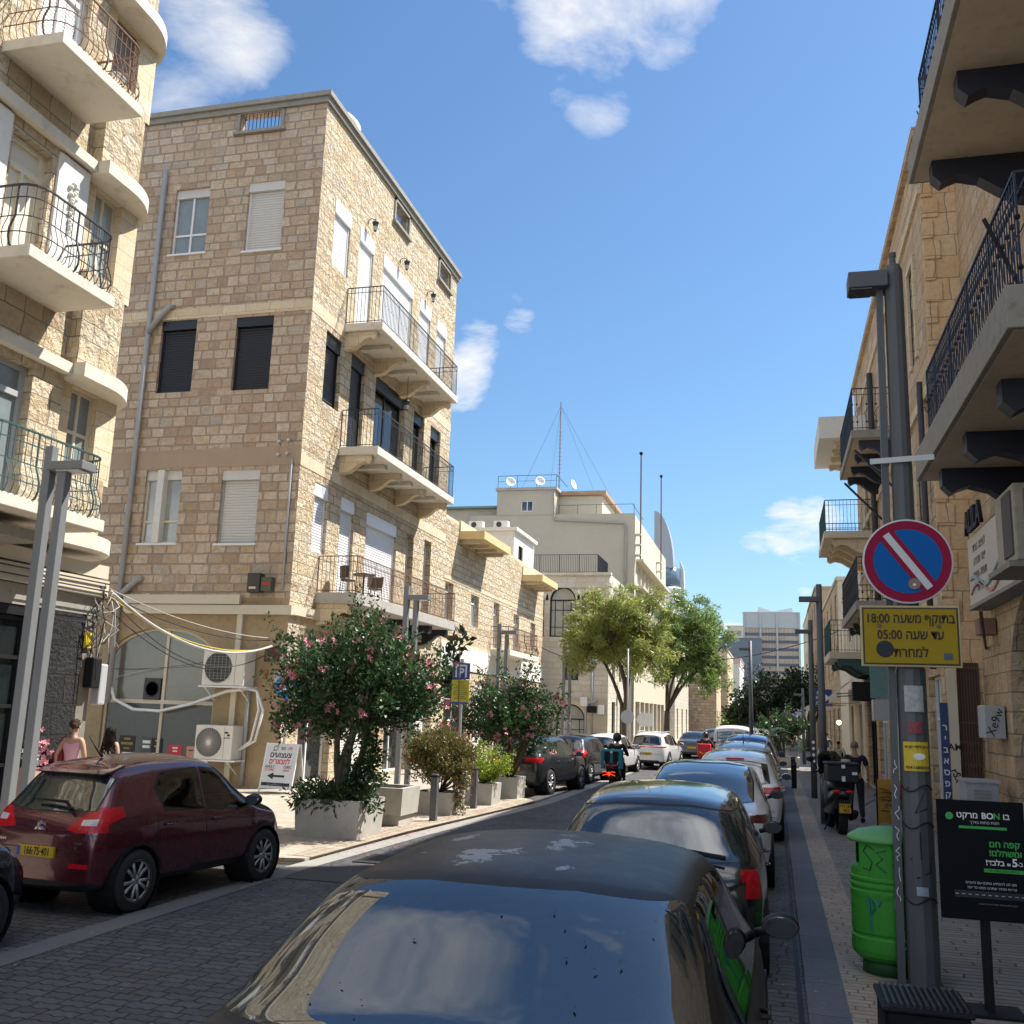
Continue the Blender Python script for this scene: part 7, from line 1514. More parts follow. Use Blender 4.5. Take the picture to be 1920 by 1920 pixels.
# ================================================================ plants
def leaves(cent, rad_, per, size, mat, name, parent, droop=.0, up=.35, wide=.45, flat=1., seed=1, world=True):
    rg = np.random.default_rng(seed); cent = np.asarray(cent, float); n = len(cent)*per
    c = np.repeat(cent, per, 0); r = np.repeat(np.broadcast_to(np.asarray(rad_, float), (len(cent),)), per)
    off = rg.normal(size=(n, 3)); off /= np.linalg.norm(off, axis=1, keepdims=True)+1e-9; off *= (rg.random((n, 1))**.45)*r[:, None]; off[:, 2] *= flat
    p = c+off; d = off/(np.linalg.norm(off, axis=1, keepdims=True)+1e-9)*.7+rg.normal(size=(n, 3))*.6; d[:, 2] += up-droop*2; d /= np.linalg.norm(d, axis=1, keepdims=True)
    s = np.cross(d, rg.normal(size=(n, 3))); s /= np.linalg.norm(s, axis=1, keepdims=True)+1e-9; nn = np.cross(d, s)
    l = size*(.65+.7*rg.random((n, 1))); w_ = l*wide*.5
    V = np.stack([p, p+d*l*.5+s*w_+nn*l*.08, p+d*l+nn*l*-.06, p+d*l*.5-s*w_+nn*l*.08], 1).reshape(-1, 3)
    me = bpy.data.meshes.new(name); me.vertices.add(4*n); me.vertices.foreach_set('co', V.ravel()); me.loops.add(4*n); me.loops.foreach_set('vertex_index', np.arange(4*n, dtype=np.int32)); me.polygons.add(n); me.polygons.foreach_set('loop_start', np.arange(0, 4*n, 4, dtype=np.int32)); me.update(); me.validate()
    me.materials.append(mat); o = bpy.data.objects.new(name, me); COL.objects.link(o); par(o, parent, world); return o
def flowers(pts, size, mat, name, parent, seed=2, world=True):
    rg = random.Random(seed); m = MB()
    for p in pts:
        p = Vector(p); ax = Vector((rg.gauss(.2, 1), rg.gauss(-.6, 1), rg.gauss(.3, .7))).normalized(); a = ax.orthogonal().normalized(); b = ax.cross(a); s = size*rg.uniform(.7, 1.3)
        for k in range(5):
            t = k*2*math.pi/5; e = a*math.cos(t)+b*math.sin(t); f = a*math.cos(t+.5)+b*math.sin(t+.5); g = a*math.cos(t-.5)+b*math.sin(t-.5)
            m.face([p, p+f*s*.6+ax*s*.25, p+e*s+ax*s*.15, p+g*s*.6+ax*s*.25])
    return m.build(name, mat, parent, fixn=False, world=world)
bark = M('bark', (.10, .075, .05), .9, bump=.6, bscale=18, var=.35, scale=6)
soil = M('soil', (.05, .038, .028), .95, bump=.4, bscale=30)
lf_ol = leafmat('dark shrub leaves', [(.03, .068, .024), (.05, .11, .034), (.085, .165, .05), (.034, .08, .03)], .3)
lf_rd = leafmat('red tinged leaves', [(.20, .13, .045), (.11, .17, .045), (.28, .10, .04), (.17, .20, .055), (.09, .15, .04), (.13, .18, .05)], .3)
lf_li = leafmat('lime leaves', [(.30, .40, .04), (.38, .46, .06), (.20, .30, .04)], .4)
lf_tr = leafmat('pepper tree leaves', [(.33, .38, .09), (.24, .34, .08), (.40, .42, .11), (.42, .31, .10), (.28, .37, .09), (.22, .30, .08)], .45)
lf_tg = leafmat('green tree leaves', [(.17, .27, .06), (.23, .33, .08), (.13, .22, .055), (.28, .34, .10)], .45)
lf_dk = leafmat('far dark leaves', [(.018, .038, .014), (.03, .055, .02), (.04, .06, .022)])
lf_mg = leafmat('glossy dark leaves', [(.02, .04, .018), (.035, .05, .02), (.06, .04, .025)])
pink = M('pink petals on shrub', (.66, .24, .29), .6, var=.35, scale=9); redb = M('red berries', (.42, .05, .02), .5, var=.4, scale=9)
def shell(c, r, n, seed, lo=.55, zmin=-1., spike=0., lump=.25):
    rg = np.random.default_rng(seed); out = []
    while len(out) < n:
        v = rg.normal(size=3); v /= np.linalg.norm(v)
        if v[2] < zmin: continue
        k = lo+(1-lo)*rg.random()**.7; k *= 1+lump*math.sin(v[0]*4.1+seed)*math.cos(v[1]*3.7+v[2]*4.3)
        if spike and v[2] > .3 and rg.random() < .3: k *= 1+spike*rg.random()
        out.append(np.array(c)+v*np.array(r)*k)
    return np.array(out)
def limb(m, p, q, r0_, r1_, seed, bend=.12):
    rg = random.Random(seed); p, q = Vector(p), Vector(q); L_ = (q-p).length; n = 6; pts = []; rs = []
    b1 = Vector((rg.uniform(-1, 1), rg.uniform(-1, 1), rg.uniform(0, .6)))*L_*bend
    for k in range(n+1): t = k/n; pts.append(p+(q-p)*t+b1*math.sin(math.pi*t)); rs.append(r0_+(r1_-r0_)*t)
    m.tube(pts, rs, 7)
def planter(x0, x1, y0, y1, h, label, plinth=False):
    t = thing('planter', label, 'planter', ((x0+x1)/2, (y0+y1)/2, .045), group='concrete planters'); m = MB(); e = .09; z0 = .045
    pc = concrete
    if plinth: m.box((x0+.08, y0+.08, z0), (x1-.08, y1-.08, z0+.18)); z1 = z0+.18
    else: z1 = z0
    A = [(x0, y0), (x1, y0), (x1, y1), (x0, y1)]; I = [(x0+e, y0+e), (x1-e, y0+e), (x1-e, y1-e), (x0+e, y1-e)]; tp = .03
    for k in range(4):
        a, b = A[k], A[(k+1) % 4]; c, d = I[k], I[(k+1) % 4]; cx, cy = (x0+x1)/2, (y0+y1)/2
        f = lambda p: (p[0]+(cx-p[0])*tp*2, p[1]+(cy-p[1])*tp*2)
        m.face([(*f(a), z1), (*f(b), z1), (*b, z0+h), (*a, z0+h)]); m.face([(*a, z0+h), (*b, z0+h), (*d, z0+h), (*c, z0+h)]); m.face([(*c, z0+h), (*d, z0+h), (*d, z0+h-.12), (*c, z0+h-.12)])
    m.build('box', pc, t); MB().box((x0+e, y0+e, z0+h-.2), (x1-e, y1-e, z0+h-.09)).build('soil', soil, t); return t
planter(-7.55, -6.42, 15.35, 16.45, .60, 'big grey concrete planter holding the largest pink flowering shrub')
planter(-7.42, -6.5, 17.5, 18.45, .66, 'empty concrete planter on a plinth, second from the camera', True)
planter(-7.1, -6.28, 19.75, 20.65, .44, 'concrete planter under the red tinged bush')
planter(-6.95, -6.17, 22.35, 23.15, .46, 'pale concrete planter with the lime green shrub')
planter(-6.78, -6.08, 24.35, 25.15, .50, 'darker concrete planter with the far pink flowering shrub')
# the big flowering shrub
def flowering(name, label, base, c, r, seed, n=150, per=75, size=.085, fl=70, spike=.45, stems=5):
    t = thing(name, label, 'shrub', base); m = MB(); cl = shell(c, r, n, seed, .35, -.75, spike)
    for k in range(stems):
        q = cl[k*7]; limb(m, (base[0]+.06*math.cos(k*2), base[1]+.06*math.sin(k*2), base[2]), (c[0]+(q[0]-c[0])*.55, c[1]+(q[1]-c[1])*.55, c[2]+(q[2]-c[2])*.35-.1), .07, .03, seed+k)
    for k in range(0, n, 3):
        q = cl[k]; limb(m, (c[0]+(q[0]-c[0])*.3, c[1]+(q[1]-c[1])*.3, c[2]-.5*r[2]+(q[2]-c[2]+.5*r[2])*.2), q, .022, .006, seed+k)
    m.build('stem', bark, t, smooth=True, fixn=False)
    rg = np.random.default_rng(seed+1); rr_ = .16+.16*rg.random(n)
    leaves(cl, rr_, per, size, lf_ol, 'foliage', t, up=.4, wide=.5, seed=seed)
    # sprigs poking out of the outline
    tips = []
    for k in range(0, n, 2):
        v = cl[k]-np.array(c); v = v/np.linalg.norm(v); v[2] += .6
        for s in range(4): tips.append(cl[k]+v*(.1+.10*s))
    leaves(tips, .06, 9, size*.85, lf_ol, 'foliage', t, up=.5, wide=.5, seed=seed+3)
    fp = []
    rg = random.Random(seed)
    for k in range(fl):
        q = cl[rg.randrange(n)]; v = q-np.array(c); v = v/np.linalg.norm(v); b = q+v*rg.uniform(.12, .26)
        for j in range(rg.randint(1, 4)): fp.append(tuple(b+np.array([rg.gauss(0, .05), rg.gauss(0, .05), rg.gauss(0, .05)])))
    flowers(fp, size*.68, pink, 'blossoms', t, seed); return t
s1 = flowering('flowering_shrub', 'largest dark green shrub full of pink flowers in the nearest planter', (-7.0, 15.9, .55), (-6.95, 16.1, 2.35), (1.45, 1.1, 1.05), 3, 210, 95, .085, 170)
gc = shell((-6.95, 15.75, .70), (.72, .55, .16), 40, 8, .3, -.2); leaves(gc, .16, 45, .11, lf_ol, 'ground_cover', s1, up=.1, wide=.3, seed=9)
gc = [(-6.52+.1*k, 15.55, .74-.02*k*k) for k in range(4)]+[(-7.45+.2*k, 15.38, .60) for k in range(4)]; leaves(gc, .13, 40, .11, lf_ol, 'ground_cover', s1, droop=.3, wide=.3, seed=10)
gc = shell((-6.55, 15.9, 1.15), (.3, .3, .5), 22, 12, .3); leaves(gc, .13, 45, .085, lf_ol, 'foliage', s1, wide=.5, seed=14)
flowering('flowering_shrub', 'second pink flowering shrub farther along, spreading over the dark crossover', (-6.45, 24.75, .5), (-6.45, 24.75, 1.95), (1.2, .95, 1.0), 17, 140, 70, .09, 95, .5)
t = thing('red_bush', 'rounded bush of small red and green leaves trailing over its planter', 'bush', (-6.7, 20.2, .4)); cl = shell((-6.7, 20.15, 1.12), (.74, .55, .55), 130, 21, .4, -.8, .3); m = MB()
for k in range(0, 130, 4): limb(m, (-6.7, 20.2, .45), cl[k], .015, .004, k)
m.build('stem', bark, t, smooth=True, fixn=False); leaves(cl, .16, 150, .048, lf_rd, 'foliage', t, wide=.6, seed=22)
tr_ = [(-6.22+.05*math.sin(k), 19.95+.1*(k % 3), .75-.07*k) for k in range(10)]; leaves(tr_, .14, 90, .045, lf_rd, 'trailing_foliage', t, droop=.4, wide=.6, seed=23)
rg = random.Random(4); flowers([tuple(cl[rg.randrange(130)]+np.array([rg.gauss(0, .12) for _ in range(3)])) for _ in range(130)]+[(-6.2+rg.gauss(0, .1), 19.95+rg.gauss(0, .1), rg.uniform(.3, .8)) for _ in range(24)], .028, redb, 'blossoms', t)
t = thing('lime_shrub', 'bright lime green shrub with upright sprays', 'shrub', (-6.55, 22.75, .45)); cl = []; m = MB()
for k in range(26):
    a = k*2.4; v = Vector((math.cos(a)*rg.uniform(.2, .55)+.15, math.sin(a)*.35, rg.uniform(.35, .95)))
    p = Vector((-6.5, 22.7, .45)); m.tube([p, p+v*.5+Vector((0, 0, .06)), p+v], [.012, .008, .003], 5); cl += [tuple(p+v*f) for f in (.4, .55, .7, .85, 1.)]
m.build('stem', bark, t, fixn=False); leaves(cl, .085, 26, .055, lf_li, 'foliage', t, up=.4, wide=.55, seed=31)
for k, (x, y, h, lb) in enumerate(((-7.5, 23.0, 3.75, 'tall dark leaved sapling rising behind the flowering shrub'), (-6.75, 21.3, 3.75, 'single leafy sapling tip showing above the parking sign'))):
    t = thing('sapling', lb, 'sapling', (x, y, .4), group='rubber leaved saplings'); m = MB(); m.tube([(x, y, .1), (x+.05, y, h*.5), (x, y, h)], [.025, .018, .008], 6)
    if k == 0:
        for j in range(5): m.tube([(x, y, h*.6+j*.2), (x+.2*(-1)**j, y, h*.6+j*.2+.25)], .008, 5)
    m.build('trunk', bark, t, fixn=False)
    cl = [(x+.12*math.sin(j*2), y+.1*math.cos(j*2), h-.14*j) for j in range(9 if k == 0 else 2)]+([(x+.2*(-1)**j, y, h*.6+j*.2+.25) for j in range(5)] if k == 0 else []); leaves(cl, .12, 14, .20, lf_mg, 'crown', t, wide=.5, up=.6, seed=40+k)
# street trees
def tree(name, label, base, fork, c, r, mat, seed, n=120, per=110, size=.13, wide=.22, droop=.25, tr=.16, clump=.42, stems=5, group='street trees'):
    t = thing(name, label, 'tree', base, group=group); cl = shell(c, r, n, seed, .30, -.75, .15, .32); m = MB(); f = Vector((base[0]+.05, base[1], fork))
    m.tube([base, (base[0]+.03, base[1], fork*.5), f], [tr*1.25, tr, tr*.9], 10); hubs = []
    for k in range(stems):
        a = 2*math.pi*k/stems+seed; h = Vector((c[0]+r[0]*.45*math.cos(a), c[1]+r[1]*.45*math.sin(a), c[2]-r[2]*.25)); limb(m, f, h, tr*.6, tr*.28, seed+k, .1); hubs.append(h)
    for k, q in enumerate(cl):
        if k % 2: continue
        h = min(hubs, key=lambda h_: (h_-Vector(q)).length); limb(m, h, q, tr*.2, .012, seed+50+k, .1)
    m.build('trunk', bark, t, smooth=True, fixn=False); rg = np.random.default_rng(seed)
    leaves(cl, clump*(.6+.8*rg.random(n)), per, size, mat, 'crown', t, droop=droop, wide=wide, up=.2, flat=.75, seed=seed); return t
tree('street_tree', 'yellowish green street tree, nearer one of the left pair', (-6.0, 41.8, .045), 2.0, (-6.3, 42, 5.4), (2.2, 1.9, 2.0), lf_tr, 51, 200, 150, .18, clump=.36)
tree('street_tree', 'greener street tree just behind the yellowish one', (-5.55, 54, .045), 2.4, (-4.35, 54, 5.6), (2.05, 1.9, 2.8), lf_tg, 57, 210, 150, .19, clump=.38)
for k, (x, y, z, r, lb) in enumerate(((-.6, 76, 3.3, (2.3, 2.2, 2.2), 'dark bushy tree left of the far pavement lamp, below the tower'), (2.2, 74, 3.9, (2.2, 2.2, 2.0), 'dark tree over the far right pavement'), (-2.2, 84, 2.6, (1.6, 1.6, 1.7), 'smaller dark tree at the end of the road'), (5.0, 70, 4.6, (2.2, 2.2, 2.4), 'dark tree behind the far awning on the right'), (-3.6, 95, 1.6, (1.0, 1.0, .9), 'small round tree by the tan plain fronted building'))):
    tree('broadleaf_tree', lb, (x, y, 0), 1.4, (x, y, z), r, lf_dk if k < 4 else lf_tg, 70+k, 70, 60, .24, .5, .0, .2, .6, 4, 'trees at the end of the street')
flowering('flowering_shrub', 'far oleander bush with sparse pink flowers in front of the dark trees', (.3, 48, .4), (.3, 48, 1.6), (.95, .85, .95), 83, 70, 45, .13, 30, .2)
planter(-.5, 1.05, 47.2, 48.8, .45, 'wide grey planter under the far oleander')
def palm(name, label, base, h, n, L_, seed, mat, group=None, cat='palm'):
    t = thing(name, label, cat, base, group=group); rg = random.Random(seed); m = MB(); m.tube([base, (base[0], base[1], base[2]+h)], [.09 if h > .5 else .03, .07 if h > .5 else .02], 8); m.build('trunk', bark, t); lv = MB()
    top = Vector((base[0], base[1], base[2]+h))
    for k in range(n):
        a = k*2.4; el = rg.uniform(.35, 1.15); pts = [top+Vector((math.cos(a)*math.cos(el)*L_*s, math.sin(a)*math.cos(el)*L_*s, math.sin(el)*L_*s-L_*.55*s*s)) for s in np.linspace(0, 1, 9)]
        lv.tube(pts, .008, 4)
        for j in range(1, 9):
            d = (pts[j]-pts[j-1]).normalized(); s_ = d.cross(Vector((0, 0, 1))).normalized()
            for sg in (1, -1):
                q = pts[j]+(s_*sg*.9+d*.6+Vector((0, 0, -.25)))*L_*.26*(1-.07*j); w_ = d*L_*.012; lv.face([pts[j]-w_, q, pts[j]+w_*2])
    lv.build('fronds', mat, t, fixn=False); return t
palm('palm', 'spiky young palm beside the left lamp post in the road median', (-1.0, 44.5, .1), 1.1, 14, 1.2, 3, lf_dk); palm('palm', 'pale drooping palm right of the median lamp post', (-.15, 46, .1), 1.3, 12, 1.1, 5, leafmat('pale palm', [(.10, .14, .10), (.14, .18, .13)]))
palm('yucca', 'yellowish spiky plant at the foot of the far lamp post', (-1.6, 47, .1), .5, 16, .8, 6, lf_li, cat='plant')
t = thing('plant_pot', 'pale square plant pot in front of the orange pavement board', 'plant pot', (2.42, 22.35, .054)); MB().prism([(-.14, 0), (.14, 0), (.17, .36), (-.17, .36)], 'y', -.16, .16).build('pot', concrete, t, world=False, bevel=.01); MB().box((-.13, -.13, .30), (.13, .13, .34)).build('soil', soil, t, world=False)
palm('potted_palm', 'small green palm growing in the pale pot', (2.42, 22.35, .38), .25, 11, .75, 9, lf_dk, cat='plant')

# ================================================================ people
skin_m = M('skin', (.42, .25, .17), .55, var=.08); skin_d = M('tanned skin', (.36, .20, .13), .55, var=.08); hair_k = M('dark hair', (.022, .016, .013), .8, spec=.15, var=.3, scale=30, bump=.5, bscale=90); hair_g = M('cropped grey hair', (.20, .15, .11), .8)
def skin(name, nodes, edges, mat, parent, sub=2):
    keys = list(nodes); me = bpy.data.meshes.new(name); me.from_pydata([nodes[k][0] for k in keys], [(keys.index(a), keys.index(b)) for a, b in edges], [])
    o = bpy.data.objects.new(name, me); COL.objects.link(o); md = o.modifiers.new('s', 'SKIN'); md.use_smooth_shade = True; md.branch_smoothing = .3
    for i, k in enumerate(keys):
        r = nodes[k][1]; me.skin_vertices[0].data[i].radius = r if isinstance(r, tuple) else (r, r); me.skin_vertices[0].data[i].use_root = (i == 0)
    if sub: s = o.modifiers.new('u', 'SUBSURF'); s.levels = s.render_levels = sub
    m2 = bpy.data.meshes.new_from_object(o.evaluated_get(bpy.context.evaluated_depsgraph_get())); bpy.data.objects.remove(o)
    m2.name = name; m2.materials.clear(); m2.materials.append(mat)
    for p in m2.polygons: p.use_smooth = True
    q = bpy.data.objects.new(name, m2); COL.objects.link(q); par(q, parent, False); return q
def hand(nd_, ed, wrist, palm_, d, side, sc=1.):
    """five unequal slightly curled fingers and a thumb from the side of the palm"""
    w_, p = Vector(nd_[wrist][0]), Vector(palm_); d = Vector(d).normalized(); s = Vector((side, .15, 0)).normalized(); f = Vector((0, 1, 0))
    kp = wrist+'p'; nd_[kp] = (tuple(p), (.040*sc, .026*sc)); ed.append((wrist, kp))
    for k, (o, l) in enumerate(((-.028, .075), (-.009, .088), (.010, .082), (.028, .066))):
        a = p+f*o*sc+d*.035*sc; b = a+d*l*.55*sc; c = b+(d*.8+Vector((-side*.6, .0, 0)))*l*.45*sc
        for j, q, r in (('a', a, .011), ('b', b, .009), ('c', c, .007)): nd_[f'{wrist}{k}{j}'] = (tuple(q), r*sc)
        ed += [(kp, f'{wrist}{k}a'), (f'{wrist}{k}a', f'{wrist}{k}b'), (f'{wrist}{k}b', f'{wrist}{k}c')]
    a = p+f*.035*sc-d*.01*sc; b = a+(f*.6+d*.7)*.035*sc; c = b+(f*.2+d)*.03*sc
    for j, q, r in (('ta', a, .012), ('tb', b, .010), ('tc', c, .008)): nd_[wrist+j] = (tuple(q), r*sc)
    ed += [(kp, wrist+'ta'), (wrist+'ta', wrist+'tb'), (wrist+'tb', wrist+'tc')]
def person(label, loc, rz, H, shirt, trousers, hair, skinm=None, female=False, pose='walk', sleeves=.5, group=None, hairtype='short', helmet=None):
    t = thing('person', label, 'person', loc, rz, group); k = H/1.75; sm = skinm or skin_m; sw = .155 if female else .185
    N_ = {'pel': ((0, 0, .94), (.125, .095)), 'sp': ((0, -.01, 1.10), (.115, .085)), 'ch': ((0, -.005, 1.29), (.135 if not female else .118, .095)), 'nb': ((0, .0, 1.43), (.07, .06)), 'nk': ((0, .015, 1.50), .052), 'hd': ((0, .03, 1.585), (.070, .085)), 'cr': ((0, .02, 1.68), (.066, .075)),
          'fc': ((0, .075, 1.60), (.045, .035))}
    E_ = [('pel', 'sp'), ('sp', 'ch'), ('ch', 'nb'), ('nb', 'nk'), ('nk', 'hd'), ('hd', 'cr'), ('hd', 'fc')]
    for s, n in ((1, 'r'), (-1, 'l')):
        if pose == 'walk':
            el, wr, pa = (s*(sw+.085), -.05+.04*s, 1.13), (s*(sw+.10), .03+.05*s, .90), (s*(sw+.10), .045+.05*s, .82); hip, kn, an, toe = (s*.095, 0, .88), (s*.10, .06-.1*s, .50), (s*.10, .02-.22*s, .085+.02*(s > 0)), (s*.115, .15-.22*s, .035)
        else:
            el, wr, pa = (s*(sw+.12), .18, 1.12), (s*(sw+.10), .44, 1.08), (s*(sw+.09), .52, 1.07); hip, kn, an, toe = (s*.10, .03, .86), (s*.17, .46, .80), (s*.18, .48, .36), (s*.18, .62, .31)
        N_.update({n+'sh': ((s*sw, 0, 1.40), .062), n+'el': (el, .042), n+'wr': (wr, .029), n+'hp': (hip, .088), n+'kn': (kn, .058), n+'an': (an, .04), n+'to': (toe, .035)})
        E_ += [('ch', n+'sh'), (n+'sh', n+'el'), (n+'el', n+'wr'), ('pel', n+'hp'), (n+'hp', n+'kn'), (n+'kn', n+'an'), (n+'an', n+'to')]
        hand(N_, E_, n+'wr', pa, Vector(pa)-Vector(wr), s)
    def K(N__): return {a: (tuple(c*k for c in p), tuple(v*k for v in r) if isinstance(r, tuple) else r*k) for a, (p, r) in N__.items()}
    body = skin('body', K(N_), E_, sm, t, 2)
    m = MB()
    for s in (1, -1): m.ball((s*.078*k, .02*k, 1.60*k), (.014*k, .022*k, .034*k), 8, 6)
    m.build('ear', sm, t, smooth=True, world=False)
    SN = {a: N_[a] for a in ('pel', 'sp', 'ch', 'rsh', 'lsh', 'nb')}; SN['pel'] = (N_['pel'][0], (.14, .11)); SN['sp'] = (N_['sp'][0], (.130, .10)); SN['ch'] = (N_['ch'][0], (.150 if not female else .132, .11)); SN['rsh'] = (N_['rsh'][0], .078); SN['lsh'] = (N_['lsh'][0], .078); SN['nb'] = ((0, 0, 1.42), (.085, .07)); SE = [('pel', 'sp'), ('sp', 'ch'), ('ch', 'nb'), ('ch', 'rsh'), ('ch', 'lsh')]
    if sleeves:
        for n in 'rl': a, b = Vector(N_[n+'sh'][0]), Vector(N_[n+'el'][0]); SN[n+'sl'] = (tuple(a+(b-a)*min(1, sleeves*1.6)), .060); SE.append((n+'sh', n+'sl')); 
        if sleeves >= 1:
            for n in 'rl': SN[n+'cf'] = (tuple(Vector(N_[n+'wr'][0])), .042); SE.append((n+'sl', n+'cf'))
    skin('shirt', K(SN), SE, shirt, t, 2)
    TN = {'pel': ((0, 0, .96), (.135, .105))}; TE = []
    for n in 'rl':
        for a, r in (('hp', .105), ('kn', .075), ('an', .058)): TN[n+a] = (N_[n+a][0], r)
        TE += [('pel', n+'hp'), (n+'hp', n+'kn'), (n+'kn', n+'an')]
    skin('trousers', K(TN), TE, trousers, t, 2)
    m = MB()
    for n in 'rl': p, q = Vector(N_[n+'an'][0]), Vector(N_[n+'to'][0]); m.tube([p*k+Vector((0, -.05, -.05))*k, (p*.6+q*.4)*k-Vector((0, 0, .01)), q*k, q*k+Vector((0, .07, -.01))*k], [.045*k, .052*k, .046*k, .025*k], 8)
    m.build('shoe', black_m, t, smooth=True, world=False)
    h = MB()
    if helmet: h.ball((0, .02*k, 1.63*k), (.135*k, .155*k, .15*k), 18, 12); h.build('helmet', helmet, t, smooth=True, world=False)
    elif hairtype == 'short': h.ball((0, .005*k, 1.655*k), (.083*k, .097*k, .088*k), 16, 10); h.v = [(x, y, max(z, 1.60*k)) for x, y, z in h.v]; h.build('hair', hair, t, smooth=True, world=False)
    elif hairtype == 'bun':
        h.ball((0, .0, 1.655*k), (.088*k, .10*k, .092*k), 16, 10); h.ball((.05*k, -.11*k, 1.63*k), (.062*k, .06*k, .058*k), 12, 8)
        rg = random.Random(2)
        for _ in range(40): a, b = rg.uniform(0, 6.3), rg.uniform(-.6, 1.2); p = Vector((.09*math.cos(a)*math.cos(b), .1*math.sin(a)*math.cos(b), .09*math.sin(b)))*k+Vector((0, 0, 1.655*k)); h.tube([p, p*1.0+Vector((rg.gauss(0, .02), rg.gauss(-.01, .02), rg.gauss(.005, .02)))], .004, 4)
        h.build('hair', hair, t, smooth=True, world=False)
    else:
        rg = random.Random(6); h.ball((0, -.01*k, 1.62*k), (.11*k, .12*k, .13*k), 14, 10); h.ball((0, -.06*k, 1.45*k), (.15*k, .09*k, .2*k), 14, 10)
        for _ in range(170):
            a = rg.uniform(0, 2*math.pi); z = rg.uniform(1.28, 1.72); r = .10+.06*(1.7-z)/.4; p = Vector((r*1.1*math.cos(a), -.03+r*.85*math.sin(a)*(.6 if math.sin(a) > 0 else 1), z))*k
            h.tube([p+Vector((.018*math.sin(u*2.2)*1., .014*math.cos(u*2.2), -u*.045)) for u in range(4)], .012, 4)
        h.build('hair', hair, t, smooth=True, world=False)
    return t
man = person('man in a navy polo shirt walking away along the right pavement', (1.66, 23.4, .054), .06, 1.70, M('navy polo', (.010, .012, .022), .85), M('navy trousers', (.010, .011, .018), .85), hair_g, skin_d)
m = MB(); m.lathe([(.036, -.015), (.038, 0), (.036, .015)], 12, (.285*.96, .09, .91*.96)); m.build('wrist_watch', black_m, man, world=False)
w1 = person('woman in a pink top with dark hair in a bun seen from behind', (-11.8, 15.3, .045), .15, 1.72, M('pink top', (.62, .36, .44), .8), M('light trousers', (.35, .33, .32), .85), M('brown hair', (.05, .03, .02), .8, spec=.15, var=.3, scale=30, bump=.5, bscale=90), None, True, sleeves=0, hairtype='bun')
w2 = person('woman with long dark curly hair seen from behind', (-12.35, 17.1, .045), -.1, 1.56, M('white top', (.7, .68, .66), .8), M('dark jeans', (.03, .035, .05), .85), hair_k, None, True, sleeves=0, hairtype='curly')
t = thing('shoulder_bag', 'dark red shoulder bag hanging at the side of the woman in pink', 'bag', (-12.02, 15.3, .95)); MB().prism([(-12.12, .75), (-11.94, .75), (-11.92, 1.15), (-12.02, 1.3), (-12.12, 1.15)], 'y', 15.2, 15.42).build('bag_body', M('wine cloth', (.18, .015, .03), .8), t, bevel=.03)
MB().tube([(-12.02, 15.22, 1.28), (-11.96, 15.2, 1.40), (-11.95, 15.3, 1.47)], .015, 6).build('strap', M('wine cloth', (.18, .015, .03), .8), t)
# a flower stall behind her
t = thing('flower_stand', 'bunch of pink and white flowers on a low stand by the shop corner', 'flowers', (-11.98, 14.6, 0)); MB().box((-12.12, 14.45, .05), (-11.84, 14.75, .95)).build('stand', M('salmon stand', (.5, .25, .2), .7), t); rg = random.Random(8); flowers([(-11.98+rg.gauss(0, .11), 14.6+rg.gauss(0, .08), 1.2+rg.gauss(0, .15)) for _ in range(60)], .055, pink, 'blossoms', t); flowers([(-11.96+rg.gauss(0, .08), 14.5+rg.gauss(0, .06), 1.05+rg.gauss(0, .1)) for _ in range(30)], .06, M('pale blue petals', (.45, .55, .55), .7), 'blossoms', t, 4)
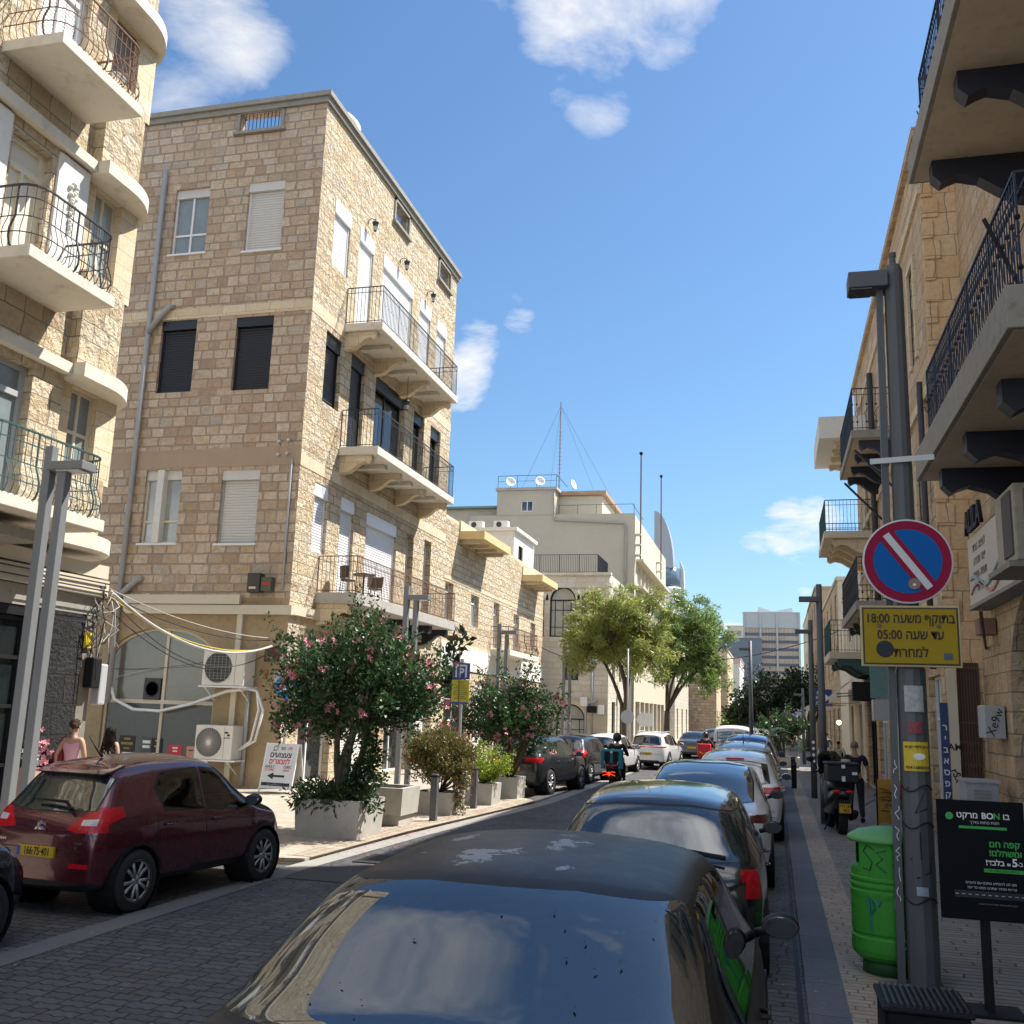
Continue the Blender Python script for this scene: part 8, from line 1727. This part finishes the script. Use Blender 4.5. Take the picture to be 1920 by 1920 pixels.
# ---- scooters
def scooter(label, loc, rz, colr, box, topbox=True, plate=True, S=1., lights=tail_m, glow=None, shade=True):
    t = thing('scooter', label, 'scooter', loc, rz, 'scooters'); t.scale = (S, S, S)
    tm, rm = wheel_meshes(.27, .15, True)
    for y in (-.62, .68): o = bpy.data.objects.new('wheel', tm); COL.objects.link(o); par(o, t, False); o.location = (0, y, .27); q = bpy.data.objects.new('rim', rm); COL.objects.link(q); par(q, o, False)
    def sec(rows, name, mat):
        m = MB(); n = 14
        for y, z, rx, rz_ in rows:
            for j in range(n): a = 2*math.pi*j/n; m.v.append((rx*math.copysign(abs(math.cos(a))**.7, math.cos(a)), y, z+rz_*math.copysign(abs(math.sin(a))**.7, math.sin(a))))
        for k in range(len(rows)-1):
            for j in range(n): q = k*n; m.f.append((q+j, q+(j+1) % n, q+n+(j+1) % n, q+n+j)); m.mi.append(0)
        m.f.append(tuple(range(n))); m.f.append(tuple(reversed(range((len(rows)-1)*n, len(rows)*n)))); m.mi += [0, 0]; return m.build(name, mat, t, smooth=True, world=False)
    sec([(-.95, .72, .09, .04), (-.85, .70, .17, .10), (-.6, .62, .20, .17), (-.25, .55, .21, .18), (0, .42, .19, .14), (.25, .34, .18, .08)], 'tail_fairing', colr)
    sec([(.25, .34, .18, .08), (.42, .55, .20, .24), (.52, .85, .19, .16), (.62, .92, .14, .12), (.74, .78, .08, .08)], 'front_fairing', colr)
    sec([(-.85, .80, .14, .04), (-.4, .82, .17, .07), (0, .76, .15, .06), (.12, .7, .1, .04)], 'seat', M('seat vinyl', (.02, .02, .022), .6))
    m = MB(); m.tube([(-.36, .42, 1.02), (-.2, .5, 1.05), (0, .55, 1.0), (.2, .5, 1.05), (.36, .42, 1.02)], .018, 8); m.build('handlebar', black_m, t, smooth=True, world=False)
    for s in (1, -1):
        m = MB(); m.tube([(s*.22, .5, 1.05), (s*.34, .5, 1.22)], .01, 6); m.ball((s*.38, .48, 1.26), (.075, .025, .05), 10, 6); m.build('mirror', black_m, t, smooth=True, world=False)
        MB().ball((s*.11, -.93, .76), (.085, .04, .035), 10, 6).build('tail_light', lights, t, smooth=True, world=False)
    if shade: m = MB(); m.prism([(-.2, .98), (.2, .98), (.23, 1.3), (.12, 1.42), (-.12, 1.42), (-.23, 1.3)], 'y', .62, .628); m.build('windscreen', glass('smoked screen', (.3, .32, .33), 1.5), t, world=False)
    m = MB(); m.tube([(.16, -.2, .3), (.19, -.75, .34), (.19, -.95, .4)], [.04, .075, .06], 10); m.build('exhaust', black_m, t, smooth=True, world=False); m = MB(); m.tube([(-.1, -.1, .3), (-.24, -.2, .02)], .014, 6); m.build('kickstand', black_m, t, world=False)
    m = MB(); m.prism([(-.94, .62), (-.86, .62), (-1.0, .38), (-1.04, .40)], 'x', -.09, .09); m.build('mudguard', black_m, t, world=False)
    if plate: m = MB(); m.box((-.10, -1.055, .40), (.10, -1.045, .56)); p = m.build('number_plate', plate_y, t, world=False); text('171-29', .075, black_p, p, (0, -1.057, .515), bold=.02, ext=.001, world=False); text('902', .07, black_p, p, (.02, -1.057, .44), bold=.02, ext=.001, world=False)
    if topbox:
        m = MB(); m.box((-.27, -.98, .92), (.27, -.50, 1.22)); o = m.build('top_box', box, t, world=False, bevel=.03); MB().box((-.285, -.995, 1.225), (.285, -.485, 1.27)).build('box_lid', box, o, world=False, bevel=.015); MB().box((-.03, -.992, 1.17), (.03, -.981, 1.25)).build('strap', alu_w, o, world=False); MB().box((-.03, -.992, .94), (.03, -.981, 1.03)).build('strap', alu_w, o, world=False); MB().box((.15, -.99, 1.06), (.24, -.981, 1.11)).build('badge', alu_w, o, world=False); MB().box((-.14, -.9, .86), (.14, -.5, .919)).build('rack', black_m, t, world=False)
    return t
scooter('big black maxi scooter with a black top box parked on the pavement', (1.13, 21.4, .054), .10, M('scooter black', (.010, .011, .015), .35, coat=.6), M('top box black', (.014, .016, .02), .6), S=1.05)
o = MB().lathe([(.09, 0), (.085, .04), (.001, .05)], 14, (1.30, 20.72, 1.395), 'z').build('cap', M('straw cap', (.5, .42, .28), .8)); tag(o, 'pale cap lying on the top box of the black scooter', 'cap')
scooter('motor scooter of the rider with the teal delivery bag', (-4.5, 29.6, 0), .02, M('rider scooter', (.02, .02, .022), .4), black_m, False, False, .95, shade=False)
t = thing('light_strip', 'glowing red spider shaped tail light on the delivery scooter', 'tail light', (-4.52, 28.6, .6)); em = emis('red glow', (1., .04, .01), 1.3); m = MB(); m.ball((-4.52, 28.55, .50), (.03, .03, .06), 10, 8)
for s in (1, -1):
    for dz in (.04, -.04): m.tube([(-4.52, 28.56, .50), (-4.52+s*.09, 28.56, .52+dz), (-4.52+s*.18, 28.56, .50+dz*1.2)], .007, 5)
m.build('lamp', em, t)
r1 = person('scooter rider in black with a dark helmet and a teal backpack', (-4.42, 29.35, -.02), .05, 1.62, M('black jacket', (.012, .012, .014), .8), M('black trousers', (.014, .014, .017), .85), hair_k, pose='ride', sleeves=1, helmet=M('matt black helmet', (.02, .02, .024), .45))
t = thing('delivery_bag', 'teal and black square delivery backpack on the rider', 'delivery bag', (-4.5, 29.05, .8)); tl_ = M('teal fabric', (.01, .24, .30), .7); MB().box((-4.80, 28.85, .62), (-4.20, 29.18, 1.16)).build('bag', tl_, t, bevel=.03)
m = MB(); m.box((-4.70, 28.83, .66), (-4.54, 28.848, 1.1)); m.box((-4.46, 28.83, .66), (-4.30, 28.848, 1.1)); m.build('black_panel', black_m, t); MB().box((-4.53, 28.825, 1.06), (-4.47, 28.829, 1.12)).build('tag_patch', white_p, t)
for s in (-.2, .2): MB().bar((-4.5+s, 28.82, .84), (-4.5+s*.7, 28.82, .62), .015).build('strap', alu_g, t)
scooter('delivery scooter with a red box beside the white van', (-2.78, 42.6, 0), -.05, M('red scooter', (.35, .02, .02), .4), red_p, False, False, .9, shade=False)
person('rider of the far delivery scooter in dark clothes', (-2.78, 42.75, -.02), -.05, 1.55, M('grey jacket', (.03, .03, .035), .85), M('dark trousers', (.02, .02, .025), .85), hair_k, pose='ride', sleeves=1, helmet=M('far black helmet', (.03, .03, .035), .4))
t = thing('delivery_box', 'bright red delivery box with yellow smile mark on the far scooter', 'delivery box', (-2.78, 42.0, .7)); MB().box((-3.05, 41.8, .55), (-2.52, 42.3, 1.08)).build('box', M('delivery red', (.62, .02, .03), .5), t, bevel=.03); m = MB(); m.tube([(-2.95+.33*u, 41.79, .76-.07*math.sin(u*math.pi)) for u in np.linspace(0, 1, 8)], .03, 5); m.build('smile_mark', yel_p, t)
# people sitting outside the far cafe
for k, (x, y, c, lb) in enumerate(((2.0, 44.5, (.65, .63, .6), 'person in a white shirt sitting outside the far cafe'), (2.55, 44.8, (.6, .6, .58), 'person in a pale shirt next to the one in white at the cafe'), (2.2, 47.5, (.05, .06, .08), 'person in dark clothes standing under the far awning'))):
    person(lb, (x, y, .054 if k == 2 else -.25), math.pi-.2 if k < 2 else .2, 1.6, M('cafe shirt %d' % k, c, .8), M('cafe trousers', (.03, .03, .035), .85), hair_k, skin_d, pose='walk' if k == 2 else 'ride', sleeves=.6)
    if k < 2:
        q = thing('chair', ['dark cafe chair under the person in white', 'dark cafe chair under the person in the pale shirt'][k], 'chair', (x, y, .054), group='cafe chairs'); MB().box((-.2, -.2, .42), (.2, .22, .46)).build('seat', black_m, q, world=False); MB().box((-.2, .2, .46), (.2, .23, .85)).build('backrest', black_m, q, world=False)
        for lx in (-.18, .18):
            for ly in (-.18, .2): MB().bar((lx, ly, 0), (lx, ly, .42), .015).build('leg', black_m, q, world=False)
t = thing('cafe_lamp', 'lit round lamp glowing under the far awning', 'lamp', (2.5, 43.2, 2.1)); MB().ball((2.5, 43.2, 2.1), .09, 12, 8).build('globe', emis('warm glow', (1, .75, .4), 6.), t, smooth=True); MB().bar((2.5, 43.2, 2.18), (2.5, 43.2, 2.6), .01).build('cord', black_m, t)
# manhole and drain plates set in the road
tag(MB().box((-5.95, 12.0, .002), (-5.15, 12.75, .012)).build('manhole_cover', M('iron plate', (.06, .06, .062), .6, var=.3, bump=.5, bscale=60)), 'square iron manhole cover in the road by the maroon car', 'manhole cover')
tag(MB().box((-5.75, 13.6, .002), (-5.2, 14.4, .014)).build('drain_grate', M('iron grate', (.02, .02, .02), .7)), 'dark drain grate by the near end of the kerb', 'drain')
